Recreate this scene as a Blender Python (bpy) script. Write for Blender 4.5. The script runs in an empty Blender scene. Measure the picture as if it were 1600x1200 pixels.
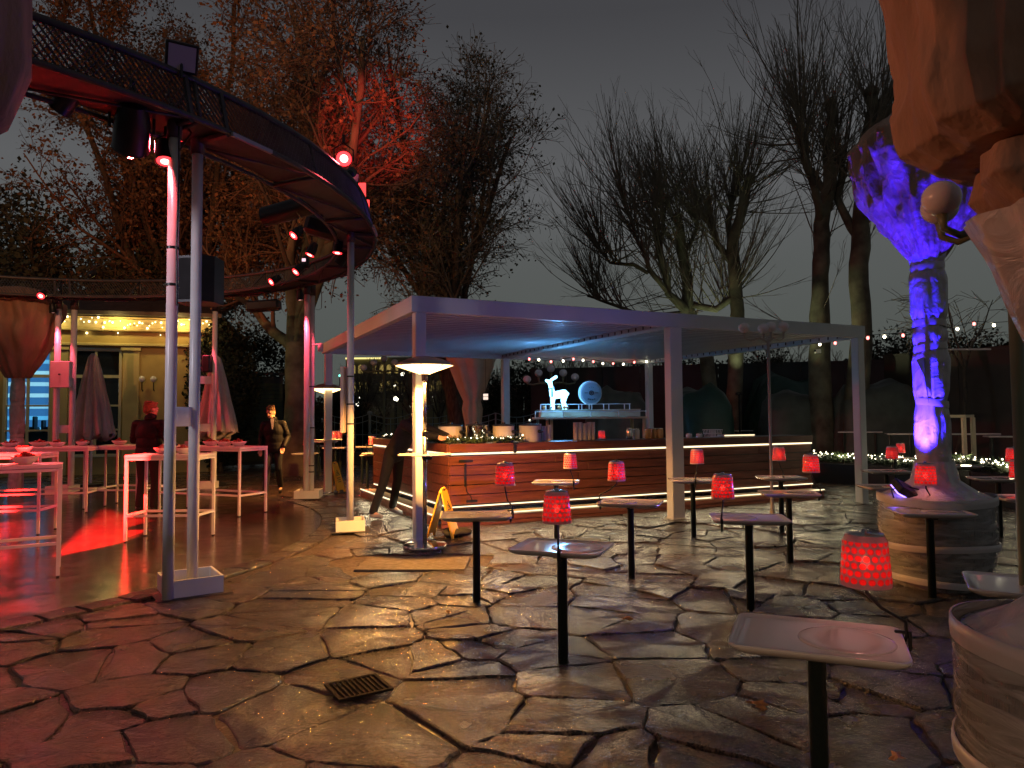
import bpy, math, random
import numpy as np
from math import sin, cos, pi, radians as R_, sqrt, atan2, hypot
from mathutils import Vector, Matrix, noise as mnoise

sc = bpy.context.scene
random.seed(7)
RNG = np.random.default_rng(7)

# ------------------------------------------------------------------ camera
FPX, PITCH, ROLL, CH = 1108.0, R_(2.7), R_(0.46), 1.52
aF = Vector((0, cos(PITCH), sin(PITCH)))
aR0 = Vector((1, 0, 0))
aU0 = Vector((0, -sin(PITCH), cos(PITCH)))
aR = aR0 * cos(ROLL) - aU0 * sin(ROLL)
aU = aU0 * cos(ROLL) + aR0 * sin(ROLL)
CAM = Vector((0, 0, CH))
cd = bpy.data.cameras.new('camera')
cam = bpy.data.objects.new('camera', cd)
sc.collection.objects.link(cam)
cd.sensor_fit = 'HORIZONTAL'
cd.sensor_width = 36
cd.lens = FPX / 1600 * 36
cd.clip_start = 0.05
cd.clip_end = 600
cam.matrix_world = Matrix(((aR.x, aU.x, -aF.x, 0), (aR.y, aU.y, -aF.y, 0), (aR.z, aU.z, -aF.z, CH), (0, 0, 0, 1)))
sc.camera = cam


def ray(px, py):
    return aF + aR * ((px - 800) / FPX) - aU * ((py - 600) / FPX)


def G(px, py, z=0.0):
    """point of the horizontal plane at height z seen at a photo pixel"""
    d = ray(px, py)
    return CAM + d * ((z - CH) / d.z)


def D(px, py, y):
    """point at distance y in front of the camera seen at a photo pixel"""
    d = ray(px, py)
    return CAM + d * (y / d.y)


# ------------------------------------------------------------------ night sky
w = bpy.data.worlds.new('World')
sc.world = w
w.use_nodes = True
nt = w.node_tree
nt.nodes.clear()
out = nt.nodes.new('ShaderNodeOutputWorld')
bg = nt.nodes.new('ShaderNodeBackground')
tc = nt.nodes.new('ShaderNodeTexCoord')
sp = nt.nodes.new('ShaderNodeSeparateXYZ')
cr = nt.nodes.new('ShaderNodeValToRGB')
nz = nt.nodes.new('ShaderNodeTexNoise')
nz.inputs['Scale'].default_value = 1.6
nz.inputs['Detail'].default_value = 3
mx = nt.nodes.new('ShaderNodeMix')
mx.data_type = 'RGBA'
mx.blend_type = 'MULTIPLY'
mx.inputs[0].default_value = 0.15
nt.links.new(tc.outputs['Generated'], sp.inputs[0])
nt.links.new(tc.outputs['Generated'], nz.inputs['Vector'])
nt.links.new(sp.outputs['Z'], cr.inputs[0])
el = cr.color_ramp.elements
el[0].position = 0.0
el[0].color = (0.056, 0.064, 0.055, 1)
el[1].position = 1.0
el[1].color = (0.030, 0.030, 0.034, 1)
e = el.new(0.20)
e.color = (0.067, 0.072, 0.070, 1)
e = el.new(0.30)
e.color = (0.078, 0.080, 0.083, 1)
e = el.new(0.5)
e.color = (0.040, 0.040, 0.044, 1)
nt.links.new(cr.outputs[0], mx.inputs[6])
nt.links.new(nz.outputs['Fac'], mx.inputs[7])
nt.links.new(mx.outputs[2], bg.inputs[0])
nt.links.new(bg.outputs[0], out.inputs[0])
bg.inputs[1].default_value = 1.02
vs = sc.view_settings
vs.view_transform = 'Standard'
vs.look = 'None'
vs.exposure = 0.55
vs.gamma = 1
vs.use_curve_mapping = False
sc.render.engine = 'CYCLES'
cy = sc.cycles
cy.use_denoising = True
cy.max_bounces = 6
cy.diffuse_bounces = 2
cy.glossy_bounces = 3
cy.transmission_bounces = 5
cy.transparent_max_bounces = 12
cy.sample_clamp_indirect = 3
cy.sample_clamp_direct = 0
cy.use_light_tree = True
cy.caustics_reflective = False
cy.caustics_refractive = False

COL = sc.collection


# ------------------------------------------------------------------ helpers
def tag(o, label=None, cat=None, group=None, kind=None):
    if label: o['label'] = label
    if cat: o['category'] = cat
    if group: o['group'] = group
    if kind: o['kind'] = kind
    return o


def thing(name, label, cat, loc=(0, 0, 0), rz=0.0, group=None):
    o = bpy.data.objects.new(name, None)
    COL.objects.link(o)
    o.location = loc
    o.rotation_euler = (0, 0, rz)
    o.empty_display_size = 0.1
    return tag(o, label, cat, group)


def copy_tree(o, parent=None):
    c = o.copy()
    COL.objects.link(c)
    if parent: c.parent = parent
    for ch in list(o.children):
        copy_tree(ch, c)
    return c


def Rz(a):
    return Matrix.Rotation(a, 4, 'Z')


def aim(frm, to):
    """matrix at frm whose local -Z looks to 'to'"""
    d = (Vector(to) - Vector(frm)).normalized()
    q = d.to_track_quat('-Z', 'Y')
    return Matrix.Translation(frm) @ q.to_matrix().to_4x4()


class MB:
    def __init__(s):
        s.v = []
        s.f = []

    def add(s, vs_, fs_):
        b = len(s.v)
        s.v.extend([tuple(p) for p in vs_])
        s.f.extend([tuple(b + i for i in f) for f in fs_])
        return s

    def box(s, c, d, rz=0.0, M=None, bev=0.0):
        x, y, z = d[0] / 2, d[1] / 2, d[2] / 2
        if bev > 0:
            b = min(bev, x * .9, y * .9)
            loop = [(-x + b, -y), (x - b, -y), (x, -y + b), (x, y - b), (x - b, y), (-x + b, y), (-x, y - b), (-x, -y + b)]
            b2 = min(bev, z * .9)
            il = [(p[0] * (x - b) / x, p[1] * (y - b) / y) for p in loop]
            vv = [(p[0], p[1], -z) for p in il] + [(p[0], p[1], -z + b2) for p in loop] + \
                 [(p[0], p[1], z - b2) for p in loop] + [(p[0], p[1], z) for p in il]
            ff = [tuple(range(7, -1, -1)), tuple(range(24, 32))]
            for k in range(3):
                for i in range(8):
                    j = (i + 1) % 8
                    ff.append((k * 8 + i, k * 8 + j, k * 8 + 8 + j, k * 8 + 8 + i))
        else:
            vv = [(-x, -y, -z), (x, -y, -z), (x, y, -z), (-x, y, -z), (-x, -y, z), (x, -y, z), (x, y, z), (-x, y, z)]
            ff = [(3, 2, 1, 0), (4, 5, 6, 7), (0, 1, 5, 4), (1, 2, 6, 5), (2, 3, 7, 6), (3, 0, 4, 7)]
        T = (M if M is not None else Matrix.Translation(c) @ Rz(rz))
        return s.add([T @ Vector(p) for p in vv], ff)

    def bar(s, p0, p1, w_, h_, bev=0.0):
        """box of section w_ x h_ from p0 to p1 (h_ along world z when possible)"""
        p0 = Vector(p0); p1 = Vector(p1)
        d = p1 - p0
        L = d.length
        d.normalize()
        up = Vector((0, 0, 1)) if abs(d.z) < .95 else Vector((0, 1, 0))
        sx = d.cross(up).normalized()
        u = sx.cross(d).normalized()
        M = Matrix(((d.x, sx.x, u.x, 0), (d.y, sx.y, u.y, 0), (d.z, sx.z, u.z, 0), (0, 0, 0, 1)))
        M = Matrix.Translation((p0 + p1) / 2) @ M
        return s.box(None, (L, w_, h_), M=M, bev=bev)

    def tube(s, pts, r, n=8, caps=True):
        P = [Vector(p) for p in pts]
        rr = r if isinstance(r, (list, tuple)) else [r] * len(P)
        t0 = (P[1] - P[0]).normalized()
        u = t0.orthogonal().normalized()
        vv = []
        for i, p in enumerate(P):
            t = ((P[min(i + 1, len(P) - 1)] - P[max(i - 1, 0)])).normalized()
            u = (u - t * u.dot(t))
            u = u.normalized() if u.length > 1e-6 else t.orthogonal().normalized()
            v = t.cross(u)
            for k in range(n):
                a = 2 * pi * k / n
                vv.append(p + (u * cos(a) + v * sin(a)) * rr[i])
        ff = []
        for i in range(len(P) - 1):
            for k in range(n):
                j = (k + 1) % n
                ff.append((i * n + k, i * n + j, i * n + n + j, i * n + n + k))
        if caps:
            ff.append(tuple(range(n - 1, -1, -1)))
            b = (len(P) - 1) * n
            ff.append(tuple(range(b, b + n)))
        return s.add(vv, ff)

    def lathe(s, prof, c=(0, 0, 0), n=16, fn=None, caps=True, M=None):
        vv = []
        for (r, z) in prof:
            for k in range(n):
                a = 2 * pi * k / n
                rr, dz = (fn(a, z, r) if fn else (r, 0))
                p = Vector((rr * cos(a), rr * sin(a), z + dz))
                p = M @ p if M is not None else p + Vector(c)
                vv.append(p)
        ff = []
        for i in range(len(prof) - 1):
            for k in range(n):
                j = (k + 1) % n
                ff.append((i * n + k, i * n + j, i * n + n + j, i * n + n + k))
        if caps:
            ff.append(tuple(range(n - 1, -1, -1)))
            b = (len(prof) - 1) * n
            ff.append(tuple(range(b, b + n)))
        return s.add(vv, ff)

    def sphere(s, c, r, n=10, m=6, sc3=(1, 1, 1), M=None):
        prof = [(max(1e-4, sin(pi * i / m)) * 1.0, -cos(pi * i / m)) for i in range(m + 1)]
        T = M if M is not None else Matrix.Translation(c)
        T = T @ Matrix.Diagonal((r * sc3[0], r * sc3[1], r * sc3[2], 1))
        return s.lathe(prof, n=n, M=T)

    def prism(s, poly, z0, z1, M=None):
        n = len(poly)
        vv = [(p[0], p[1], z0) for p in poly] + [(p[0], p[1], z1) for p in poly]
        if M is not None: vv = [M @ Vector(p) for p in vv]
        ff = [tuple(range(n - 1, -1, -1)), tuple(range(n, 2 * n))]
        for i in range(n):
            j = (i + 1) % n
            ff.append((i, j, n + j, n + i))
        return s.add(vv, ff)

    def build(s, name, mat, parent=None, world=False, smooth=False, loc=None, auto=None):
        me = bpy.data.meshes.new(name)
        me.from_pydata(s.v, [], s.f)
        if smooth:
            me.polygons.foreach_set('use_smooth', [True] * len(me.polygons))
        me.update()
        if auto is not None:
            me.polygons.foreach_set('use_smooth', [True] * len(me.polygons))
            me.set_sharp_from_angle(angle=R_(auto))
        o = bpy.data.objects.new(name, me)
        COL.objects.link(o)
        if mat: me.materials.append(mat)
        if parent:
            o.parent = parent
            if world: o.matrix_parent_inverse = parent.matrix_basis.inverted()
        if loc is not None: o.location = loc
        return o


def recentre(o):
    """move the origin of a top-level mesh to the middle of its base"""
    vs_ = o.data.vertices
    xs = [v.co for v in vs_]
    c = Vector(((min(p.x for p in xs) + max(p.x for p in xs)) / 2, (min(p.y for p in xs) + max(p.y for p in xs)) / 2, min(p.z for p in xs)))
    o.data.transform(Matrix.Translation(-c))
    o.location = c
    return o


def np_mesh(name, V, Fq, mat, parent=None, world=False, smooth=True, n=4):
    me = bpy.data.meshes.new(name)
    me.vertices.add(len(V))
    me.vertices.foreach_set('co', np.asarray(V, np.float32).ravel())
    nf = len(Fq)
    me.loops.add(nf * n)
    me.polygons.add(nf)
    me.loops.foreach_set('vertex_index', np.asarray(Fq, np.int32).ravel())
    me.polygons.foreach_set('loop_start', np.arange(nf, dtype=np.int32) * n)
    me.polygons.foreach_set('use_smooth', np.full(nf, smooth))
    me.update(calc_edges=True)
    me.materials.append(mat)
    o = bpy.data.objects.new(name, me)
    COL.objects.link(o)
    if parent:
        o.parent = parent
        if world: o.matrix_parent_inverse = parent.matrix_basis.inverted()
    return o


def light(kind, name, loc, energy, color, parent=None, target=None, size=.05, angle=60, blend=.3, M=None, sx=None, sy=None, spread=None):
    ld = bpy.data.lights.new(name, kind)
    ld.energy = energy
    ld.color = color
    o = bpy.data.objects.new(name, ld)
    COL.objects.link(o)
    if kind in ('POINT', 'SPOT'): ld.shadow_soft_size = size
    if kind == 'SPOT':
        ld.spot_size = R_(angle)
        ld.spot_blend = blend
    if kind == 'AREA':
        ld.shape = 'RECTANGLE'
        ld.size = sx
        ld.size_y = sy
        if spread: ld.spread = R_(spread)
    if M is None:
        M = aim(loc, target) if target is not None else Matrix.Translation(loc)
    o.matrix_basis = M
    if parent:
        o.parent = parent
        o.matrix_parent_inverse = parent.matrix_basis.inverted()
    return o


# ------------------------------------------------------------------ materials
MATS = {}


def mat(name, col, rough=.5, metal=0, var=0.0, vscale=3.0, bump=0.0, bscale=20.0, coat=0.0, emit=None, estr=0.0,
        trans=0.0, ior=1.45, rvar=0.0, alpha=1.0, stretch=None, col2=None, spec=.5, sheen=0.0, subs=0.0, nosample=False, thin=0, bdist=.02):
    if name in MATS: return MATS[name]
    m = bpy.data.materials.new(name)
    m.use_nodes = True
    nt = m.node_tree
    b = nt.nodes['Principled BSDF']
    b.inputs['Base Color'].default_value = (*col, 1)
    b.inputs['Roughness'].default_value = rough
    b.inputs['Metallic'].default_value = metal
    b.inputs['IOR'].default_value = ior
    b.inputs['Specular IOR Level'].default_value = spec
    b.inputs['Coat Weight'].default_value = coat
    b.inputs['Coat Roughness'].default_value = .08
    b.inputs['Transmission Weight'].default_value = trans
    b.inputs['Alpha'].default_value = alpha
    b.inputs['Sheen Weight'].default_value = sheen
    if emit:
        b.inputs['Emission Color'].default_value = (*emit, 1)
        b.inputs['Emission Strength'].default_value = estr
        if nosample: m.cycles.emission_sampling = 'NONE'
    L = nt.links
    if var or bump or rvar or col2:
        g = nt.nodes.new('ShaderNodeTexCoord')
        vec = g.outputs['Object']
        if stretch:
            mp = nt.nodes.new('ShaderNodeMapping')
            mp.inputs['Scale'].default_value = stretch
            L.new(vec, mp.inputs[0])
            vec = mp.outputs[0]
        if var or col2:
            n1 = nt.nodes.new('ShaderNodeTexNoise')
            n1.inputs['Scale'].default_value = vscale
            n1.inputs['Detail'].default_value = 6
            L.new(vec, n1.inputs['Vector'])
            rp = nt.nodes.new('ShaderNodeValToRGB')
            c2 = col2 or tuple(max(0, c * (1 - var)) for c in col)
            c1 = col if col2 else tuple(min(1, c * (1 + var)) for c in col)
            rp.color_ramp.elements[0].color = (*c2, 1)
            rp.color_ramp.elements[0].position = .35
            rp.color_ramp.elements[1].color = (*c1, 1)
            rp.color_ramp.elements[1].position = .68
            L.new(n1.outputs['Fac'], rp.inputs[0])
            L.new(rp.outputs[0], b.inputs['Base Color'])
        if rvar:
            n3 = nt.nodes.new('ShaderNodeTexNoise')
            n3.inputs['Scale'].default_value = vscale * 2.3
            n3.inputs['Detail'].default_value = 4
            L.new(vec, n3.inputs['Vector'])
            mr = nt.nodes.new('ShaderNodeMapRange')
            mr.inputs[1].default_value = .3
            mr.inputs[2].default_value = .7
            mr.inputs[3].default_value = max(0, rough - rvar)
            mr.inputs[4].default_value = min(1, rough + rvar)
            L.new(n3.outputs['Fac'], mr.inputs[0])
            L.new(mr.outputs[0], b.inputs['Roughness'])
        if bump:
            n2 = nt.nodes.new('ShaderNodeTexNoise')
            n2.inputs['Scale'].default_value = bscale
            n2.inputs['Detail'].default_value = 5
            L.new(vec, n2.inputs['Vector'])
            bp = nt.nodes.new('ShaderNodeBump')
            bp.inputs['Strength'].default_value = bump
            bp.inputs['Distance'].default_value = bdist
            L.new(n2.outputs['Fac'], bp.inputs['Height'])
            L.new(bp.outputs[0], b.inputs['Normal'])
    MATS[name] = m
    return m


def stone_material():
    m = bpy.data.materials.new('wet_stone')
    m.use_nodes = True
    nt = m.node_tree
    L = nt.links
    b = nt.nodes['Principled BSDF']
    N = nt.nodes.new
    geo = N('ShaderNodeNewGeometry')
    oi = N('ShaderNodeObjectInfo')
    # per stone offset + rotation so the layering differs from stone to stone
    rot = N('ShaderNodeVectorRotate')
    rot.rotation_type = 'Z_AXIS'
    ma = N('ShaderNodeMath'); ma.operation = 'MULTIPLY'; ma.inputs[1].default_value = 6.28
    L.new(oi.outputs['Random'], ma.inputs[0])
    L.new(geo.outputs['Position'], rot.inputs['Vector'])
    L.new(ma.outputs[0], rot.inputs['Angle'])
    st = N('ShaderNodeMapping'); st.inputs['Scale'].default_value = (1.0, 2.1, 1.0)
    L.new(rot.outputs[0], st.inputs[0])
    lay = N('ShaderNodeTexNoise'); lay.inputs['Scale'].default_value = 5.0; lay.inputs['Detail'].default_value = 9; lay.inputs['Roughness'].default_value = .62
    lay.inputs['Distortion'].default_value = .6
    L.new(st.outputs[0], lay.inputs['Vector'])
    fine = N('ShaderNodeTexNoise'); fine.inputs['Scale'].default_value = 62; fine.inputs['Detail'].default_value = 4; fine.inputs['Roughness'].default_value = .7
    L.new(geo.outputs['Position'], fine.inputs['Vector'])
    big = N('ShaderNodeTexNoise'); big.inputs['Scale'].default_value = 1.3; big.inputs['Detail'].default_value = 5
    L.new(geo.outputs['Position'], big.inputs['Vector'])
    vor = N('ShaderNodeTexVoronoi'); vor.inputs['Scale'].default_value = 38
    L.new(rot.outputs[0], vor.inputs['Vector'])
    # colour
    rp = N('ShaderNodeValToRGB')
    es = rp.color_ramp.elements
    es[0].position = .32; es[0].color = (.014, .010, .008, 1)
    es[1].position = .70; es[1].color = (.135, .092, .060, 1)
    x = es.new(.5); x.color = (.058, .040, .028, 1)
    L.new(lay.outputs['Fac'], rp.inputs[0])
    rp2 = N('ShaderNodeValToRGB')
    e2 = rp2.color_ramp.elements
    e2[0].color = (.62, .60, .62, 1); e2[1].color = (1.5, 1.15, .95, 1)
    x = e2.new(.35); x.color = (1.0, .92, .88, 1)
    x = e2.new(.7); x.color = (.85, .95, 1.0, 1)
    L.new(oi.outputs['Random'], rp2.inputs[0])
    mm = N('ShaderNodeMix'); mm.data_type = 'RGBA'; mm.blend_type = 'MULTIPLY'; mm.inputs[0].default_value = 1
    L.new(rp.outputs[0], mm.inputs[6]); L.new(rp2.outputs[0], mm.inputs[7])
    spk = N('ShaderNodeMapRange'); spk.inputs[1].default_value = .36; spk.inputs[2].default_value = .62
    spk.inputs[3].default_value = .35; spk.inputs[4].default_value = 1.25
    L.new(fine.outputs['Fac'], spk.inputs[0])
    mm2 = N('ShaderNodeMix'); mm2.data_type = 'RGBA'; mm2.blend_type = 'MULTIPLY'; mm2.inputs[0].default_value = 1
    L.new(mm.outputs[2], mm2.inputs[6]); L.new(spk.outputs[0], mm2.inputs[7])
    L.new(mm2.outputs[2], b.inputs['Base Color'])
    # wetness
    mr = N('ShaderNodeMapRange'); mr.inputs[1].default_value = .38; mr.inputs[2].default_value = .66
    mr.inputs[3].default_value = .12; mr.inputs[4].default_value = .32
    L.new(big.outputs['Fac'], mr.inputs[0]); L.new(mr.outputs[0], b.inputs['Roughness'])
    # relief
    a1 = N('ShaderNodeMath'); a1.operation = 'MULTIPLY_ADD'; a1.inputs[1].default_value = .95
    L.new(fine.outputs['Fac'], a1.inputs[0]); L.new(lay.outputs['Fac'], a1.inputs[2])
    a2 = N('ShaderNodeMath'); a2.operation = 'MULTIPLY_ADD'; a2.inputs[1].default_value = .25
    L.new(vor.outputs['Distance'], a2.inputs[0]); L.new(a1.outputs[0], a2.inputs[2])
    bp = N('ShaderNodeBump'); bp.inputs['Strength'].default_value = 1.0; bp.inputs['Distance'].default_value = .034
    L.new(a2.outputs[0], bp.inputs['Height']); L.new(bp.outputs[0], b.inputs['Normal'])
    b.inputs['Specular IOR Level'].default_value = .65
    # water film: smoother second lobe with its own gentler relief
    fb = N('ShaderNodeBump'); fb.inputs['Strength'].default_value = .6; fb.inputs['Distance'].default_value = .013
    L.new(a2.outputs[0], fb.inputs['Height'])
    L.new(fb.outputs[0], b.inputs['Coat Normal'])
    wm = N('ShaderNodeMapRange'); wm.inputs[1].default_value = .36; wm.inputs[2].default_value = .60
    wm.inputs[3].default_value = 1.0; wm.inputs[4].default_value = .12
    L.new(big.outputs['Fac'], wm.inputs[0]); L.new(wm.outputs[0], b.inputs['Coat Weight'])
    b.inputs['Coat Roughness'].default_value = .15
    b.inputs['Coat IOR'].default_value = 1.5
    return m


M_stone = stone_material()
M_mortar = mat('mortar', (.050, .036, .027), .38, var=.4, vscale=9, bump=.6, bscale=45, rvar=.15)
M_floor = mat('dance_floor', (.060, .048, .041), .16, var=.35, vscale=2.5, bump=.05, bscale=60, rvar=.08)
M_soil = mat('far_ground', (.030, .032, .024), .7, var=.4, vscale=2, bump=.6, bscale=12)
M_white = mat('white_paint', (.74, .74, .72), .35, var=.05, vscale=4, rvar=.06)
M_roofp = mat('pergola_paint', (.60, .62, .62), .42, var=.04, vscale=2)
M_louv = mat('louvre_paint', (.55, .57, .57), .27, var=.04, vscale=2)
M_pole = mat('column_paint', (.70, .70, .70), .30, var=.06, vscale=6)
M_truss = mat('truss_steel', (.07, .062, .062), .45, metal=.3, var=.2, vscale=8)
M_tplate = mat('truss_plate', (.045, .038, .038), .5, metal=.1, var=.25, vscale=5)
M_black = mat('black_metal', (.012, .012, .013), .4, var=.3, vscale=9)
M_blackf = mat('black_fabric', (.012, .011, .012), .85, var=.3, vscale=9)
M_steel = mat('stainless', (.62, .60, .58), .2, metal=1, rvar=.05)
M_chrome = mat('polished_steel', (.75, .73, .72), .09, metal=1)
M_hood = mat('heater_hood', (.55, .42, .38), .28, metal=.9)
M_wood = mat('bar_wood', (.20, .062, .036), .38, col2=(.105, .032, .019), vscale=2.2, stretch=(.8, 9, 9), bump=.3, bscale=9, rvar=.08)
M_counter = mat('counter_top', (.035, .018, .014), .3, var=.2, vscale=4)
M_tray = mat('glazed_table_top', (.74, .69, .64), .11, var=.05, vscale=3, coat=.4)
M_tpole = mat('dark_green_steel', (.012, .020, .018), .38)
M_tan = mat('tan_canvas', (.38, .22, .145), .8, var=.15, vscale=2, bump=.9, bscale=3.2, bdist=.07, stretch=(1.6, 1.6, .6))
M_tanf = mat('crumpled_tan_canvas', (.46, .27, .19), .5, var=.2, vscale=3, bump=1.0, bscale=4.5, bdist=.09, stretch=(1.4, 1.4, .8))
M_tan2 = mat('cream_canvas', (.52, .44, .33), .85, var=.1, vscale=3, bump=.3, bscale=14)
M_pink = mat('parasol_cloth', (.62, .52, .47), .85, var=.1, vscale=4, bump=.3, bscale=20)
M_ochre = mat('ochre_render', (.52, .36, .14), .8, var=.08, vscale=3, bump=.1, bscale=30)
M_ochre2 = mat('ochre_trim', (.62, .47, .22), .7, var=.06, vscale=3)
M_cream = mat('cream_trim', (.66, .58, .40), .6, var=.05, vscale=3)
M_slate = mat('dark_roof', (.030, .028, .028), .5, var=.3, vscale=6, bump=.3, bscale=20)
M_bark = mat('bark', (.125, .090, .062), .85, col2=(.055, .042, .032), vscale=5, stretch=(3, 3, .8), bump=1.0, bscale=9)
M_bark2 = mat('plane_bark', (.20, .18, .12), .8, col2=(.070, .055, .040), vscale=2.2, bump=.7, bscale=8)
M_twig = mat('twigs', (.22, .18, .14), .9)
M_twig2 = mat('rust_twigs', (.17, .10, .07), .9)
M_leaf = mat('dry_leaves', (.20, .105, .055), .8, var=.35, vscale=1.5)
M_leafd = mat('olive_leaves', (.085, .085, .045), .8, var=.4, vscale=1.2)
M_green = mat('evergreen', (.035, .062, .022), .6, var=.4, vscale=4)
M_hedge = mat('dark_hedge', (.022, .030, .016), .85, var=.4, vscale=5)
M_wall = mat('dark_wall', (.035, .034, .034), .6, var=.2, vscale=2)
M_cover = mat('grey_cover', (.090, .098, .080), .55, var=.2, vscale=3, bump=.3, bscale=10)
M_coverg = mat('green_cover', (.020, .060, .045), .4, var=.2, vscale=3, bump=.3, bscale=10)
M_yellow = mat('yellow_plastic', (.80, .42, .03), .35)
M_pot = mat('white_enamel', (.72, .66, .62), .25)
M_cup = mat('paper_cups', (.62, .52, .50), .6)
M_globe = mat('opal_globe', (.80, .74, .76), .25, rvar=.05)
M_lpole = mat('lamp_pole', (.17, .18, .10), .4, var=.1)
M_fence = mat('grey_railing', (.30, .38, .38), .5)
M_barrel = mat('barrel_wood', (.16, .13, .10), .4, col2=(.075, .06, .05), vscale=5, stretch=(6, 6, 1), bump=.3, bscale=20, coat=.5)
M_tape = mat('white_tape', (.58, .52, .50), .35, bump=.2, bscale=8)
M_skin = mat('skin', (.55, .32, .23), .5)
M_jacket = mat('navy_jacket', (.007, .007, .010), .6, spec=.25, var=.3, vscale=8, bump=.5, bscale=9)
M_trous = mat('black_trousers', (.010, .010, .012), .8, bump=.3, bscale=12)
M_shirt = mat('pale_shirt', (.5, .45, .45), .7)
M_hair = mat('light_brown_hair', (.20, .10, .04), .6, bump=.6, bscale=60)
M_shoe = mat('dark_shoe', (.012, .012, .012), .35)
M_shoeg = mat('grey_trainer', (.25, .26, .27), .6)
M_food = mat('red_food', (.30, .05, .03), .5, var=.5, vscale=40)
M_bread = mat('amber_drink', (.65, .30, .10), .4)
M_dark = mat('dark_glass', (.010, .010, .014), .06)
M_screenw = mat('lilac_reflection_glass', (.45, .42, .50), .1)  # lilac reflection is put into the glass colour


def emis(name, col, s, nosample=False):
    if name in MATS: return MATS[name]
    m = bpy.data.materials.new(name)
    m.use_nodes = True
    nt = m.node_tree
    nt.nodes.clear()
    o = nt.nodes.new('ShaderNodeOutputMaterial')
    e_ = nt.nodes.new('ShaderNodeEmission')
    e_.inputs[0].default_value = (*col, 1)
    e_.inputs[1].default_value = s
    nt.links.new(e_.outputs[0], o.inputs[0])
    if nosample: m.cycles.emission_sampling = 'NONE'
    MATS[name] = m
    return m


E_led = emis('led_strip', (1.0, .78, .46), 1.5)
E_heat = emis('heater_element', (1.0, .66, .28), 14, True)
E_red = emis('red_lens', (1.0, .025, .03), 3.5, True)
E_redhot = emis('red_lens_core', (1.0, .42, .34), 4, True)
E_lampb = emis('clip_lamp_bulb', (1.0, .55, .42), 16, True)
E_bulbw = emis('warm_bulb', (1.0, .88, .62), 7, True)
E_bulbr = emis('red_bulb', (1.0, .16, .14), 5, True)
E_fairy = emis('fairy_bulb', (1.0, .86, .40), 5, True)
E_street = emis('street_globe', (1.0, .95, .72), 6, True)
E_teal = emis('teal_lamp', (.2, 1.0, .75), 1.6, True)
E_deer = emis('glowing_deer', (.22, .62, 1.0), 4.5)
E_palace = emis('palace_glow', (1.0, .72, .20), .2, True)


def plastic_material():
    """thin crumpled wrapping film"""
    m = bpy.data.materials.new('wrapping_film')
    m.use_nodes = True
    nt = m.node_tree
    L = nt.links
    N = nt.nodes.new
    b = nt.nodes['Principled BSDF']
    b.inputs['Base Color'].default_value = (.60, .55, .54, 1)
    b.inputs['Roughness'].default_value = .24
    t = N('ShaderNodeTexCoord')
    v = N('ShaderNodeTexNoise'); v.inputs['Scale'].default_value = 5; v.inputs['Detail'].default_value = 6; v.inputs['Distortion'].default_value = 1.2
    v2 = N('ShaderNodeTexVoronoi'); v2.inputs['Scale'].default_value = 9; v2.feature = 'F1'
    L.new(t.outputs['Object'], v.inputs['Vector'])
    mxv = N('ShaderNodeMix'); mxv.data_type = 'VECTOR'; mxv.inputs[0].default_value = .25
    L.new(t.outputs['Object'], mxv.inputs[4]); L.new(v.outputs['Color'], mxv.inputs[5])
    L.new(mxv.outputs[1], v2.inputs['Vector'])
    a = N('ShaderNodeMath'); a.operation = 'ADD'
    L.new(v.outputs['Fac'], a.inputs[0]); L.new(v2.outputs['Distance'], a.inputs[1])
    bp = N('ShaderNodeBump'); bp.inputs['Strength'].default_value = .45; bp.inputs['Distance'].default_value = .03
    L.new(a.outputs[0], bp.inputs['Height']); L.new(bp.outputs[0], b.inputs['Normal'])
    cr_ = N('ShaderNodeValToRGB')
    cr_.color_ramp.elements[0].position = .35; cr_.color_ramp.elements[0].color = (.46, .41, .40, 1)
    cr_.color_ramp.elements[1].position = .65; cr_.color_ramp.elements[1].color = (.66, .61, .60, 1)
    L.new(v.outputs['Fac'], cr_.inputs[0]); L.new(cr_.outputs[0], b.inputs['Base Color'])
    return m


M_film = plastic_material()


def film_clear():
    """see-through film over the barrels"""
    m = bpy.data.materials.new('clear_film')
    m.use_nodes = True
    nt = m.node_tree
    L = nt.links
    N = nt.nodes.new
    b = nt.nodes['Principled BSDF']
    b.inputs['Base Color'].default_value = (.62, .58, .56, 1)
    b.inputs['Roughness'].default_value = .22
    t = N('ShaderNodeTexCoord')
    mp = N('ShaderNodeMapping'); mp.inputs['Scale'].default_value = (1.5, 1.5, 7)
    v = N('ShaderNodeTexNoise'); v.inputs['Scale'].default_value = 3; v.inputs['Detail'].default_value = 7; v.inputs['Distortion'].default_value = .8
    L.new(t.outputs['Object'], mp.inputs[0]); L.new(mp.outputs[0], v.inputs['Vector'])
    mr = N('ShaderNodeMapRange'); mr.inputs[1].default_value = .35; mr.inputs[2].default_value = .75
    mr.inputs[3].default_value = .25; mr.inputs[4].default_value = .75
    L.new(v.outputs['Fac'], mr.inputs[0]); L.new(mr.outputs[0], b.inputs['Alpha'])
    bp = N('ShaderNodeBump'); bp.inputs['Strength'].default_value = .6; bp.inputs['Distance'].default_value = .03
    L.new(v.outputs['Fac'], bp.inputs['Height']); L.new(bp.outputs[0], b.inputs['Normal'])
    return m


M_clear = film_clear()


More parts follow.
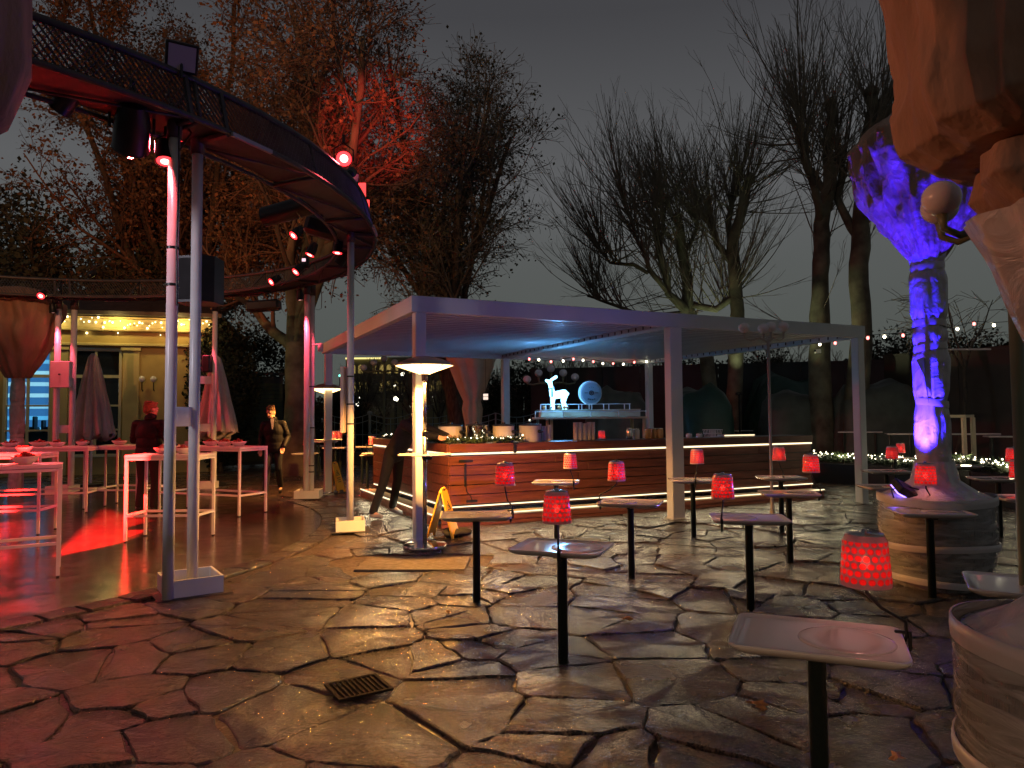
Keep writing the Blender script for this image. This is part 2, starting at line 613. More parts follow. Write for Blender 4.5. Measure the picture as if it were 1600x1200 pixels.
def shade_material():
    """lamp shade: silvery film outside, rows of round red windows lit from inside"""
    m = bpy.data.materials.new('red_dotted_shade')
    m.use_nodes = True
    nt = m.node_tree
    L = nt.links
    N = nt.nodes.new
    b = nt.nodes['Principled BSDF']
    t = N('ShaderNodeTexCoord')
    s = N('ShaderNodeSeparateXYZ')
    L.new(t.outputs['Object'], s.inputs[0])

    def M(op, a, b_=None, c=None):
        n = N('ShaderNodeMath'); n.operation = op
        for i, x in enumerate((a, b_, c)):
            if x is None: continue
            if isinstance(x, (int, float)): n.inputs[i].default_value = x
            else: L.new(x, n.inputs[i])
        return n.outputs[0]
    ang = M('ARCTAN2', s.outputs['Y'], s.outputs['X'])
    NC, RH = 18, .0265
    u = M('MULTIPLY', ang, NC / (2 * pi))
    v = M('DIVIDE', s.outputs['Z'], RH)
    row = M('FLOOR', v)
    odd = M('MULTIPLY', M('MODULO', M('ABSOLUTE', row), 2), .5)
    fu = M('SUBTRACT', M('FRACT', M('ADD', M('ADD', u, odd), 50)), .5)
    fv = M('SUBTRACT', M('FRACT', M('ADD', v, 50)), .5)
    dist = M('SQRT', M('ADD', M('POWER', fu, 2), M('POWER', fv, 2)))
    dot = M('LESS_THAN', dist, .41)
    lowband = M('GREATER_THAN', s.outputs['Z'], -.082)
    topband = M('LESS_THAN', s.outputs['Z'], .070)
    dot = M('MULTIPLY', M('MULTIPLY', dot, lowband), topband)
    # brighter towards the bulb in the middle: real light does it, the dots only pass it
    cr_ = N('ShaderNodeMix'); cr_.data_type = 'RGBA'
    cr_.inputs[6].default_value = (.62, .50, .54, 1)
    cr_.inputs[7].default_value = (.85, .04, .05, 1)
    L.new(dot, cr_.inputs[0])
    L.new(cr_.outputs[2], b.inputs['Base Color'])
    b.inputs['Roughness'].default_value = .18
    b.inputs['Coat Weight'].default_value = .6
    tr = N('ShaderNodeBsdfTranslucent')
    c2 = N('ShaderNodeMix'); c2.data_type = 'RGBA'
    c2.inputs[6].default_value = (1.0, .60, .62, 1)
    c2.inputs[7].default_value = (1, .10, .10, 1)
    L.new(dot, c2.inputs[0]); L.new(c2.outputs[2], tr.inputs[0])
    mf = M('MULTIPLY_ADD', dot, .45, .12)
    mx_ = N('ShaderNodeMixShader')
    L.new(mf, mx_.inputs[0]); L.new(b.outputs[0], mx_.inputs[1]); L.new(tr.outputs[0], mx_.inputs[2])
    tp = N('ShaderNodeBsdfTransparent')
    c3 = N('ShaderNodeMix'); c3.data_type = 'RGBA'
    c3.inputs[6].default_value = (.9, .35, .35, 1)
    c3.inputs[7].default_value = (1, .14, .12, 1)
    L.new(dot, c3.inputs[0]); L.new(c3.outputs[2], tp.inputs[0])
    m3 = N('ShaderNodeMixShader')
    L.new(M('MULTIPLY_ADD', dot, .10, .16), m3.inputs[0])
    L.new(mx_.outputs[0], m3.inputs[1]); L.new(tp.outputs[0], m3.inputs[2])
    o = nt.nodes['Material Output']
    L.new(m3.outputs[0], o.inputs[0])
    return m


M_shade = shade_material()


def window_glow():
    """room behind the pavilion window, blue-lit"""
    m = bpy.data.materials.new('blue_lit_room')
    m.use_nodes = True
    nt = m.node_tree
    L = nt.links
    N = nt.nodes.new
    b = nt.nodes['Principled BSDF']
    t = N('ShaderNodeTexCoord')
    v = N('ShaderNodeTexBrick'); v.inputs['Scale'].default_value = 1.6; v.inputs['Mortar Size'].default_value = .04
    v.inputs['Color1'].default_value = (.05, .30, .55, 1); v.inputs['Color2'].default_value = (.24, .50, .58, 1); v.inputs['Mortar'].default_value = (.02, .10, .25, 1)
    mp = N('ShaderNodeMapping'); mp.inputs['Rotation'].default_value = (1.5708, 1.5708, 0)
    L.new(t.outputs['Object'], mp.inputs[0]); L.new(mp.outputs[0], v.inputs['Vector'])
    b.inputs['Base Color'].default_value = (.2, .3, .35, 1)
    L.new(v.outputs[0], b.inputs['Emission Color'])
    b.inputs['Emission Strength'].default_value = .9
    return m


M_room = window_glow()
# ================================================================== SETTING
FC, FR = (-8.74, 9.11), 6.08          # round dance floor
RC = Vector((-7.90, 9.02, 0))         # centre of the lighting ring

# far ground, one sheet to the horizon
g = MB()
g.add([(-300, -120, -.075), (300, -120, -.075), (300, 420, -.075), (-300, 420, -.075)], [(0, 1, 2, 3)])
tag(g.build('ground', M_soil), kind='structure')
# mortar bed under the paving
g = MB()
NX, NY = 90, 90
X0, X1, Y0, Y1 = -16, 18, -4, 24
for j in range(NY + 1):
    for i in range(NX + 1):
        x = X0 + (X1 - X0) * i / NX
        y = Y0 + (Y1 - Y0) * j / NY
        g.v.append((x, y, -.018 + .006 * mnoise.noise(Vector((x * 1.7, y * 1.7, 3)))))
for j in range(NY):
    for i in range(NX):
        a = j * (NX + 1) + i
        g.f.append((a, a + 1, a + NX + 2, a + NX + 1))
paving = tag(g.build('paving', M_mortar, smooth=True), kind='structure')


# ---- flagstones: an irregular Voronoi paving
def clip(poly, nx, ny, c):
    o = []
    n = len(poly)
    for i in range(n):
        a, b = poly[i], poly[(i + 1) % n]
        da = a[0] * nx + a[1] * ny - c
        db = b[0] * nx + b[1] * ny - c
        if da <= 0: o.append(a)
        if (da < 0 < db) or (db < 0 < da):
            t = da / (da - db)
            o.append((a[0] + (b[0] - a[0]) * t, a[1] + (b[1] - a[1]) * t))
    return o


rs = random.Random(21)
seeds = []
cell = .62
yy = .6
cely = .43
for j in range(int((23 - .6) / cely)):
    for i in range(int(32 / cell)):
        x = -15 + (i + rs.uniform(.02, .98)) * cell
        y = .6 + (j + rs.uniform(.02, .98)) * cely
        if rs.random() < .24: continue
        seeds.append((x, y))
        if rs.random() < .26: seeds.append((x + rs.uniform(-.28, .28), y + rs.uniform(-.2, .2)))
# keep the slab and the drain clear
slab_c = (G(572, 862) + G(738, 902)) / 2
drain_c = G(560, 1076)
grid = {}
for k, s_ in enumerate(seeds):
    grid.setdefault((int(s_[0] // 1.2), int(s_[1] // 1.2)), []).append(k)
stones = []
for k, (x, y) in enumerate(seeds):
    if hypot(x - FC[0], y - FC[1]) < FR + .28: continue
    if abs(x - slab_c.x) < .62 and abs(y - slab_c.y) < .42: continue
    if y < 1.2 or abs(x) > .85 * y + 2.0: continue
    poly = [(x - 1.1, y - 1.1), (x + 1.1, y - 1.1), (x + 1.1, y + 1.1), (x - 1.1, y + 1.1)]
    gx, gy = int(x // 1.2), int(y // 1.2)
    for ax in (-1, 0, 1):
        for ay in (-1, 0, 1):
            for q in grid.get((gx + ax, gy + ay), ()):
                if q == k: continue
                dx, dy = seeds[q][0] - x, seeds[q][1] - y
                d = hypot(dx, dy)
                if d < 1e-4 or d > 2.4: continue
                h = (.002 + .015 * max(0, mnoise.noise(Vector((x + seeds[q][0], y + seeds[q][1], 1.3)))))
                poly = clip(poly, dx / d, dy / d, (x * dx + y * dy) / d + d / 2 - h)
                if len(poly) < 3: break
    if len(poly) < 3: continue
    # chaikin once, with jitter
    o = []
    n = len(poly)
    for i in range(n):
        a, b = poly[i], poly[(i + 1) % n]
        L_ = hypot(b[0] - a[0], b[1] - a[1])
        if L_ < .05:
            o.append(((a[0] + b[0]) / 2, (a[1] + b[1]) / 2)); continue
        c_ = min(.20, rs.uniform(.012, .055) / L_)
        o.append((a[0] + (b[0] - a[0]) * c_, a[1] + (b[1] - a[1]) * c_))
        nx, ny = (b[1] - a[1]) / L_, -(b[0] - a[0]) / L_
        nt_ = 3 if L_ > .42 else (2 if L_ > .26 else (1 if L_ > .14 else 0))
        for q_ in range(nt_):
            j = rs.uniform(-.022, .006)
            t = (q_ + 1 + rs.uniform(-.25, .25)) / (nt_ + 1)
            o.append((a[0] + (b[0] - a[0]) * t + nx * j, a[1] + (b[1] - a[1]) * t + ny * j))
        o.append((b[0] - (b[0] - a[0]) * c_, b[1] - (b[1] - a[1]) * c_))
    poly = o
    ok = True
    pp = []
    for q in poly:
        d = hypot(q[0] - FC[0], q[1] - FC[1])
        if d < FR + .30:
            q = (FC[0] + (q[0] - FC[0]) / d * (FR + .30), FC[1] + (q[1] - FC[1]) / d * (FR + .30))
        pp.append(q)
    poly = pp
    ar = 0
    for i in range(len(poly)):
        a, b = poly[i], poly[(i + 1) % len(poly)]
        ar += a[0] * b[1] - b[0] * a[1]
    if ar / 2 < .015: continue
    stones.append((x, y, poly))


def stone_geo(poly, x, y, seed, ox=0, oy=0):
    r = random.Random(seed)
    n = len(poly)
    cx = sum(p[0] for p in poly) / n
    cy_ = sum(p[1] for p in poly) / n
    h = r.uniform(-.006, .010)
    if hypot(cx - drain_c.x, cy_ - drain_c.y) < .55: h = -.010
    tx, ty = r.uniform(-.008, .008), r.uniform(-.008, .008)
    v = []
    for (s_, z) in ((1.0, -.05), (1.0, h - .007), (.965, h)):
        for p in poly:
            px, py = cx + (p[0] - cx) * s_, cy_ + (p[1] - cy_) * s_
            zz = z if s_ == 1.0 else z + tx * (px - cx) + ty * (py - cy_) + (r.uniform(-.003, .003))
            v.append((px - ox, py - oy, zz))
    v.append((cx - ox, cy_ - oy, h + .004 + r.uniform(-.004, .004)))
    f = []
    for k in range(2):
        for i in range(n):
            j = (i + 1) % n
            f.append((k * n + i, k * n + j, k * n + n + j, k * n + n + i))
    for i in range(n):
        f.append((2 * n + i, 2 * n + (i + 1) % n, 3 * n))
    return v, f, cx, cy_


stones.sort(key=lambda s_: s_[1] * 1.0 + abs(s_[0]) * .15)
seen = []
rest = []
for s_ in stones:
    (seen if abs(s_[0]) < .74 * s_[1] + .35 and s_[1] > 1.9 else rest).append(s_)
for i, (x, y, poly) in enumerate(seen[:290]):
    n = len(poly)
    cx = sum(p[0] for p in poly) / n
    cy_ = sum(p[1] for p in poly) / n
    v, f, _, _ = stone_geo(poly, x, y, i, cx, cy_)
    o = MB().add(v, f).build('flagstone', M_stone, paving, auto=24, loc=(cx, cy_, 0))
far = MB()
for i, (x, y, poly) in enumerate(seen[290:] + rest):
    v, f, _, _ = stone_geo(poly, x, y, 1000 + i)
    far.add(v, f)
tag(far.build('flagstones', M_stone, paving, auto=24), kind='stuff')

# concrete slab below the heater and a drain grate
a_, b_ = slab_c, drain_c
o = MB().box((a_.x, a_.y, -.018), (1.12, .66, .05), rz=-.03, bev=.006).build('concrete_slab', mat('concrete', (.085, .068, .052), .4, var=.2, vscale=6, bump=.25, bscale=60, rvar=.12), paving)
dr = thing('drain_grate', 'small square rusty drain grate set between the flagstones in the foreground', 'drain', (b_.x, b_.y, .004), .55)
MB().box((0, 0, -.006), (.28, .24, .006)).build('pit', M_black, dr)
f_ = MB()
for sx in (-1, 1):
    f_.box((sx * .145, 0, .006), (.02, .28, .014))
    f_.box((0, sx * .13, .0065), (.27, .02, .013))
f_.build('frame', mat('rusty_iron', (.018, .013, .011), .85, spec=.2, var=.3, vscale=12), dr)
for k in range(9):
    MB().box((-.112 + k * .028, 0, .006), (.011, .24, .010)).build('bar', MATS['rusty_iron'], dr)

# fallen leaves
lf = MB()
for (px, py, s_) in [(1184, 1105, .055), (1402, 1190, .05), (980, 971, .04), (1190, 1112, .03), (905, 806, .05), (835, 803, .04), (700, 960, .02)]:
    c = G(px, py)
    o = MB()
    pts = []
    for k in range(12):
        a = 2 * pi * k / 12
        r_ = s_ * (1 if k % 2 == 0 else .55) * (1.15 if k == 0 else 1)
        pts.append((r_ * cos(a), r_ * .7 * sin(a), .022 + .010 * sin(a * 2)))
    o.add([(0, 0, .032)] + pts + [(0, 0, .026)] + [(p[0], p[1], p[2] - .003) for p in pts],
          [(0, 1 + k, 1 + (k + 1) % 12) for k in range(12)] + [(13, 14 + (k + 1) % 12, 14 + k) for k in range(12)])
    ob = o.build('fallen_leaf', mat('fallen_leaf', (.35, .16, .05), .6, var=.3, vscale=20), loc=(c.x, c.y, 0))
    ob.rotation_euler = (0, 0, px)
    leaf_lab = {1184: 'orange dry leaf lying on the stones left of the nearest table leg', 1402: 'yellow-brown dry leaf at the bottom edge, right of the nearest table leg',
                980: 'small reddish leaf on the dark stones right of the cyan-lit table', 1190: 'scrap of brown leaf just below the orange leaf near the nearest table',
                905: 'yellow leaf lying against the foot of the wooden bar', 835: 'brown leaf on the lit stones before the bar, nearer the yellow sign', 700: 'tiny leaf on the stones left of the tall-legged table'}[px]
    tag(ob, leaf_lab, 'leaf', 'fallen leaves')

# ---- dance floor disc + curb ring
o = MB()
n = 96
o.v = [(FC[0] + FR * cos(2 * pi * k / n), FC[1] + FR * sin(2 * pi * k / n), .004) for k in range(n)] + \
      [(FC[0] + FR * cos(2 * pi * k / n), FC[1] + FR * sin(2 * pi * k / n), -.06) for k in range(n)]
o.f = [tuple(range(n))] + [(k, k + n, (k + 1) % n + n, (k + 1) % n) for k in range(n)]
dfloor = tag(o.build('dance_floor', M_floor), kind='structure')
r = random.Random(5)
a = -1.4
i = 0
while a < 1.9:
    da = r.uniform(.045, .085)
    v = []
    for (s0, s1, z) in ((0, 1, -.05), (0, 1, .008), (.06, .94, .016)):
        m_ = .008 * (1 if z < .01 else 2)
        for (aa, rr) in ((a + .003, FR + .006 + m_), (a + da / 2, FR + .006 + m_), (a + da - .003, FR + .006 + m_), (a + da - .003, FR + .285 - m_), (a + da / 2, FR + .285 - m_), (a + .003, FR + .285 - m_)):
            v.append((FC[0] + rr * cos(aa), FC[1] + rr * sin(aa), z + (r.uniform(-.004, .004) if z > .01 else 0)))
    f = [(0, 1, 7, 6), (1, 2, 8, 7), (2, 3, 9, 8), (3, 4, 10, 9), (4, 5, 11, 10), (5, 0, 6, 11)]
    f += [tuple(q + 6 for q in t) for t in f]
    f.append((12, 17, 16, 15, 14, 13))
    f = [tuple(reversed(t)) for t in f]
    MB().add(v, f).build('edging_stone', M_stone, dfloor)
    a += da
    i += 1

# ================================================================== PERGOLA
PA = atan2(12.29 - 8.93, 6.01 + 1.17)
pu = Vector((cos(PA), sin(PA), 0))
pv = Vector((-sin(PA), cos(PA), 0))
PO = Vector((-1.17, 8.93, 0))
PL, PD = 7.93, 6.07
perg = thing('pergola', 'large white louvred-roof pergola standing over the wooden bar', 'pergola', PO, PA)
Ht = 3.06
for (x, y, sx) in ((0, 0, .14), (PL / 2, 0, .22), (PL, 0, .15), (0, PD, .14), (PL / 2, PD, .16), (PL, PD, .14)):
    p_ = MB().box((x, y, (Ht - .21) / 2), (sx, .15, Ht - .21), bev=.008).build('post', M_roofp, perg, auto=30)
    MB().box((x, y, .006), (sx + .08, .22, .012)).build('foot_plate', M_roofp, p_)
zf = Ht - .105
fb = .10
for (c, d) in (((PL / 2, -.02, zf), (PL + .24, fb, .21)), ((PL / 2, PD + .02, zf), (PL + .24, fb, .21)),
               ((-.07, PD / 2, zf - .002), (fb, PD - .062, .206)), ((PL + .07, PD / 2, zf - .002), (fb, PD - .062, .206))):
    MB().box(c, d, bev=.006).build('fascia_beam', M_roofp, perg, auto=30)
# middle beam with louvre pins, gutters
MB().box((PL / 2, PD / 2, zf + .004), (.20, PD - .07, .19), bev=.006).build('middle_beam', M_roofp, perg, auto=30)
for (x, dx) in ((PL / 2 - .115, -1), (PL / 2 + .115, 1), (PL - .04, -1), (0 - .005, 1)):
    rail = MB().box((x + dx * .005, PD / 2, zf - .075), (.025, PD - .1, .022)).build('pin_rail', M_roofp, perg)
    for k in range(30):
        y = .16 + (PD - .32) * k / 29
        if k < 30: MB().box((x + dx * .022, y, zf - .055), (.018, .016, .05)).build('louvre_pin', mat('pin_brown', (.06, .035, .03), .5), rail)
NL = 29
pitch = (PD - .14) / NL
for bay in (0, 1):
    x0 = bay * PL / 2 + (.11 if bay else 0) + .02
    x1 = (bay + 1) * PL / 2 - (.11 if not bay else 0) - .02
    src = None
    for k in range(NL):
        y = .07 + pitch * (k + .5)
        if src is None:
            q = MB()
            prof = [(-pitch / 2 + .004, -.012), (-pitch / 2 + .012, -.024), (pitch / 2 - .03, -.026), (pitch / 2 - .004, -.012), (pitch / 2 + .012, .006), (pitch / 2 - .02, .012), (-pitch / 2 + .02, .012)]
            nn = len(prof)
            L2 = (x1 - x0) / 2
            q.add([(-L2, p[0], p[1]) for p in prof] + [(L2, p[0], p[1]) for p in prof],
                  [tuple(range(nn)), tuple(range(2 * nn - 1, nn - 1, -1))] + [((i + 1) % nn, i, i + nn, (i + 1) % nn + nn) for i in range(nn)])
            src = q.build('louvre', M_louv, perg)
            o = src
        else:
            o = src.copy()
            COL.objects.link(o)
        o.location = ((x0 + x1) / 2, y, zf + .005)
        o.rotation_euler = (R_(5), 0, 0)
# strip under front fascia with little red indicator reflections is left to the lights


def pw(x, y, z=0):
    """pergola local -> world"""
    return PO + pu * x + pv * y + Vector((0, 0, z))


# ================================================================== BAR
BA = R_(25.6)
bu = Vector((cos(BA), sin(BA), 0))
bv = Vector((-sin(BA), cos(BA), 0))
BO = Vector((-.90, 10.12, 0))
BL, BW = 7.15, 4.15
bar_ = thing('bar_counter', 'L-shaped wooden plank bar with glowing strips along its top and foot', 'bar', BO, BA)


def bw(x, y, z=0):
    return BO + bu * x + bv * y + Vector((0, 0, z))


r = random.Random(3)
PLH, PZ0 = .140, .275
for row in range(5):
    z = PZ0 + (row + .5) * PLH
    cuts = [0.0]
    while cuts[-1] < BL - 1.2: cuts.append(cuts[-1] + r.uniform(1.6, 2.4))
    cuts[-1] = BL
    for a, b in zip(cuts[:-1], cuts[1:]):
        MB().box(((a + b) / 2, .012 + r.uniform(-.003, .003), z), (b - a - .006, .024, PLH - .012), bev=.003).build('plank', M_wood, bar_)
    cuts = [0.0, r.uniform(1.6, 2.6), BW]
    for a, b in zip(cuts[:-1], cuts[1:]):
        MB().box((-.0005 + r.uniform(-.003, .003), (a + b) / 2 + .026, z), (.024, b - a - .006, PLH - .012), bev=.003).build('plank', M_wood, bar_)
# backing panel, inner shelf
MB().box((BL / 2 + .02, .06, .60), (BL - .06, .04, .78)).build('backing_board', M_counter, bar_)
MB().box((.05, BW / 2 + .05, .60), (.04, BW - .1, .78)).build('backing_board', M_counter, bar_)
# upper fascia boards
MB().box((BL / 2, -.018, 1.085), (BL + .03, .03, .12), bev=.003).build('top_board', M_wood, bar_)
MB().box((-.018, BW / 2 + .01, 1.085), (.03, BW - .02, .12), bev=.003).build('top_board', M_wood, bar_)
# counter slabs
MB().box((BL / 2 + .02, .29, 1.130), (BL - .02, .58, .03), bev=.004).build('counter_top', M_counter, bar_)
MB().box((.29, BW / 2 + .31, 1.1301), (.58, BW - .66, .0298), bev=.004).build('counter_top', M_counter, bar_)
# glowing strips
MB().box((BL / 2, -.006, 1.002), (BL, .020, .026)).build('light_strip', E_led, bar_)
MB().box((-.006, BW / 2 + .012, 1.002), (.020, BW - .02, .026)).build('light_strip', E_led, bar_)
MB().box((BL / 2, -.006, .252), (BL, .016, .016)).build('light_strip', E_led, bar_)
MB().box((-.006, BW / 2 + .012, .252), (.016, BW - .02, .016)).build('light_strip', E_led, bar_)
# plinth with a ledge
PT = .20
MB().box((BL / 2 - PT / 2 - .03, -PT / 2 - .02, .15), (BL + PT, PT + .06, .03), bev=.003).build('ledge', M_cream, bar_)
MB().box((-PT / 2 - .02, BW / 2 + .015, .15), (PT + .06, BW, .03), bev=.003).build('ledge', M_cream, bar_)
MB().box((BL / 2 - PT / 2, -PT - .062, .166), (BL + PT, .016, .014)).build('light_strip', E_led, bar_)
MB().box((-PT - .062, BW / 2 - PT / 2 + .02, .166), (.016, BW + PT, .014)).build('light_strip', E_led, bar_)
for k, (z, h) in enumerate(((.095, .072), (.03, .05))):
    MB().box((BL / 2 - PT / 2, -PT - .042 + k * .004, z), (BL + PT + .02, .024, h), bev=.003).build('plinth_board', M_wood, bar_)
    MB().box((-PT - .042 + k * .004, BW / 2 - PT / 2 + .03, z), (.024, BW + PT - .02, h), bev=.003).build('plinth_board', M_wood, bar_)
# end panel
MB().box((BL + .013, .30, .57), (.024, .55, 1.08), bev=.003).build('end_panel', M_wood, bar_)
MB().box((.30, BW + .03, .57), (.62, .024, 1.08), bev=.003).build('end_panel', M_wood, bar_)
# strips light the paving
light('AREA', 'strip_light', None, 6, (1, .84, .52), bar_, M=Matrix.Translation(bw(BL / 2 - .1, -PT - .085, .17)) @ Rz(BA) @ Matrix.Rotation(R_(-52), 4, 'X'), sx=BL, sy=.02)
light('AREA', 'strip_light', None, 6, (1, .84, .52), bar_, M=Matrix.Translation(bw(-PT - .085, BW / 2 - .1, .17)) @ Rz(BA - pi / 2) @ Matrix.Rotation(R_(-52), 4, 'X'), sx=BW, sy=.02)
# cable holders taped to the boards, left of the corner on the long face
h_ = MB()
h_.box((.25, -.006, .90), (.22, .012, .035), bev=.004)
h_.box((.24, -.007, .70), (.035, .013, .32), bev=.004)
h_.tube([(.245, -.012, .54), (.26, -.014, .46), (.32, -.014, .40), (.34, -.014, .34)], .006, 6)
h_.box((.34, -.006, .325), (.17, .012, .035), bev=.004)
h_.build('taped_cable', M_black, bar_)
h_ = MB()
h_.box((1.02, -.038, 1.07), (.05, .012, .15), bev=.004)
h_.box((1.02, -.040, 1.145), (.09, .03, .02), bev=.004)
h_.build('clip', M_black, bar_)

# ================================================================== LIGHTING RING
ring = thing('lighting_ring', 'round dark steel lighting truss with mesh side carried on white columns', 'truss', (RC.x, RC.y, 0))
RO, RI, RT = 6.04, 5.50, 5.94
ZB, ZT = 4.06, 4.48


def rp(a, r_, z):
    return Vector((r_ * cos(a), r_ * sin(a), z))


NS = 24
fr_tubes = MB()
for (rr, z, t) in ((RO, ZB + .04, .028), (RI, ZB, .022), (RT, ZT, .034)):
    pts = [rp(2 * pi * k / 96, rr, z) for k in range(97)]
    MB().tube(pts, t, 6, caps=False).build('ring_tube', M_truss, ring, smooth=True)
for k in range(NS):
    a0, a1 = 2 * pi * k / NS, 2 * pi * (k + 1) / NS
    q = MB()
    q.tube([rp(a0, RO, ZB + .04), rp(a0, RT, ZT)], .022, 6)
    q.tube([rp(a0, RI, ZB), rp(a0, RT, ZT)], .016, 6)
    q.tube([rp(a0, RI, ZB), rp(a0, RO, ZB + .04)], .022, 6)
    q.tube([rp(a0, RI, ZB), rp(a1, RO, ZB + .04)], .012, 6)
    q.build('cross_frame', M_truss, ring, smooth=True)
    # underside plate in 4 facets
    q = MB()
    for j in range(4):
        b0, b1 = a0 + (a1 - a0) * j / 4 + (.004 if j == 0 else 0), a0 + (a1 - a0) * (j + 1) / 4 - (.004 if j == 3 else 0)
        A, B, Cc, Dd = rp(b0, RI + .03, ZB + .03), rp(b1, RI + .03, ZB + .03), rp(b1, RO - .03, ZB + .065), rp(b0, RO - .03, ZB + .065)
        up = Vector((0, 0, .012))
        q.add([A, B, Cc, Dd, A + up, B + up, Cc + up, Dd + up], [(0, 1, 2, 3), (7, 6, 5, 4), (1, 0, 4, 5), (2, 1, 5, 6), (3, 2, 6, 7), (0, 3, 7, 4)])
    q.build('underside_plate', M_tplate, ring)
    # tray on the lower outer edge (pale strip pieces)
    if k % 2 == 0:
        q = MB()
        q.bar(rp(a0 + .05, RO + .035, ZB + .02), rp(a0 + .13, RO + .035, ZB + .02), .03, .035)
        q.build('cable_tray', mat('pale_strip', (.42, .36, .38), .4), ring)
# expanded metal outer side: one real lattice
V, Fq = [], []
NC_, NRr = 700, 9
for j in range(NRr):
    t0, t1 = j / NRr, (j + 1) / NRr
    for i in range(NC_):
        for s_ in (0, 1):
            ia = i + (.5 if j % 2 else 0)
            A = (ia + (0 if s_ == 0 else .5))
            B = (ia + (.5 if s_ == 0 else 1))
            za, zb = (t0, t1) if s_ == 0 else (t1, t0)
            pa = 2 * pi * A / NC_
            pb = 2 * pi * B / NC_
            th = .0085
            for (aa, tt, dz) in ((pa, za, -th), (pb, zb, -th), (pb, zb, th), (pa, za, th)):
                rr = RO + (RT - RO) * tt
                V.append((( rr + dz * .9) * cos(aa), (rr + dz * .9) * sin(aa), ZB + .05 + (ZT - ZB - .06) * tt + dz))
            b_i = len(V)
            Fq.append((b_i - 4, b_i - 3, b_i - 2, b_i - 1))
mesh_side = np_mesh('mesh_side', V, Fq, mat('mesh_steel', (.19, .18, .18), .4, metal=.5, var=.2, vscale=3), ring, smooth=False)
tag(mesh_side, kind='stuff')

# columns of the ring: pairs of white tubes in a box foot
cols = [  # pole pixel bases, tube radius, top height, label
    ([(262, 939), (300, 922)], .047, 3.98, 'nearest pair of white steel columns, with a speaker on it, in a white box foot', .6),
    ([(547, 829)], .047, 3.98, 'single white steel column with a signboard strapped to its left side', .25),
    ([(478, 779), (491, 776)], .05, 3.95, 'pair of pink-lit white columns left of the second heater', .1),
    ([(306, 765), (316, 768)], .055, 3.95, 'pair of white columns beside the right-hand closed parasol', .1),
    ([(85, 771), (98, 772)], .06, 3.92, 'pair of pink-lit white columns carrying a square switch box', .1)]
colobj = []
for ci, (px, tr, top, lab, rz) in enumerate(cols):
    ps = [G(*q) for q in px]
    if len(ps) == 2 and ci != 0:
        ps[1].y = ps[0].y + .12
    c = sum(ps, Vector()) / len(ps)
    t = thing('ring_column', lab, 'column', (c.x, c.y, 0), 0, 'white columns carrying the lighting ring')
    colobj.append((t, ps))
    for p_ in ps:
        q = p_ - c
        MB().lathe([(tr, 0), (tr, 1.4), (tr, top)], (q.x, q.y, 0), 20).build('tube', M_pole, t, smooth=True)
        MB().lathe([(tr * 1.35, 0), (tr * 1.3, .28), (tr * .8, .30)], (q.x, q.y, top - .02), 12).build('top_socket', M_truss, t, smooth=True)
    # link plates
    if len(ps) == 2:
        A, B = ps[0] - c, ps[1] - c
        for z in ((1.55,) if ci == 0 else (1.35, 2.4)):
            MB().bar(Vector((A.x, A.y, z)), Vector((B.x, B.y, z)), .012, .17).build('link_plate', M_pole, t)
    # box foot: four low walls
    s_ = .23 if ci != 1 else .19
    q = MB()
    T = Matrix.Translation((.03 if ci == 0 else 0, .12 if ci == 0 else 0, 0)) @ Rz(rz)
    for (cc, d) in (((0, -s_, .085), (2 * s_, .02, .15)), ((0, s_, .085), (2 * s_, .02, .15)), ((-s_ + .01, 0, .085), (.02, 2 * s_ - .02, .148)), ((s_ - .01, 0, .085), (.02, 2 * s_ - .02, .148))):
        q.box(None, d, M=T @ Matrix.Translation(cc))
    q.box(None, (2 * s_ - .02, 2 * s_ - .02, .02), M=T @ Matrix.Translation((0, 0, .02)))
    q.build('box_foot', M_white, t)
    MB().box(None, (2 * s_ + .14, 2 * s_ + .14, .008), M=T @ Matrix.Translation((0, 0, .012))).build('base_plate', M_tplate, t)
    # head frame up into the truss
    q = MB()
    for p_ in ps:
        d = p_ - c
        a = atan2(p_.y - RC.y, p_.x - RC.x)
        B = Vector((RC.x + RT * cos(a), RC.y + RT * sin(a), ZT)) - c
        Cc = Vector((RC.x + RO * cos(a), RC.y + RO * sin(a), ZB + .02)) - c
        q.tube([(d.x, d.y, top + .1), (Cc.x, Cc.y, ZB + .02)], .03, 6)
        q.tube([(Cc.x, Cc.y, ZB + .02), (B.x, B.y, ZT)], .028, 6)
    q.build('head_bracket', M_truss, t)
# cable down the nearest column
t, ps = colobj[0]
c0 = Vector((t.location.x, t.location.y, 0))
A = ps[0] - c0
MB().tube([A + Vector((.05, -.03, 4.2)), A + Vector((.06, -.035, 3.6)), A + Vector((.045, -.03, 3.0)), A + Vector((.052, -.02, 2.5))], .008, 6).build('cable', M_black, t)
MB().tube([A + Vector((-.12, .1, 4.5)), A + Vector((-.05, .02, 4.3)), A + Vector((.1, .1, 4.05)), A + Vector((.04, 0, 3.85))], .009, 6).build('cable', M_black, t)
for z in (2.68, 3.0):
    MB().lathe([(.050, -.012), (.050, .012)], tuple(A + Vector((0, 0, z))), 16).build('strap', M_black, t)
# straps and signboard on the single column
t, ps = colobj[1]
for z in (1.45, 1.72, 2.1):
    MB().lathe([(.0505, -.010), (.0505, .010)], (0, 0, z), 16).build('strap', M_black, t)
MB().box((-.085, .04, 1.78), (.05, .34, .90), rz=.0, bev=.006).build('signboard', mat('sign_back', (.55, .45, .42), .6), t)
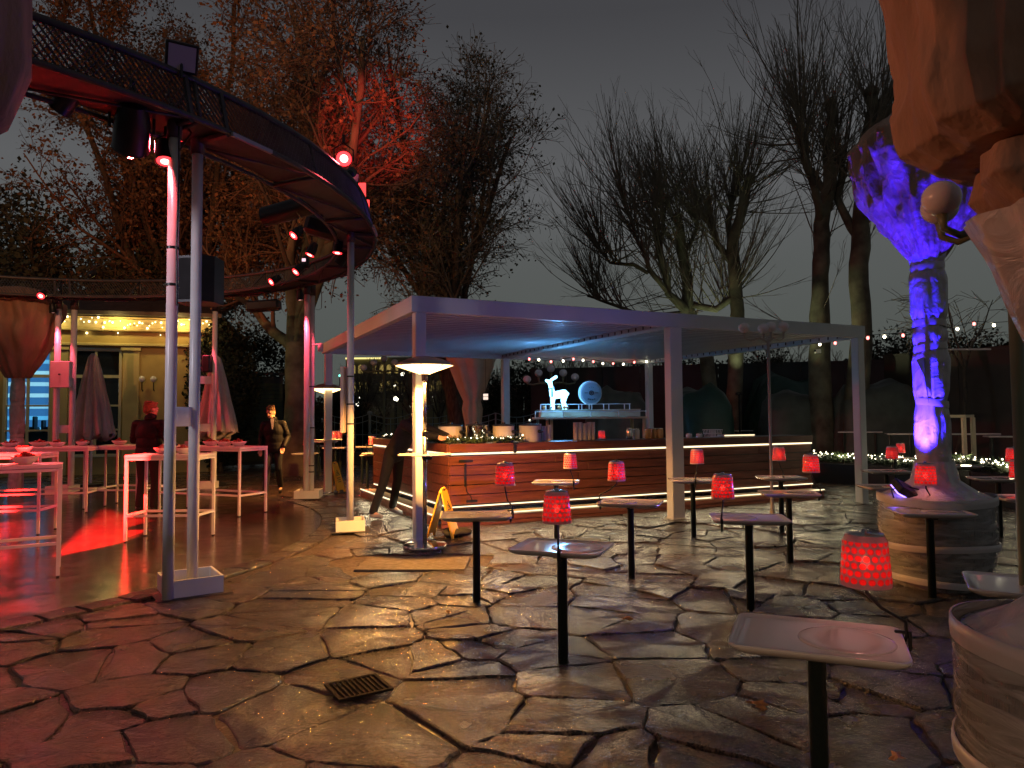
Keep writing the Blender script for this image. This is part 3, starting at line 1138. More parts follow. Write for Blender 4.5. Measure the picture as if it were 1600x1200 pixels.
# thin straps + camera on pair C
t, ps = colobj[2]
for z in (.5, .62, 2.15, 1.35):
    MB().lathe([(.054, -.010), (.054, .010)], tuple(ps[1] - Vector((t.location.x, t.location.y, -z))), 14).build('strap', M_black, t)
q = thing('security_camera', 'small white security camera on an arm off the pink-lit column pair', 'camera', (t.location.x + .05, t.location.y - .05, 2.95))
MB().tube([(.02, 0, 0), (.14, -.02, .01)], .018, 8).build('arm', M_pole, q)
MB().lathe([(.05, -.11), (.055, .02), (.03, .05)], (.19, -.04, -.02), 12).build('body', M_pole, q, smooth=True)
# switch box on pair D
t, ps = colobj[4]
q = thing('switch_box', 'square pink-lit switch box fixed to the left column pair', 'box', (t.location.x, t.location.y - .13, 2.22))
MB().box((0, 0, .28), (.42, .12, .56), bev=.012).build('case', M_pole, q, auto=30)
MB().lathe([(.02, 0), (.02, .01)], n=10, M=Matrix.Translation((0, -.066, .28)) @ Matrix.Rotation(R_(90), 4, 'X')).build('lock', M_black, q)

# ================================================================== PAVILION (ochre building)
pc = thing('pavilion', 'ochre classical pavilion with fairy lights along its frieze and tall windows', 'building', G(328, 735), 0)
pc.location = (-8.9, 20.9, 0)
pc.rotation_euler = (0, 0, R_(15) + pi)
pc.scale = (1, 1, 1.09)
# local: +x runs to the left in the photo, wall face at y=0, outside is +y
L_, H_ = 9.5, 4.1


def pbox(name, x0, x1, z0, z1, y0, y1, m, bev=0):
    return MB().box(((x0 + x1) / 2, (y0 + y1) / 2, (z0 + z1) / 2), (x1 - x0, y1 - y0, z1 - z0), bev=bev).build(name, m, pc)


openings = [(2.36, 3.70), (4.12, 5.30), (5.62, 7.60)]
xs = [0] + [v for o_ in openings for v in o_] + [L_]
for i in range(0, len(xs), 2):
    pbox('wall', xs[i], xs[i + 1], 0, 3.30, -.3, 0, M_ochre)
pbox('wall', 0, L_, 2.98 + .32, H_ - .35, -.3, 0, M_ochre)
for (a, b) in openings:
    pbox('wall', a, b, 0, .45, -.3, -.02, M_ochre)
pbox('wall', -.0, .3, 0, H_ - .35, -5, -.302, M_ochre)
# pilasters and mouldings
for x in (.02, 1.90, 3.72):
    pbox('pilaster', x, x + .42, 0, 3.22, 0, .07, M_ochre2, .01)
    pbox('capital', x - .05, x + .47, 3.222, 3.33, .0, .12, M_ochre2, .01)
pbox('lower_cornice', -.06, L_, 3.335, 3.42, 0.001, .16, M_ochre2, .02)
pbox('frieze', -.03, L_, 3.422, 3.72, 0.001, .08, M_ochre, 0)
pbox('upper_cornice', -.12, L_, 3.724, 3.80, -.3, .26, M_ochre2, .02)
pbox('frieze_board', -.14, L_, 3.802, 4.10, -.3, .22, M_ochre2, .01)
rf = MB()
rf.add([(-.35, .50, 4.12), (L_, .50, 4.12), (L_, -5, 4.12), (-.35, -5, 4.12), (-.35, .50, 4.22), (L_, .50, 4.22), (L_, -.5, 4.78), (.6, -.5, 4.78), (L_, -5, 4.80), (.6, -5, 4.80), (-.35, -5, 4.22)],
       [(3, 2, 1, 0), (0, 1, 5, 4), (4, 5, 6, 7), (7, 6, 8, 9), (4, 7, 9, 10), (0, 4, 10, 3)])
rf.build('roof', M_slate, pc)
for wi, (a, b) in enumerate(openings):
    lit = wi >= 1
    z0, z1 = .46, 3.28
    fr = MB()
    t = .07
    fr.box(((a + b) / 2, -.02, z1 - t / 2), (b - a, .10, t)).box(((a + b) / 2, -.02, z0 + t / 2), (b - a, .10, t))
    fr.box((a + t / 2, -.02, (z0 + z1) / 2), (t, .10, z1 - z0 - 2 * t)).box((b - t / 2, -.02, (z0 + z1) / 2), (t, .10, z1 - z0 - 2 * t))
    wn = fr.build('window', M_cream, pc)
    nm = 2
    for k in range(1, nm):
        x = a + (b - a) * k / nm
        MB().box((x, -.02, (z0 + z1) / 2), (.06, .08, z1 - z0 - 2 * t)).build('mullion', M_cream, wn)
    for z in (2.55, 1.79, 1.16):
        MB().box(((a + b) / 2, -.022, z), (b - a - 2 * t, .06, .045 if z < 2 else .08)).build('transom', M_cream, wn)
    for k in range(nm):
        xa, xb = a + t + (b - a - 2 * t) * k / nm, a + t + (b - a - 2 * t) * (k + 1) / nm
        MB().box(((xa + xb) / 2, -.05, (z0 + z1) / 2), (xb - xa - .06, .006, z1 - z0 - 2 * t)).build('pane', mat('clear_glass', (.9, .95, 1), .02, trans=1.0, ior=1.1) if lit else M_dark, wn)
    if lit:
        MB().box(((a + b) / 2, -1.9, 1.9), (b - a + 1.4, .02, 3.4)).build('lit_room', M_room, pc)
        q = MB()
        for k in range(5):
            xx = a + .2 + k * (b - a - .3) / 4
            q.box((xx, -1.2, .75 + .12 * (k % 2)), (.28, .3, .75), bev=.03)
            q.box((xx + .1, -1.0, 1.15 + .1 * (k % 3)), (.05, .3, .35), bev=.02)
        q.build('chairs_inside', mat('blue_chair', (.03, .08, .12), .5), pc)
# wall lamp brackets
for x in (1.5, 1.8):
    q = thing('wall_lamp', 'unlit globe lamp on a bracket on the ochre wall, ' + ('right one' if x < 1.6 else 'left one'), 'lamp', (0, 0, 0), 0, 'globe lamps on the pavilion wall')
    q.matrix_basis = pc.matrix_basis @ Matrix.Translation((x, .05, 2.15))
    MB().sphere((0, .12, .33), .085, 12, 8).build('globe', M_globe, q, smooth=True)
    MB().tube([(0, .0, .02), (0, .1, .05), (0, .12, .26)], .014, 6).build('bracket', M_black, q)
# fairy lights on the frieze
fl = thing('fairy_lights', 'string of small warm fairy lights draped along the pavilion frieze', 'lights', (0, 0, 0))
fl.matrix_basis = pc.matrix_basis.copy()
q = MB()
r = random.Random(9)
cb = MB()
pts = []
for k in range(95):
    x = .0 + 7.6 * k / 94 + r.uniform(-.05, .05)
    z = 3.96 + r.choice((.08, .0, -.06, -.15, -.30 if r.random() < .4 else 0)) + r.uniform(-.03, .03)
    y = .28 if z > 3.80 else .20
    if z < 3.70: y = .14
    s_ = r.choice((.014, .018, .028))
    q.sphere((x, y + .02, z), s_, 6, 4)
    if k % 3 == 0: pts.append((x, .27, 4.04 + r.uniform(-.02, .02)))
tag(q.build('bulb_string', E_fairy, fl), kind='stuff')
MB().tube(pts, .006, 5).build('wire', M_black, fl)
for x in (.8, 2.4, 4.2, 6.2):
    light('POINT', 'fairy_glow', pc.matrix_basis @ Vector((x, .62, 3.98)), 15, (1, .80, .25), fl, size=.05)
# icicle at the corner
q = MB()
for k in range(14): q.sphere((-.18, .2 + r.uniform(-.05, .05), 3.95 - .09 * k + r.uniform(-.02, .02)), .02, 6, 4)
tag(q.build('corner_bulbs', E_fairy, fl), kind='stuff')
# ================================================================== LOW TABLES WITH CLIPPED RED LAMPS
def rrect(w_, d_, rad, seg=4, bulge=0.0):
    pts = []
    for (cx, cy_, a0) in ((w_ / 2 - rad, d_ / 2 - rad, 0), (-w_ / 2 + rad, d_ / 2 - rad, pi / 2), (-w_ / 2 + rad, -d_ / 2 + rad, pi), (w_ / 2 - rad, -d_ / 2 + rad, 3 * pi / 2)):
        for k in range(seg + 1):
            a = a0 + pi / 2 * k / seg
            pts.append((cx + rad * cos(a), cy_ + rad * sin(a)))
    return pts


def make_table():
    t = thing('low_table', 'x', 'table')
    W_, D_ = .58, .45
    q = MB()
    loops = []
    for (sc_, z) in ((.60, .672), (.90, .688), (.985, .704), (1.0, .712), (.996, .719), (.975, .720), (.93, .713), (.80, .711)):
        loops.append([(p[0], p[1], z) for p in rrect(W_ * sc_, D_ * sc_, .05 * sc_)])
    n = len(loops[0])
    v = [p for l in loops for p in l]
    f = []
    for k in range(len(loops) - 1):
        for i in range(n):
            j = (i + 1) % n
            f.append((k * n + i, k * n + j, (k + 1) * n + j, (k + 1) * n + i))
    f.append(tuple(range(n - 1, -1, -1)))
    f.append(tuple(range((len(loops) - 1) * n, len(loops) * n)))
    q.add(v, f)
    q.build('table_top', M_tray, t, smooth=False, auto=35)
    q = MB()
    q.lathe([(.163, .7105), (.160, .7150), (.150, .7163), (.10, .7150), (.04, .7140), (.002, .7137)], (.10, 0, 0), 40)
    q.build('dish', mat('dish_glaze', (.66, .60, .55), .10, coat=.5), t, smooth=True)
    MB().lathe([(.031, -.02), (.031, .640), (.033, .645), (.033, .672)], n=18).build('leg', M_tpole, t, smooth=True)
    q = MB()
    q.box((0, 0, .668), (.30, .035, .010), bev=.002).box((0, 0, .6675), (.035, .26, .011), bev=.002)
    q.build('bracket', M_black, t)
    return t


def make_lamp():
    """clip lamp; origin at the clamp on the table edge (z=.72 of the table), shade above"""
    t = thing('clip_lamp', 'x', 'lamp')
    q = MB()
    prof = [(.086, -.092), (.0875, -.086), (.0755, .070), (.0665, .086), (.066, .092)]
    prof2 = [(r_ - .004, z) for r_, z in reversed(prof)]
    full = prof + prof2
    q.lathe(full + [full[0]], n=32, caps=False)
    sh = q.build('shade', M_shade, t, smooth=False, auto=40)
    cp = MB().lathe([(.060, -.004), (.066, 0), (.064, .004), (.012, .006), (.012, .016), (.004, .018)], n=20)
    cp = cp.build('cap', M_steel, sh, smooth=True, loc=(0, 0, .092))
    bl = MB().sphere((0, 0, -.012), .017, 10, 8, (1, 1, 1.4)).build('bulb', E_lampb, sh, smooth=True)
    sh.location = (0, 0, .30)
    ld = light('POINT', 'bulb_light', (0, 0, .29), 1.6, (1, .27, .25), None, size=.02)
    ld.parent = t
    return t


def lamp_stem(t, dx, dy, zc):
    q = MB()
    q.tube([(0, 0, -.03), (.012, -.004, .0), (.02 + dx * .1, dy * .1, .05), (dx * .6, dy * .6, .10), (dx, dy, zc - .12), (dx, dy, zc - .05)], .007, 6)
    q.build('stem', M_black, t, smooth=True)
    q = MB()
    q.box((0, 0, .012), (.055, .018, .010), bev=.003).box((0, 0, -.048), (.055, .018, .010), bev=.003).box((.022, 0, -.018), (.012, .02, .06), bev=.003)
    q.tube([(0, 0, -.05), (0, 0, -.085)], .010, 8)
    q.build('clamp', M_black, t)


tab0 = make_table()
lam0 = make_lamp()
first = [True, True]


def place_table(c, rz, label, grp='low tables with clipped red lamps', flip=False):
    t = tab0 if first[0] else copy_tree(tab0)
    first[0] = False
    t.location = (c[0], c[1], 0)
    t.rotation_euler = (0, 0, rz + (pi if flip else 0))
    tag(t, label, 'table', grp)
    return t


lamp_list = []


def place_lamp(cl, shade_pt, face, label, energy=None):
    lamp_list.append((Vector(cl), Vector(shade_pt), face, label, energy))


RED_ = 'clip lamps with red dotted shades'
# (centre pixel of the top | pole base pixel), rotation deg, flip, label, clamp pixel, shade centre pixel, lamp label
T = [
    (('top', 1275, 992), -23, False, 'nearest low table, its white top big in the right foreground', (1384, 990), (1352, 874), 'largest red dotted lamp, clipped to the nearest table in the right foreground'),
    (('base', 745, 940), 3, False, 'low table with white top left of centre, its post casting a shadow on the stones', (800, 800), (789, 741), 'red lamp on the low table left of centre, in front of the bar corner'),
    (('base', 880, 1036), -21, False, 'low table in the centre whose glossy top mirrors the cyan deer', (867, 868), (870, 792), 'red lamp above the cyan-mirroring table in the centre foreground'),
    (('base', 987, 904), -18, True, 'low table between the centre table and the middle pergola post', (977, 783), (977, 736), 'red lamp just left of the middle pergola post, before the bar boards'),
    (('base', 1173, 952), -10, True, 'low table right of the middle pergola post with its pale dish at the left end', (1112, 818), (1129, 760), 'red lamp at the left end of the table right of the middle pergola post'),
    (('base', 870, 842), -8, False, 'small-looking low table close in front of the middle of the bar', (905, 762), (891, 720), 'red lamp clipped to the table close in front of the middle of the bar'),
    (('base', 1084, 838), -6, True, 'low table directly behind the middle pergola post near the bar', (1088, 752), (1089, 713), 'red lamp just right of the middle pergola post, against the bar boards'),
    (('base', 1235, 878), -12, False, 'low table crossing the pole of the globe street lamp', (1278, 770), (1267, 724), 'red and violet lamp right of the globe lamp pole, before the lit garland'),
    (('base', 1222, 832), -6, False, 'low table near the right end of the bar behind the globe lamp pole', (1222, 742), (1217, 709), 'red lamp behind the globe lamp pole at the right end of the bar'),
    (('base', 1457, 935), -10, False, 'low table in front of the wrapped barrel, half lit blue', (1448, 788), (1446, 741), 'red lamp in front of the foot of the blue-lit wrapped trunk'),
    (('top', 1622, 914), -28, False, 'low table cut by the right edge of the picture above the near barrel', None, None, None),
    (('base', 1563, 838), -10, False, 'low table right of the wrapped barrel, just left of the greenish lamp pole', (1585, 742), (1583, 711), 'red lamp above the garland left of the greenish lamp pole, upper one of two'),
    (('top', 1388, 759), -6, False, 'low table between the right pergola post and the wrapped trunk, nearer one', None, None, None),
    (('top', 1385, 735), -6, False, 'low table between the right pergola post and the wrapped trunk, farther one', (1395, 733), (1394, 719), 'red lamp left of the wrapped trunk, lower one of two'),
    (('top', 1605, 776), -10, False, 'low table at the right edge behind the greenish lamp pole', (1592, 770), (1592, 733), 'red lamp at the right edge behind the greenish lamp pole'),
    (('top', 1495, 727), -5, False, 'low table far right of the wrapped trunk before the lit garland', None, None, None),
    (('top', 478, 708), 2, False, 'low table beside the big tree trunk behind the pink-lit columns', (478, 707), (479, 690), 'red lamp half hidden by the pink-lit column pair'),
    (('top', 503, 672 + 24), 2, False, 'low table behind the far patio heater', None, None, None),
]
for (kind, px, py), rz, flip, lab, cl, shd, llab in T:
    c = G(px, py, .72) if kind == 'top' else G(px, py)
    place_table(c, R_(rz), lab, flip=flip)
    if cl:
        cp = G(cl[0], cl[1], .72)
        # clamp on the real edge of this table
        M_ = Matrix.Translation((c.x, c.y, 0)) @ Rz(R_(rz))
        l = M_.inverted() @ cp
        hx, hy = .29, .225
        if abs(l.x) / hx > abs(l.y) / hy:
            s_ = hx / max(1e-6, abs(l.x)); l.x = hx if l.x > 0 else -hx; l.y = max(-hy * .7, min(hy * .7, l.y))
            face = R_(rz) + (0 if l.x > 0 else pi)
        else:
            l.y = hy if l.y > 0 else -hy; l.x = max(-hx * .8, min(hx * .8, l.x))
            face = R_(rz) + (pi / 2 if l.y > 0 else -pi / 2)
        cw = M_ @ Vector((l.x, l.y, .72))
        sw = D(shd[0], shd[1], cw.y)
        if abs(sw.x - cw.x) > .16: sw.x = cw.x + .16 * (1 if sw.x > cw.x else -1)
        sw.z = max(.96, min(1.06, sw.z))
        place_lamp(cw, sw, face, llab)
# lamps farther off without a visible low table of their own stand on bar tables (below)


def build_lamp(cw, sw, face, lab, energy=None):
    t = lam0 if first[1] else copy_tree(lam0)
    first[1] = False
    t.location = cw
    t.rotation_euler = (0, 0, face)
    d = Rz(-face) @ (sw - cw)
    for ch in t.children:
        if ch.name.startswith('shade'): ch.location = d
        if ch.type == 'LIGHT':
            ch.location = d + Vector((0, 0, -.01))
            if energy is not None:
                ch.data = ch.data.copy()
                ch.data.energy = energy
    tag(t, lab, 'lamp', RED_)
    return t, d


built = []
for (cw, sw, face, lab, en) in lamp_list:
    built.append(build_lamp(cw, sw, face, lab, en))
for t, d in built:
    lamp_stem(t, d.x, d.y, d.z)

# ================================================================== HIGH BUFFET TABLES ON THE DANCE FLOOR
def high_table(c, rz, lx, ly, lab, h=1.09):
    t = thing('high_table', lab, 'table', (c[0], c[1], 0), rz, 'white high tables on the dance floor')
    MB().box((0, 0, h - .02), (lx, ly, .035), bev=.003).build('table_top', M_white, t)
    s_ = .032
    for sx in (-1, 1):
        for sy in (-1, 1):
            l = MB().box((sx * (lx / 2 - s_ / 2 - .003), sy * (ly / 2 - s_ / 2 - .003), (h - .04) / 2 + .01), (s_, s_, h - .06)).build('leg', M_white, t)
            MB().box((sx * (lx / 2 - s_ / 2 - .003), sy * (ly / 2 - s_ / 2 - .003), .010), (s_ * .8, s_ * .8, .012)).build('foot', M_black, l)
    z = .33
    for sy in (-1, 1):
        MB().box((0, sy * (ly / 2 - s_ / 2 - .003), z), (lx - 2 * s_ - .008, s_ * .9, s_ * .9)).build('foot_rail', M_white, t)
        MB().box((0, sy * (ly / 2 - s_ / 2 - .003), h - .056), (lx - 2 * s_ - .008, s_ * .9, s_ * .9)).build('top_rail', M_white, t)
    for sx in (-1, 1):
        MB().box((sx * (lx / 2 - s_ / 2 - .003), 0, z + .0), (s_ * .9, ly - 2 * s_ - .008, s_ * .9)).build('foot_rail', M_white, t)
        MB().box((sx * (lx / 2 - s_ / 2 - .003), 0, h - .056), (s_ * .9, ly - 2 * s_ - .008, s_ * .9)).build('top_rail', M_white, t)
    return t


ht = [high_table((-5.12, 6.84), .55, 1.35, .52, 'white high table nearest the left edge with two bowls on it', 1.10),
      high_table((-7.45, 9.6), .18, 2.2, .55, 'white high table second from the camera at the left edge'),
      high_table((-8.25, 12.0), .2, 2.3, .9, 'farthest white high table at the left edge, piled with dishes'),
      high_table((-6.85, 12.65), -.1, 1.0, .9, 'small white high table between the closed parasol and the man seen from behind'),
      high_table((-4.385, 9.15), 0, .93, .52, 'white high table seen just behind the nearest column pair'),
      high_table((-4.95, 11.75), -.40, 1.75, .62, 'white high table beyond the nearest columns with bowls and plates')]


def bowl(c, r_, lab, name='bowl', food=True, h=.075):
    t = thing(name, lab, 'bowl', c, 0, 'white bowls of food on the high tables')
    q = MB()
    q.lathe([(r_ * .42, 0), (r_ * .55, .008), (r_ * .85, h * .65), (r_, h), (r_ * .97, h + .002), (r_ * .80, h * .65), (r_ * .5, .018), (.002, .014)], n=20)
    q.build('dish', M_pot, t, smooth=True)
    if food:
        q = MB()
        rr = random.Random(int(c[0] * 977))
        for k in range(14):
            a, d = rr.uniform(0, 2 * pi), rr.uniform(0, r_ * .6)
            q.sphere((d * cos(a), d * sin(a), h * .80 + rr.uniform(0, .055) * (1 - d / r_)), rr.uniform(.018, .034), 7, 5, (1, 1.2, .7))
        tag(q.build('food', M_food, t, smooth=True), kind='stuff')
    return t


def on(tb, lx, ly):
    return tb.matrix_basis @ Vector((lx, ly, 1.0985 if tb is ht[0] else 1.0885))


for (tb, x, y, r_, lab) in [
    (ht[0], .36, .02, .125, 'wide white bowl at the right end of the nearest left table'), (ht[0], -.0, .06, .13, 'white bowl left of the wide one on the nearest left table'),
    (ht[1], .3, 0, .12, 'white bowl on the second left table'), (ht[1], .75, .05, .10, 'small bowl at the right end of the second left table'),
    (ht[2], .2, .1, .16, 'red-lit serving bowl in the middle of the farthest left table'), (ht[2], .55, -.1, .13, 'red-lit bowl on the farthest left table, right of the serving bowl'), (ht[2], .85, .15, .11, 'red-lit bowl near the right end of the farthest left table'), (ht[2], -.2, 0, .14, 'red-lit bowl at the left of the farthest left table'),
    (ht[3], -.15, 0, .13, 'white bowl on the small square table, left one'), (ht[3], .25, .1, .12, 'white bowl on the small square table, right one'),
    (ht[4], -.12, .05, .13, 'white bowl on the table behind the nearest columns, left one'), (ht[4], .16, .0, .12, 'white bowl on the table behind the nearest columns, partly behind a column'),
    (ht[5], -.10, .05, .13, 'shallow white bowl in the middle of the long far table'), (ht[5], .25, .0, .14, 'white bowl of red food right of the nearest columns'), (ht[5], .55, .0, .13, 'rightmost white bowl of red food on the long far table')]:
    bowl(on(tb, x, y), r_, lab)
# plate stack and propped menu on the long table
q = thing('plate_stack', 'stack of plates on the long high table between the two near columns', 'plates', on(ht[5], -.42, -.05))
for k in range(5):
    MB().lathe([(.07, 0), (.12, .016), (.118, .018), (.07, .006), (.002, .005)], (0, 0, k * .014), 18).build('plate', M_pot, q, smooth=True)

# ================================================================== PATIO HEATERS
def make_heater():
    t = thing('patio_heater', 'x', 'heater')
    MB().lathe([(.03, .0), (.255, .0), (.262, .02), (.255, .04), (.10, .055), (.04, .06)], n=32).build('base', M_chrome, t, smooth=False, auto=40)
    MB().lathe([(.026, .058), (.026, 1.30)], n=16).build('lower_pole', M_steel, t, smooth=True)
    MB().lathe([(.021, 1.29), (.021, 1.98)], n=16).build('upper_pole', M_steel, t, smooth=True)
    MB().lathe([(.032, 1.29), (.034, 1.35), (.026, 1.36)], n=12).build('collar', M_black, t)
    MB().lathe([(.02, 1.94), (.036, 1.95), (.040, 2.02), (.055, 2.035)], n=14).build('neck', M_chrome, t, smooth=True)
    s_ = MB()
    s_.lathe([(.31, 1.073), (.315, 1.083), (.31, 1.090), (.03, 1.088)], n=36)
    s_.build('shelf', M_tray, t, auto=40)
    MB().box((.03, -.02, 1.045), (.12, .05, .05), bev=.01).build('shelf_bracket', M_black, t)
    # lower reflector cone (wire guard) with glowing element, hood above
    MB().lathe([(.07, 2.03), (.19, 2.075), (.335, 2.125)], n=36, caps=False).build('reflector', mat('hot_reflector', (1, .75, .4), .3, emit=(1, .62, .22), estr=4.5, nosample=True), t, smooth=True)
    MB().lathe([(.10, 2.05), (.135, 2.085), (.12, 2.125), (.05, 2.14)], n=24).build('element', E_heat, t, smooth=True)
    MB().lathe([(.345, 2.122), (.35, 2.128), (.30, 2.165), (.20, 2.205), (.09, 2.235), (.002, 2.245)], n=40, caps=False).build('hood', M_hood, t, smooth=True)
    q = MB()
    for k in range(8):
        a = 2 * pi * k / 8
        q.tube([(.345 * cos(a), .345 * sin(a), 2.124), (.20 * cos(a), .20 * sin(a), 2.074), (.07 * cos(a), .07 * sin(a), 2.03)], .0035, 5)
    q.build('guard', M_steel, t)
    ld = light('SPOT', 'heater_light', (0, 0, 1.985), 1500, (1, .43, .09), None, size=.06, angle=166, blend=.3)
    ld.parent = t
    return t


h0 = make_heater()
p = G(664, 857)
h0.location = (p.x, p.y, .012)
tag(h0, 'lit patio heater with round shelf in front of the left pergola post', 'heater', 'lit patio heaters')
h1 = copy_tree(h0)
p = G(510, 771)
h1.location = (p.x, p.y, .012)
tag(h1, 'farther lit patio heater between the pink columns and the back pergola post', 'heater', 'lit patio heaters')
for ch in h1.children:
    if ch.type == 'LIGHT':
        ch.data = ch.data.copy()
        ch.data.energy = 900
# added heater behind the camera, out of view, to light the near table
h2 = copy_tree(h0)
h2.location = (-1.1, -2.3, 0)
tag(h2, 'added patio heater out of view behind the viewpoint, lighting the near table', 'heater', 'lit patio heaters')
for ch in h2.children:
    if ch.type == 'LIGHT':
        ch.data = ch.data.copy()
        ch.data.energy = 700
        ch.data.color = (1, .52, .24)

# ================================================================== YELLOW WET-FLOOR SIGNS
def make_sign():
    t = thing('wet_floor_sign', 'x', 'sign')
    for s_ in (-1, 1):
        q = MB()
        T_ = Matrix.Translation((0, s_ * .17, 0)) @ Matrix.Rotation(R_(s_ * 15.5), 4, 'X')
        out_ = [(-.15, .0), (-.10, .0), (-.08, .05), (.08, .05), (.10, .0), (.15, .0), (.105, .60), (.06, .635), (.05, .60), (-.05, .60), (-.06, .635), (-.105, .60)]
        v = [T_ @ Vector((p[0], -.009, p[1])) for p in out_] + [T_ @ Vector((p[0], .009, p[1])) for p in out_]
        n = len(out_)
        q.add(v, [tuple(range(n)), tuple(range(2 * n - 1, n - 1, -1))] + [((i + 1) % n, i, i + n, (i + 1) % n + n) for i in range(n)])
        pnl = q.build('panel', M_yellow, t)
        # printed pictogram: triangle with a slipping figure, lines of lettering below
        q = MB()
        yo = s_ * .0105

        def ln(a, b, w_):
            A = T_ @ Vector((a[0], yo, a[1])); B = T_ @ Vector((b[0], yo, b[1]))
            q.bar(A, B, .003, w_)
        tri = [(-.058, .36), (.058, .36), (0, .47)]
        for i in range(3): ln(tri[i], tri[(i + 1) % 3], .009)
        ln((-.012, .425), (.010, .395), .010); ln((.010, .395), (.030, .385), .008); ln((.010, .395), (-.016, .378), .008); ln((-.010, .42), (-.028, .405), .006)
        for z in (.30, .26, .22): ln((-.06, z), (.06, z), .016)
        q.build('pictogram', M_black, pnl)
    MB().tube([(-.055, 0, .612), (.055, 0, .612)], .014, 8).build('hinge', M_yellow, t)
    return t


sg = make_sign()
p = G(672, 840)
sg.location = (p.x + .17, p.y - .02, .012)
sg.rotation_euler = (0, 0, R_(76))
tag(sg, 'yellow folding wet floor sign leaning open beside the foot of the near heater', 'sign', 'yellow wet floor signs')
s2 = copy_tree(sg)
p = G(522, 770)
s2.location = (p.x, p.y + .02, .012)
s2.rotation_euler = (0, 0, R_(72))
tag(s2, 'yellow folding wet floor sign behind the back-left pergola post', 'sign', 'yellow wet floor signs')
# black bag on the ground beside the near sign
q = MB()
q.lathe([(.05, 0), (.18, .015), (.19, .05), (.12, .085), (.02, .095)], n=16, fn=lambda a, z, r_: (r_ * (1 + .15 * sin(3 * a + 1)), .01 * sin(4 * a)))
p = G(697, 838)
tag(q.build('bag', M_blackf, smooth=True, loc=(p.x + .12, p.y, .012)), 'crumpled black bag lying by the bar corner next to the yellow sign', 'bag')

# ================================================================== GLOBE STREET LAMPS
def globe_lamp(name, loc, h, gr, arms, lab, grp=None, m=M_lpole, pr=.024, drop=.0):
    t = thing(name, lab, 'street lamp', loc, 0, grp)
    MB().lathe([(pr * 2.2, 0), (pr * 2.0, .10), (pr * 1.2, .14), (pr, .5), (pr, h)], n=14).build('pole', m, t, smooth=True)
    for (a, L_, up) in arms:
        dx, dy = cos(a), sin(a)
        ar = MB()
        e_ = Vector((dx * L_, dy * L_, h + up))
        ar.tube([(0, 0, h - .02), (dx * L_ * .35, dy * L_ * .35, h + .05), (dx * L_ * .75, dy * L_ * .75, h - .02 + up * .2), (dx * L_ * .98, dy * L_ * .98, h + up * .35), e_], [pr * .75, pr * .7, pr * .6, pr * .6, pr * .9], 8)
        arm = ar.build('arm', m, t, smooth=True)
        MB().sphere(e_ + Vector((0, 0, gr * .85)), gr, 18, 12, (1, 1, .95)).build('globe', M_globe, arm, smooth=True)
    return t


p = G(1207, 811)
globe_lamp('globe_lamp', (p.x, p.y, 0), 2.62, .083, [(pi * 1.02, .36, .13), (.45, .32, .16), (pi * .30, .16, .16), (pi * .60, .10, .13)], 'slim street lamp with unlit lilac globes rising in front of the pergola roof', m=mat('grey_pole', (.34, .30, .27), .4), pr=.022)
globe_lamp('globe_lamp', (2.415, 3.38, 0), 2.38, .088, [(pi * .985, .325, .11), (pi * .76, .30, .12), (-.3, .4, .1)], 'greenish street lamp at the right edge reaching two unlit globes before the violet shroud', pr=.030)

# ================================================================== BARRELS, WRAPPED TRUNKS, SHROUDED UMBRELLAS
def barrel_prof(r_, h):
    return [(r_ * .80, 0), (r_ * .90, h * .12), (r_ * .99, h * .40), (r_ * 1.02, h * .65), (r_, h)]


def barrel(loc, r_, h, lab, twist=0.0):
    t = thing('wrapped_barrel', lab, 'barrel', loc, 0, 'film-wrapped barrel planters')
    ns = 26
    for k in range(ns):
        a0, a1 = 2 * pi * (k + .04) / ns, 2 * pi * (k + .96) / ns
        pr = barrel_prof(r_ * .965, h * .97)
        v = []
        for (rr, z) in pr:
            for (aa, dr_) in ((a0, 0), (a1, 0), (a1, -.02), (a0, -.02)):
                v.append(((rr + dr_) * cos(aa), (rr + dr_) * sin(aa), z))
        f = []
        for i in range(len(pr) - 1):
            for q_ in range(4):
                j = (q_ + 1) % 4
                f.append((i * 4 + q_, i * 4 + j, i * 4 + 4 + j, i * 4 + 4 + q_))
        f += [(3, 2, 1, 0), tuple(range(len(v) - 4, len(v)))]
        MB().add(v, f).build('stave', M_barrel, t)
    MB().lathe([(r_ * .9, h * .90), (.002, h * .93)], n=24, caps=False).build('soil', M_mortar, t)

    def fn(a, z, rr):
        n_ = mnoise.noise(Vector((cos(a) * 2.2, sin(a) * 2.2, z * 5 + twist)))
        return rr * (1.015 + .018 * n_), 0
    prof = []
    for i in range(25):
        z = h * i / 24
        pr = barrel_prof(r_, h)
        for (ra, za), (rb, zb) in zip(pr[:-1], pr[1:]):
            if za <= z <= zb + 1e-6:
                prof.append((ra + (rb - ra) * (z - za) / (zb - za), z)); break
    MB().lathe(prof, n=48, fn=fn, caps=False).build('film', M_clear, t, smooth=True)
    for (zf_, th) in ((.955, .075), (.47, .055), (.10, .055)):
        z0 = h * zf_
        rr = r_ * (1.0 if zf_ > .8 else (1.012 if zf_ > .3 else .915))
        MB().lathe([(rr * 1.036, z0 - th / 2), (rr * 1.042, z0), (rr * 1.036, z0 + th / 2), (rr * 1.02, z0 + th / 2)], n=48, caps=False,
                   fn=lambda a, z, r2: (r2 * (1 + .006 * sin(5 * a)), .012 * sin(2 * a + zf_ * 9))).build('tape_band', M_tape, t, smooth=True)
    return t


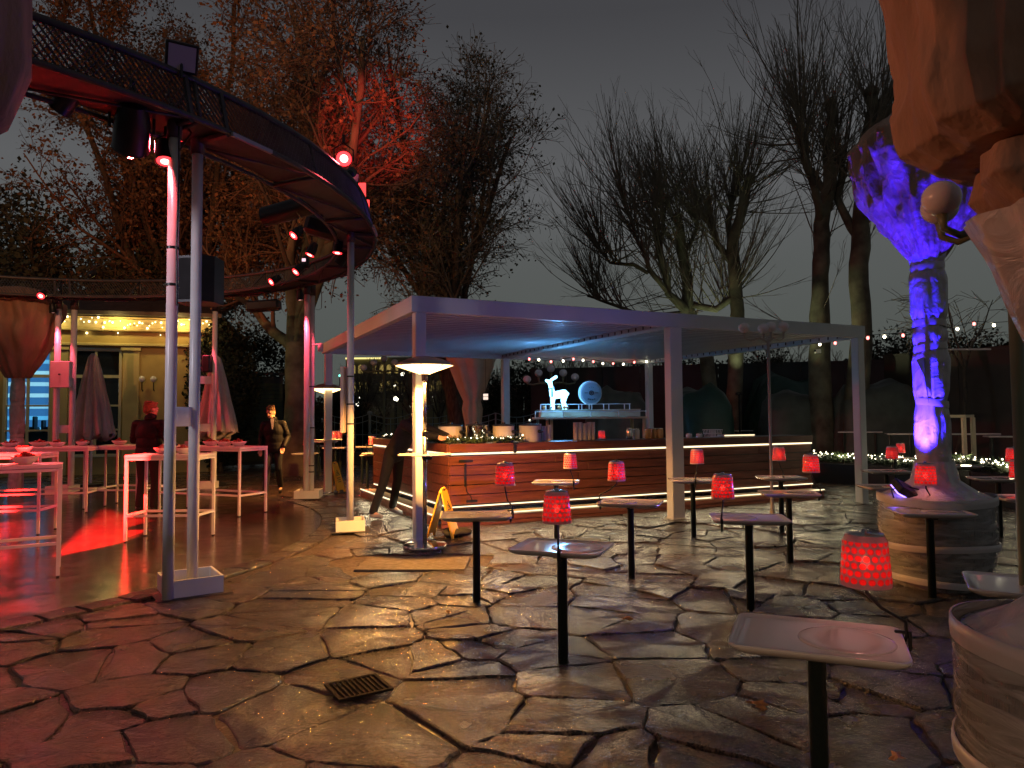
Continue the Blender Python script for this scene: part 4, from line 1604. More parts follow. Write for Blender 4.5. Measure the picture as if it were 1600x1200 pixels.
b1 = Vector((3.80, 6.42, 0))
barrel(b1, .455, .80, 'film-wrapped barrel planter at the foot of the blue-lit wrapped trunk')
b2 = Vector((1.95, 2.36, 0))
bb = barrel(b2, .43, .80, 'large film-wrapped barrel in the bottom right corner of the picture', 3)
q = MB()
a_ = -2.15
v = []
for (da, z) in ((-.13, .66), (.15, .60), (.02, .50)):
    v.append((.452 * cos(a_ + da), .452 * sin(a_ + da), z))
v2 = [(p[0] * 1.006, p[1] * 1.006, p[2]) for p in v]
q.add(v + v2, [(2, 1, 0), (3, 4, 5), (0, 1, 4, 3), (1, 2, 5, 4), (2, 0, 3, 5)])
q.build('tape_scrap', M_tape, bb)


def crumple(amp, fr, seed, folds=0, fa=0.0, twist=0.0):
    def fn(a, z, r_):
        n1 = mnoise.noise(Vector((cos(a) * fr, sin(a) * fr, z * fr * .9 + seed)))
        n2 = mnoise.noise(Vector((cos(a) * fr * 3, sin(a) * fr * 3, z * fr * 1.6 + seed * 2)))
        rid = 1 - abs(mnoise.noise(Vector((cos(a) * fr * 1.7, sin(a) * fr * 1.7, z * fr * .6 + seed + 9)))) * 2
        return r_ * (1 + amp * (n1 + .45 * n2 + .5 * rid * rid - .25) + fa * sin(folds * a + twist * z + 1.3 * n1)), 0
    return fn


def wrapped_trunk(loc, z0, z1, r0, r1, lab, bands, seed, skirt=None, n=56):
    t = thing('wrapped_tree', lab, 'wrapped trunk', loc, 0, 'film-wrapped trunks')
    MB().tube([(0, 0, z0 - .1), (0, 0, z1 + .2)], r0 * .55, 12).build('trunk', M_bark, t, smooth=True)
    prof = []
    m = 60
    bz = sorted(bands)
    for i in range(m + 1):
        z = z0 + (z1 - z0) * i / m
        r_ = r0 + (r1 - r0) * i / m
        pinch = min([abs(z - b) for b in bz] + [9])
        r_ *= .84 + .16 * min(1, pinch / .11)
        prof.append((r_, z))
    MB().lathe(prof, n=n, fn=crumple(.13, 2.6, seed, 0, 0), caps=False).build('film', M_film, t, smooth=True)
    for b in bands:
        rr = (r0 + (r1 - r0) * (b - z0) / (z1 - z0)) * .93
        MB().lathe([(rr, b - .03), (rr * 1.02, b), (rr, b + .03)], n=32, caps=False, fn=lambda a, z, r2: (r2, .018 * sin(a + b * 7))).build('tape_band', M_tape, t, smooth=True)
    if skirt:
        MB().lathe([(skirt, .775), (skirt * .72, .83), (skirt * .42, .93), (r0 * 1.15, 1.10)], n=72, fn=crumple(.05, 2.0, seed + 4, 11, .03), caps=False).build('film_skirt', M_film, t, smooth=True)
    return t


wt = wrapped_trunk(b1, .95, 2.98, .135, .150, 'blue-lit film-wrapped trunk rising from the barrel', [2.86, 2.33, 2.12, 1.62], 3.0, skirt=.46)
# flap of loose film on the trunk
q = MB()
q.add([(-.12, -.10, 2.03), (-.21, -.14, 2.00), (-.14, -.13, 1.86), (-.10, -.12, 1.62), (-.115, -.09, 2.03), (-.20, -.125, 2.005), (-.13, -.115, 1.865), (-.09, -.11, 1.62)],
      [(0, 1, 2), (0, 2, 3), (6, 5, 4), (7, 6, 4), (1, 0, 4, 5), (2, 1, 5, 6), (3, 2, 6, 7)])
q.build('loose_flap', M_film, wt)
wt2 = wrapped_trunk(b2, .78, 2.4, .11, .13, 'film-wrapped trunk in the near barrel just outside the right edge', [1.2, 1.7, 2.2], 8.0, skirt=.40)
MB().lathe([(.35, 2.20), (.30, 2.08), (.24, 1.90), (.17, 1.70), (.125, 1.55)], n=64, fn=crumple(.10, 2.2, 21.0, 9, .04), caps=False).build('film_funnel', M_film, wt2, smooth=True)


def shroud(loc, prof, lab, seed, folds=9, fa=.05, amp=.10, m=None, fr=1.6, n=120, name='shrouded_umbrella', sub=4, extra=0):
    t = thing(name, lab, 'shrouded umbrella', (loc[0], loc[1], 0), 0, 'closed umbrellas under canvas shrouds')
    pts = []
    for (ra, za), (rb, zb) in zip(prof[:-1], prof[1:]):
        for k in range(sub):
            f = k / sub
            f2 = f * f * (3 - 2 * f)
            pts.append((ra + (rb - ra) * f, za + (zb - za) * f))
    pts.append(prof[-1])
    MB().lathe(pts, n=n, fn=crumple(amp, fr, seed, folds, fa, 1.5)).build('canvas', m or M_tan, t, smooth=True)
    return t


sA = shroud(b1, [(.13, 2.93), (.20, 3.02), (.36, 3.28), (.52, 3.62), (.60, 3.82), (.57, 4.0), (.40, 4.2), (.16, 4.34), (.02, 4.38)], 'tan shroud flaring above the wrapped trunk, lit violet from below', 2.0, folds=9, fa=.05, amp=.24, fr=2.4, n=240, sub=12, m=M_tanf)
sB = shroud(b2 + Vector((.10, 0, 0)), [(.10, 2.41), (.26, 2.40), (.50, 2.43), (.59, 2.50), (.63, 2.66), (.64, 3.0), (.62, 3.4), (.63, 4.0), (.64, 5.2)], 'huge brown canvas shroud filling the top right corner', 5.0, folds=11, fa=.022, amp=.10, fr=2.6, n=240, sub=12)
sC = shroud(b2 + Vector((.04, 0, 0)), [(.12, 2.14), (.28, 2.19), (.37, 2.30), (.35, 2.40), (.2, 2.46)], 'bunched brown canvas knot below the huge shroud at the right edge', 11.0, folds=5, fa=.08, amp=.16, n=160, sub=14)
# red-lit shroud, top left corner
cl_ = D(-172, 100, 2.6)
sD = shroud((cl_.x, cl_.y), [(.10, 2.15), (.16, 2.45), (.22, 2.58), (.36, 2.70), (.43, 2.92), (.42, 3.3), (.40, 4.2), (.42, 5.0)], 'brown shroud in the top left corner, its lower end lit red', 7.0, folds=8, fa=.04, amp=.10, m=M_tan)
# far left shroud over a wrapped trunk in front of the pavilion
cE = G(30, 762)
cE = Vector((-10.6, 15.2, 0))
sE = shroud((cE.x, cE.y), [(.22, 2.45), (.30, 2.60), (.50, 2.95), (.68, 3.35), (.80, 3.80), (.76, 4.10), (.45, 4.35), (.1, 4.42)], 'brown shroud at the left edge before the blue-lit windows', 13.0, folds=11, fa=.075, amp=.13, fr=2.2, sub=8)
wrapped_trunk(cE, 0, 2.5, .135, .135, 'wrapped trunk under the left shroud in front of the blue-lit windows', [1.2, 1.9, 2.4], 15.0)
# cream shroud behind the pergola
cF = D(738, 600, 17.6)
sF = shroud((cF.x, cF.y), [(.17, 1.15), (.20, 1.35), (.24, 1.75), (.20, 1.92), (.30, 2.15), (.46, 2.6), (.62, 3.1), (.66, 3.6), (.5, 4.0)], 'cream canvas shroud gathered and tied, seen under the pergola roof', 17.0, folds=7, fa=.10, amp=.08, m=M_tan2)
wrapped_trunk(Vector((cF.x, cF.y, 0)), 0, 1.2, .14, .13, 'short wrapped trunk below the cream shroud behind the pots', [.6, 1.0], 19.0)

# blue flood on the barrel rim
fx = b1 + Vector((-.36, -.16, .86))
t = thing('flood_light', 'black flood light on the barrel rim shining blue light up the wrapped trunk', 'light', fx)
MB().box(None, (.20, .07, .16), M=Matrix.Rotation(R_(-60), 4, 'X') @ Matrix.Rotation(R_(30), 4, 'Z'), bev=.01).build('housing', M_black, t)
MB().tube([(-.10, 0, -.07), (-.12, 0, 0), (0, 0, .03), (.12, 0, 0), (.10, 0, -.07)], .008, 6).build('bracket', M_black, t)
MB().box(None, (.17, .008, .13), M=Matrix.Rotation(R_(-60), 4, 'X') @ Matrix.Rotation(R_(30), 4, 'Z') @ Matrix.Translation((0, .041, 0))).build('lens', emis('blue_lens', (.2, .12, 1.0), 6, True), t)
light('SPOT', 'blue_light', fx + Vector((-.02, -.0, .10)), 900, (.03, .012, 1.0), t, target=b1 + Vector((.02, -.12, 3.6)), size=.03, angle=82, blend=.5)
light('SPOT', 'blue_spill', fx + Vector((-.16, -.10, .14)), 60, (.16, .08, 1.0), t, target=fx + Vector((-1.6, .2, 1.0)), size=.05, angle=136, blend=.5)

# ================================================================== CLOSED PARASOLS
def parasol(px, yb, dist, top_px, lab, seed):
    p = D(px, yb, dist)
    zt = D(px, top_px, dist).z
    zb = D(px, yb, dist).z
    t = thing('closed_parasol', lab, 'parasol', (p.x, p.y, 0), 0, 'closed parasols before the pavilion')
    MB().tube([(0, 0, 0), (0, 0, zt - .05)], .03, 10).build('pole', M_white, t)
    MB().lathe([(.25, 0), (.25, .06), (.05, .08)], n=16).build('base', M_black, t)
    n = 90
    prof = []
    for i in range(26):
        f = i / 25
        z = zb + (zt - zb) * f
        r_ = .30 * (1 - f) ** .75 + .055
        if f > .97: r_ = .03
        prof.append((r_, z))

    def fn(a, z, r_):
        f = (z - zb) / (zt - zb)
        k = (1 - f) * .30 + .08
        d = r_ * (1 + k * sin(9 * a + seed + 2 * f) + .16 * sin(21 * a + seed * 2 + z * 2))
        dz = (.10 * sin(8 * a + seed) + .05 * sin(17 * a)) if f < .03 else 0
        return d, dz
    MB().lathe(prof, n=n, fn=fn, caps=True).build('cloth', M_pink, t, smooth=True)
    MB().lathe([(.17, 0), (.175, .05)], (0, 0, zb + (zt - zb) * .52), 20, caps=False).build('tie_strap', M_pink, t)
    return t


parasol(143, 684, 16.5, 552, 'closed parasol standing before the dark pavilion window', 1.0)
parasol(337, 680, 16.5, 556, 'closed parasol behind the right pair of ring columns', 2.6)
# black lantern-like speaker beside the right parasol
q = thing('small_speaker', 'small black speaker fixed beside the right closed parasol', 'speaker', D(324, 582, 15.6))
MB().box((0, 0, .19), (.18, .2, .38), bev=.02).build('case', M_black, q)
MB().box((0, -.102, .19), (.14, .008, .33), bev=.003).build('grille', M_blackf, q)
# ================================================================== FIXTURES ON THE RING
def par_can(name, loc, target, lab, col=None, energy=0, s_=1.0, angle=50, lens=E_red, core=True, grp='stage lights hung on the lighting ring', size=.05, blend=.5):
    t = thing(name, lab, 'stage light', loc, 0, grp)
    M_ = aim((0, 0, 0), Vector(target) - Vector(loc))
    r_ = .085 * s_
    MB().lathe([(r_ * .35, .17 * s_), (r_ * .7, .15 * s_), (r_ * .95, .05 * s_), (r_, -.09 * s_), (r_ * 1.05, -.095 * s_), (r_ * .9, -.075 * s_)], n=20, M=M_).build('housing', M_black, t, auto=40)
    if col:
        MB().lathe([(r_ * .9, -.083 * s_), (.001, -.080 * s_)], n=20, caps=False, M=M_).build('lens', lens, t)
        if core: MB().lathe([(r_ * .5, -.088 * s_), (.001, -.089 * s_)], n=14, caps=False, M=M_).build('lamp_core', E_redhot, t)
    else:
        MB().lathe([(r_ * .9, -.083 * s_), (.001, -.070 * s_)], n=20, caps=False, M=M_).build('lens', M_screenw, t)
    q = MB()
    x = M_ @ Vector((r_ * 1.15, 0, 0)); y = M_ @ Vector((-r_ * 1.15, 0, 0))
    q.tube([x, x + Vector((0, 0, .12 * s_)), Vector((0, 0, .19 * s_)), y + Vector((0, 0, .12 * s_)), y], .008 * s_, 6)
    q.tube([(0, 0, .19 * s_), (0, 0, .27 * s_)], .016 * s_, 6)
    q.build('yoke', M_black, t)
    if energy:
        d = (Vector(target) - Vector(loc)).normalized()
        light('SPOT', 'beam', Vector(loc) + d * .13 * s_, energy, col, t, target=target, size=size, angle=angle, blend=blend)
    return t


RED = (1.0, .035, .03)
ROSE = (1.0, .10, .12)
zt_ = Vector((0, 0, 0))
PC_ = [Vector((o[0].location.x, o[0].location.y, 0)) for o in colobj]
# red lamp at the head of the nearest columns
p = D(258, 241, 6.05)
par_can('stage_light', p, p + Vector((.22, -.42, -1.3)), 'red stage light at the head of the nearest column pair', ROSE, 30, .9, 60)
p = D(103, 158, 5.6)
par_can('stage_light', p, p + Vector((-1, .3, -1)), 'unlit round stage light hanging below the ring near the upper left corner', None, 0, 1.0)
# profile spotlight that throws the hard red patch
p = D(206, 205, 5.9)
prf = par_can('profile_spotlight', p, G(165, 830), 'dark round profile spotlight under the ring left of the nearest columns', None, 0, 1.7)
Lp = p + (G(165, 830) - p).normalized() * .175
cor = [G(162, 793), G(256, 819), G(188, 850), G(80, 873)]
ctr = sum(cor, Vector()) / 4
axis = (ctr - Lp).normalized()
Mz = aim(Lp, ctr)
Mi = Mz.inverted()
dist_ = .07
inn = []
for c in cor:
    l = Mi @ c
    inn.append((l.x / -l.z * dist_, l.y / -l.z * dist_))
cx_ = sum(a for a, b in inn) / 4; cy_ = sum(b for a, b in inn) / 4
inn.sort(key=lambda q: atan2(q[1] - cy_, q[0] - cx_))
outr = [(cx_ + 3.2 * (a - cx_), cy_ + 3.2 * (b - cy_)) for a, b in inn]
outr = []
for k in range(4):
    a, b = inn[k]
    d = hypot(a - cx_, b - cy_)
    outr.append((cx_ + (a - cx_) / d * .058, cy_ + (b - cy_) / d * .058))
v = [Mz @ Vector((a, b, -dist_)) for a, b in inn] + [Mz @ Vector((a, b, -dist_)) for a, b in outr] + \
    [Mz @ Vector((a, b, -dist_ - .004)) for a, b in inn] + [Mz @ Vector((a, b, -dist_ - .004)) for a, b in outr]
f = []
for k in range(4):
    j = (k + 1) % 4
    f += [(k, j, 4 + j, 4 + k), (8 + j, 8 + k, 12 + k, 12 + j), (k, 8 + k, 8 + j, j), (4 + j, 12 + j, 12 + k, 4 + k)]
MB().add(v, f).build('framing_shutter', M_black, prf, world=True)
light('SPOT', 'red_beam', Lp, 38000, (1, .012, .01), prf, target=Lp + (Mz.to_3x3() @ Vector((cx_, cy_, -dist_))), size=.001, angle=44, blend=.02)

# square flood on top of the ring above the nearest columns
def flood(name, loc, target, lab, w_=.26, h_=.24, lens=M_screenw, col=None, energy=0, angle=80, size=.06):
    t = thing(name, lab, 'flood light', loc, 0, 'flood lights on the lighting ring')
    M_ = aim((0, 0, 0), Vector(target) - Vector(loc))
    MB().box(None, (w_, h_, .06), M=M_, bev=.01).build('housing', M_black, t)
    MB().box(None, (w_ * .82, h_ * .82, .008), M=M_ @ Matrix.Translation((0, 0, -.031))).build('lens', lens, t)
    MB().tube([(0, 0, 0), (0, 0, -h_ * .75)], .012, 6).build('bracket', M_black, t)
    if energy:
        d = (Vector(target) - Vector(loc)).normalized()
        light('SPOT', 'beam', Vector(loc) + d * .06, energy, col, t, target=target, size=size, angle=angle, blend=.4)
    return t


p = D(284, 90, 5.9)
flood('flood_light', p, Vector((1.2, -1, .2)), 'unlit square flood light standing on the ring above the nearest columns', .26, .24)
p = D(553, 277, 9.2)
flood('flood_light', p, p + Vector((1, -1.4, -.6)), 'tiny unlit square flood light on the ring above the single column', .12, .12)
# red lamps at the far right of the ring
p = D(537, 251, 8.4)
par_can('stage_light', p, Vector((-2.4, -12, .2)) * 0 + p + Vector((.6, -2.2, -.25)), 'bright round red stage light on top of the ring above the single column', ROSE, 18, 1.15, 90)
p = D(548, 270, 9.0)
par_can('stage_light', p, D(592, 185, 21), 'small red stage light behind the top of the ring aimed up into the tree', (1, .07, .05), 2600, .8, 20)
q = thing('colour_filter', 'row of glowing red filter flaps at the right end of the ring', 'filter', D(566, 285, 9.9))
for k, (dx, dz, h_) in enumerate(((-.0, .0, .24), (.05, -.24, .14), (-.02, -.36, .13))):
    MB().box((dx, 0, dz - h_ / 2), (.10, .02, h_ - .02), rz=.3 * k).build('flap', emis('glowing_filter', (1, .05, .05), 1.6, True), q)  # red light on the flaps is put in as emission
# lamps hanging under the ring between single column and pink pair
for (px, py, dd, tgt, lab, en, an) in [
    (487, 392, 10.6, (-4.5, 9.5, 0), 'upper red stage light of the cluster, pointing down left', 40, 60),
    (466, 421, 11.5, (-6.0, 8.5, 0), 'brightest red stage light of the cluster under the ring', 120, 70),
    (528, 388, 10.2, (-2.8, 9.5, 0), 'red stage light left of the single column head', 30, 70),
    (428, 438, 12.9, (-7.5, 9.0, .5), 'lowest red stage light on the ring, left of the pink columns', 80, 70),
    (463, 364, 10.4, (-6, 7, 0), 'small red stage light seen edge on under the black cylinders', 30, 60),
    (66, 460, 13.6, (-8.2, 9, .6), 'red stage light at the far left of the ring above the brown shroud', 160, 80),
    (330, 452, 14.8, (-5.5, 12.0, 0), 'dim red stage light on the far side of the ring behind the big speaker', 40, 60)]:
    p = D(px, py, dd)
    par_can('stage_light', p, Vector(tgt), lab, ROSE, en, .85, an)
# column washers
for ci, (t, ps) in enumerate(colobj):
    if ci in (0, 1): continue
    x_, y_ = PC_[ci].x, PC_[ci].y
    lab = {2: 'red stage light tucked under the ring washing the pink column pair', 3: 'red stage light washing the column pair by the right parasol', 4: 'red stage light washing the column pair with the switch box'}[ci]
    p = Vector((x_ - .10, y_ - .30, 3.86))
    par_can('stage_light', p, Vector((x_, y_ + .0, .9)), lab, (1, .07, .12), 130 if ci == 2 else 110, .8, 50)
p = D(547, 395, 9.4)
# black cylinders and speakers
q = thing('snow_cannon', 'long black cylinder slung slanting under the ring', 'stage machine', D(462, 326, 9.3))
MB().lathe([(.02, -.47), (.13, -.46), (.135, 0), (.125, .40), (.10, .46), (.02, .47)], n=20, M=Matrix.Rotation(R_(78), 4, 'Y') @ Matrix.Rotation(R_(8), 4, 'X')).build('barrel', M_black, q, auto=40)
MB().lathe([(.138, -.012), (.138, .012)], n=20, caps=False, M=Matrix.Rotation(R_(78), 4, 'Y') @ Matrix.Translation((0, 0, .04))).build('ring_band', M_steel, q)
MB().tube([(.25, 0, .05), (.30, 0, .35)], .02, 6).build('hanger', M_black, q)
q = thing('moving_head', 'black boxy moving light below the slanting cylinder', 'stage machine', D(502, 356, 9.9))
MB().box(None, (.46, .26, .26), M=Matrix.Rotation(R_(14), 4, 'Y') @ Rz(.3), bev=.05).build('housing', M_black, q, auto=40)
MB().tube([(.0, 0, .1), (.05, 0, .4)], .025, 6).build('hanger', M_black, q)
q = thing('stage_box', 'short black stage unit on the ring near the lowest red lights', 'stage machine', D(412, 478, 13.2))
MB().box(None, (.62, .25, .20), M=Matrix.Rotation(R_(-4), 4, 'Y'), bev=.04).build('housing', M_black, q, auto=40)
q = thing('moving_head', 'round dark moving light behind the shutters spotlight', 'stage machine', D(478, 410, 11.6))
MB().box((0, 0, 0), (.10, .10, .20), bev=.02).build('housing', M_black, q)
MB().box((-.02, -.053, .03), (.06, .006, .05)).build('display', emis('small_display', (1, .6, .7), 1.0, True), q)
# big speaker on the nearest column
q = thing('speaker', 'big black loudspeaker hung behind the nearest column pair', 'speaker', D(310, 475, 6.62))
sb = MB()
sb.prism([(-.17, -.12), (.10, -.17), (.19, -.10), (.19, .12), (.10, .17), (-.17, .12)], 0, .43)
sb.build('cabinet', M_black, q)
MB().box((-.035, -.149, .215), (.25, .008, .38), rz=-.184).build('grille', M_blackf, q)
MB().tube([(-.10, 0, .2), (-.22, 0, .22)], .02, 6).build('mount', mat('amber_mount', (.5, .22, .05), .5), q)
# added warm lamp on the far side of the ring, to tint the trees
a_ = R_(100)
p = Vector((RC.x + 6.1 * cos(a_), RC.y + 6.1 * sin(a_), 4.65))
par_can('stage_light', p, Vector((-9.5, 27, 12)), 'added amber stage light on the far side of the ring to light the trees', (1, .22, .05), 260, .8, 95, grp=None)
# added pale flood, out of view on the ring, to brighten the near columns
p = Vector((RC.x + 6.2 * cos(R_(-62)), RC.y + 6.2 * sin(R_(-62)), 3.55))
flood('flood_light', p, Vector((-2.9, 6.5, 2.0)), 'added pale flood light on the ring, out of view at the left', .3, .3, emis('pale_lens', (.75, .7, 1), 3, True), (.95, .86, 1.0), 150, 46)
for kk in (0,):
    p = Vector((RC.x + 5.8 * cos(R_(-50)), RC.y + 5.8 * sin(R_(-50)), 4.0))
    par_can('stage_light', p, Vector((-6.0, 8.2, 0)), 'red stage light on the ring above the nearest left table', (1, .03, .03), 190, .9, 58)
    p = Vector((RC.x + 5.8 * cos(R_(176)), RC.y + 5.8 * sin(R_(176)), 4.0))
    par_can('stage_light', p, Vector((-8.0, 11.6, .8)), 'red stage light at the left side of the ring above the buffet tables', (1, .03, .03), 760, .9, 80)
    p = Vector((RC.x + 5.6 * cos(R_(20)), RC.y + 5.6 * sin(R_(20)), 4.0))
    par_can('stage_light', p, Vector((-5.0, 11.6, .8)), 'red stage light above the far high table with plates', (1, .03, .03), 300, .9, 60)
# added amber lamp, out of view on the near ring, to tint the crowns
p = Vector((RC.x + 6.2 * cos(R_(-70)), RC.y + 6.2 * sin(R_(-70)), 4.8))
par_can('stage_light', p, Vector((-9.0, 24, 11.5)), 'added amber stage light, out of view on the near ring, tinting the crowns', (1, .46, .20), 1300, .9, 62)
p = D(281, 226, 6.75)  # added small red lamp tucked behind the column heads, to redden the shroud
par_can('stage_light', p, Vector((-2.15, 2.6, 2.85)), 'added red stage light reddening the shroud in the top left corner', (1, .05, .08), 1000, .55, 20)
p = Vector((-5.1, 3.6, 3.85))  # added amber lamp, out of view, to light the brown shrouds from the side
par_can('stage_light', p, Vector((2.0, 2.5, 3.6)), 'added amber stage light out of view, aimed across to light the shrouds', (1, .36, .16), 270, .9, 34)
# added red lamp, out of view on the ring, to redden the foreground stones
p = Vector((RC.x + 6.3 * cos(R_(-56)), RC.y + 6.3 * sin(R_(-56)), 3.85))
par_can('stage_light', p, Vector((-2.2, 3.6, 0)), 'added red stage light out of view, reddening the foreground stones', (1, .05, .035), 12, .9, 84)

# ================================================================== UPLIGHTS FOR THE POLLARD TREES, STRING LIGHTS
for (x, y, tg, en, lab) in ((1.45, PD + .9, (5.6, 22.0, 5.5), 60, 'small tree uplight standing behind the pergola, left one'),
                            (5.6, PD + 1.2, (6.9, 21.5, 5.0), 60, 'small tree uplight standing behind the pergola, right one')):
    p = pw(x, y, 3.15)
    p = Vector((tg[0] - .5, tg[1] - 1.5, 2.2))
    t = thing('tree_uplight', lab, 'flood light', (p.x, p.y, 0), 0, 'tree uplights behind the pergola')
    MB().tube([(0, 0, 0), (0, 0, 2.1)], .025, 8).build('post', M_black, t)
    MB().box((0, 0, 2.14), (.16, .14, .08), bev=.01).build('housing', M_black, t)
    light('SPOT', 'beam', p + Vector((0, 0, .12)), en, (.80, 1.0, .55), t, target=tg, size=.04, angle=62, blend=.7)


def string_lights(pts, lab, grp, rad=.024, start=0, droop=.03, wire=True):
    """pts: bulb world positions in order"""
    t = thing('string_lights', lab, 'string lights', pts[0], 0, grp)
    o_ = Vector(pts[0])
    MB().tube([Vector(p_) - o_ + Vector((0, 0, .05)) for p_ in pts], .006, 5).build('cable', M_black, t)
    for k, p_ in enumerate(pts):
        b_ = MB().sphere(Vector(p_) - o_, rad, 10, 7, (1, 1, 1.25)).build('bulb', E_bulbr if (k + start) % 2 else E_bulbw, t, smooth=True)
        MB().tube([Vector(p_) - o_ + Vector((0, 0, rad * .9)), Vector(p_) - o_ + Vector((0, 0, .06))], .010, 6).build('socket', M_black, b_)
    return t


sl = []
for k, (px, py) in enumerate([(827, 561), (842, 562), (861, 565), (880, 564), (896, 561), (911, 563), (927, 565), (942, 568), (958, 568), (974, 569), (991, 566), (1010, 565)]):
    sl.append(D(px, py, 15.6 + 2.0 * (px - 827) / 183))
string_lights(sl, 'string of red and warm bulbs under the back beam of the pergola', None, .024, 1)
sl = []
for k, (px, py) in enumerate([(1255, 536), (1281, 538), (1305, 536), (1331, 529), (1356, 528), (1382, 526), (1411, 524), (1440, 521), (1468, 518), (1496, 514), (1522, 506), (1553, 508), (1584, 506), (1612, 503)]):
    sl.append(D(px, py, 12.6 + 3.0 * max(0, 1331 - px) / 76 + .6 * max(0, px - 1331) / 200))
string_lights(sl, 'string of red and white bulbs running right from the right pergola post', None, .026, 1)

# ================================================================== BAR EQUIPMENT
CT = 1.146


def pot(loc, r_, h, m, lab):
    t = thing('soup_pot', lab, 'pot', loc, 0, 'soup pots on the bar')
    MB().lathe([(r_ * .92, 0), (r_, .02), (r_, h), (r_ * 1.03, h + .006)], n=28).build('body', m, t, auto=40)
    MB().lathe([(r_ * 1.03, h + .008), (r_ * 1.0, h + .022), (r_ * .6, h + .034), (.03, h + .038), (.028, h + .06), (.002, h + .062)], n=24).build('lid', M_black, t, auto=40)
    for a in (-.5, pi - .5):
        MB().box((1.12 * r_ * cos(a), 1.12 * r_ * sin(a), h * .66), (.07, .09, .05), rz=a, bev=.015).build('handle', M_black, t, auto=40)
    return t


for (px, r_, h, m, back, lab) in [(820, .165, .24, M_pot, .30, 'white soup pot left of the paper cup stacks'), (881, .165, .24, M_pot, .30, 'white soup pot between the two groups of cup stacks'), (745, .165, .25, M_chrome, .30, 'polished steel pot on the bar corner behind the garland'), (704, .19, .24, M_pot, .30, 'white soup pot behind the leaning person')]:
    p = G(px, 693, CT)
    # move onto the counter: project on bar axis
    l = Rz(-BA) @ (p - BO)
    l.y = .30
    if px < 740: l = Vector((.30, .75, 0))
    if px == 745: l = Vector((.55, .30, 0))
    p = BO + Rz(BA) @ Vector((l.x, l.y, 0))
    pot((p.x, p.y, CT), r_, h, m, lab)


def on_bar(px, depth=.30):
    """spot on the counter under a photo column"""
    d = ray(px, 650)
    n_ = Vector((-sin(BA), cos(BA), 0))
    o_ = BO + n_ * depth
    t_ = (o_ - CAM).dot(n_) / Vector((d.x, d.y, 0)).dot(n_)
    p_ = CAM + d * t_
    return Vector((p_.x, p_.y, CT))


cups = [(842, .26, 'stack of paper cups right of the first white pot'), (850, .23, 'second stack of paper cups between the white pots'), (857, .25, 'third stack of paper cups between the white pots'),
        (899, .28, 'leftmost stack of paper cups right of the second white pot'), (906, .27, 'second stack of paper cups right of the second white pot'), (913, .265, 'third stack of paper cups right of the second white pot'), (920, .27, 'fourth stack of paper cups right of the second white pot'), (926, .27, 'rightmost stack of paper cups on the bar')]
for (px, h, lab) in cups:
    p = on_bar(px, .36)
    t = thing('cup_stack', lab, 'cups', p, 0, 'stacks of paper cups on the bar')
    q = MB()
    k = 0
    z = .0
    prof = [(.030, 0)]
    while z < h:
        prof += [(.036, z + .012), (.0385, z + .016), (.0375, z + .018)]
        z += .018
    q.lathe(prof, n=14)
    q.build('cups', M_cup, t)
# small things on the bar
for (px, dep, shp, m, lab) in [(757 + 30, .45, 'jar', M_steel, 'small steel jar beside the first white pot'), (983, .28, 'tin', M_steel, 'steel beaker on the bar by the shelf leg'), (996 - 2, .3, 'jar', M_pot, 'white jar beside the steel beaker'),
                               (1012, .3, 'drink', M_bread, 'amber glass jar on the bar, left one'), (1021, .34, 'drink', M_bread, 'amber glass jar on the bar, middle one'), (1031, .3, 'drink', M_bread, 'amber glass jar on the bar, right one'),
                               (1076, .3, 'tin', M_pot, 'white dish right of the middle post'), (1092, .34, 'tin', M_pot, 'low white container beside the wire basket')]:
    p = on_bar(px, dep)
    t = thing('jar', lab, 'jar', p)
    h = .16 if shp != 'tin' else .17
    if px > 1060: h = .06
    MB().lathe([(.05, 0), (.055, .01), (.055, h * .85), (.045, h)], n=16).build('body', m, t, auto=40)
    MB().lathe([(.048, h), (.048, h + .015), (.002, h + .018)], n=16).build('lid', M_steel, t, auto=40)
# goods around the decorated things left of the cups
q = thing('wire_basket', 'white wire basket standing on the right part of the bar', 'basket', on_bar(1113, .3), BA)
b_ = MB()
for k in range(9):
    x = -.14 + .035 * k
    for y in (-.09, .09): b_.tube([(x * .85, y * .8, .0), (x, y, .13)], .004, 5)
for z, s_ in ((0, .85), (.065, .92), (.13, 1.0)):
    b_.tube([(-.15 * s_, -.09 * s_, z), (.15 * s_, -.09 * s_, z), (.15 * s_, .09 * s_, z), (-.15 * s_, .09 * s_, z), (-.15 * s_, -.09 * s_, z)], .004, 5)
b_.build('wires', M_white, q)
q = thing('light_tray', 'flat glowing tray at the right end of the bar top', 'tray', on_bar(1150, .32), BA)
MB().box((0, 0, .02), (.75, .16, .035), bev=.004).build('tray', M_pot, q)
MB().box((0, -.082, .022), (.70, .006, .016)).build('light_strip', E_led, q)
q = thing('serving_lamp', 'round white glowing worktop light behind the steel pot', 'light', on_bar(782, .62), BA)
MB().box((0, 0, .05), (.62, .05, .06), bev=.004).build('case', M_pot, q)
MB().box((0, -.028, .05), (.58, .006, .030)).build('light_strip', E_led, q)

# garland with fairy bulbs over the bar corner
gl = thing('fir_garland', 'fir garland with warm fairy bulbs lying over the bar corner', 'garland', bw(.05, .05, CT), BA)
r = random.Random(4)


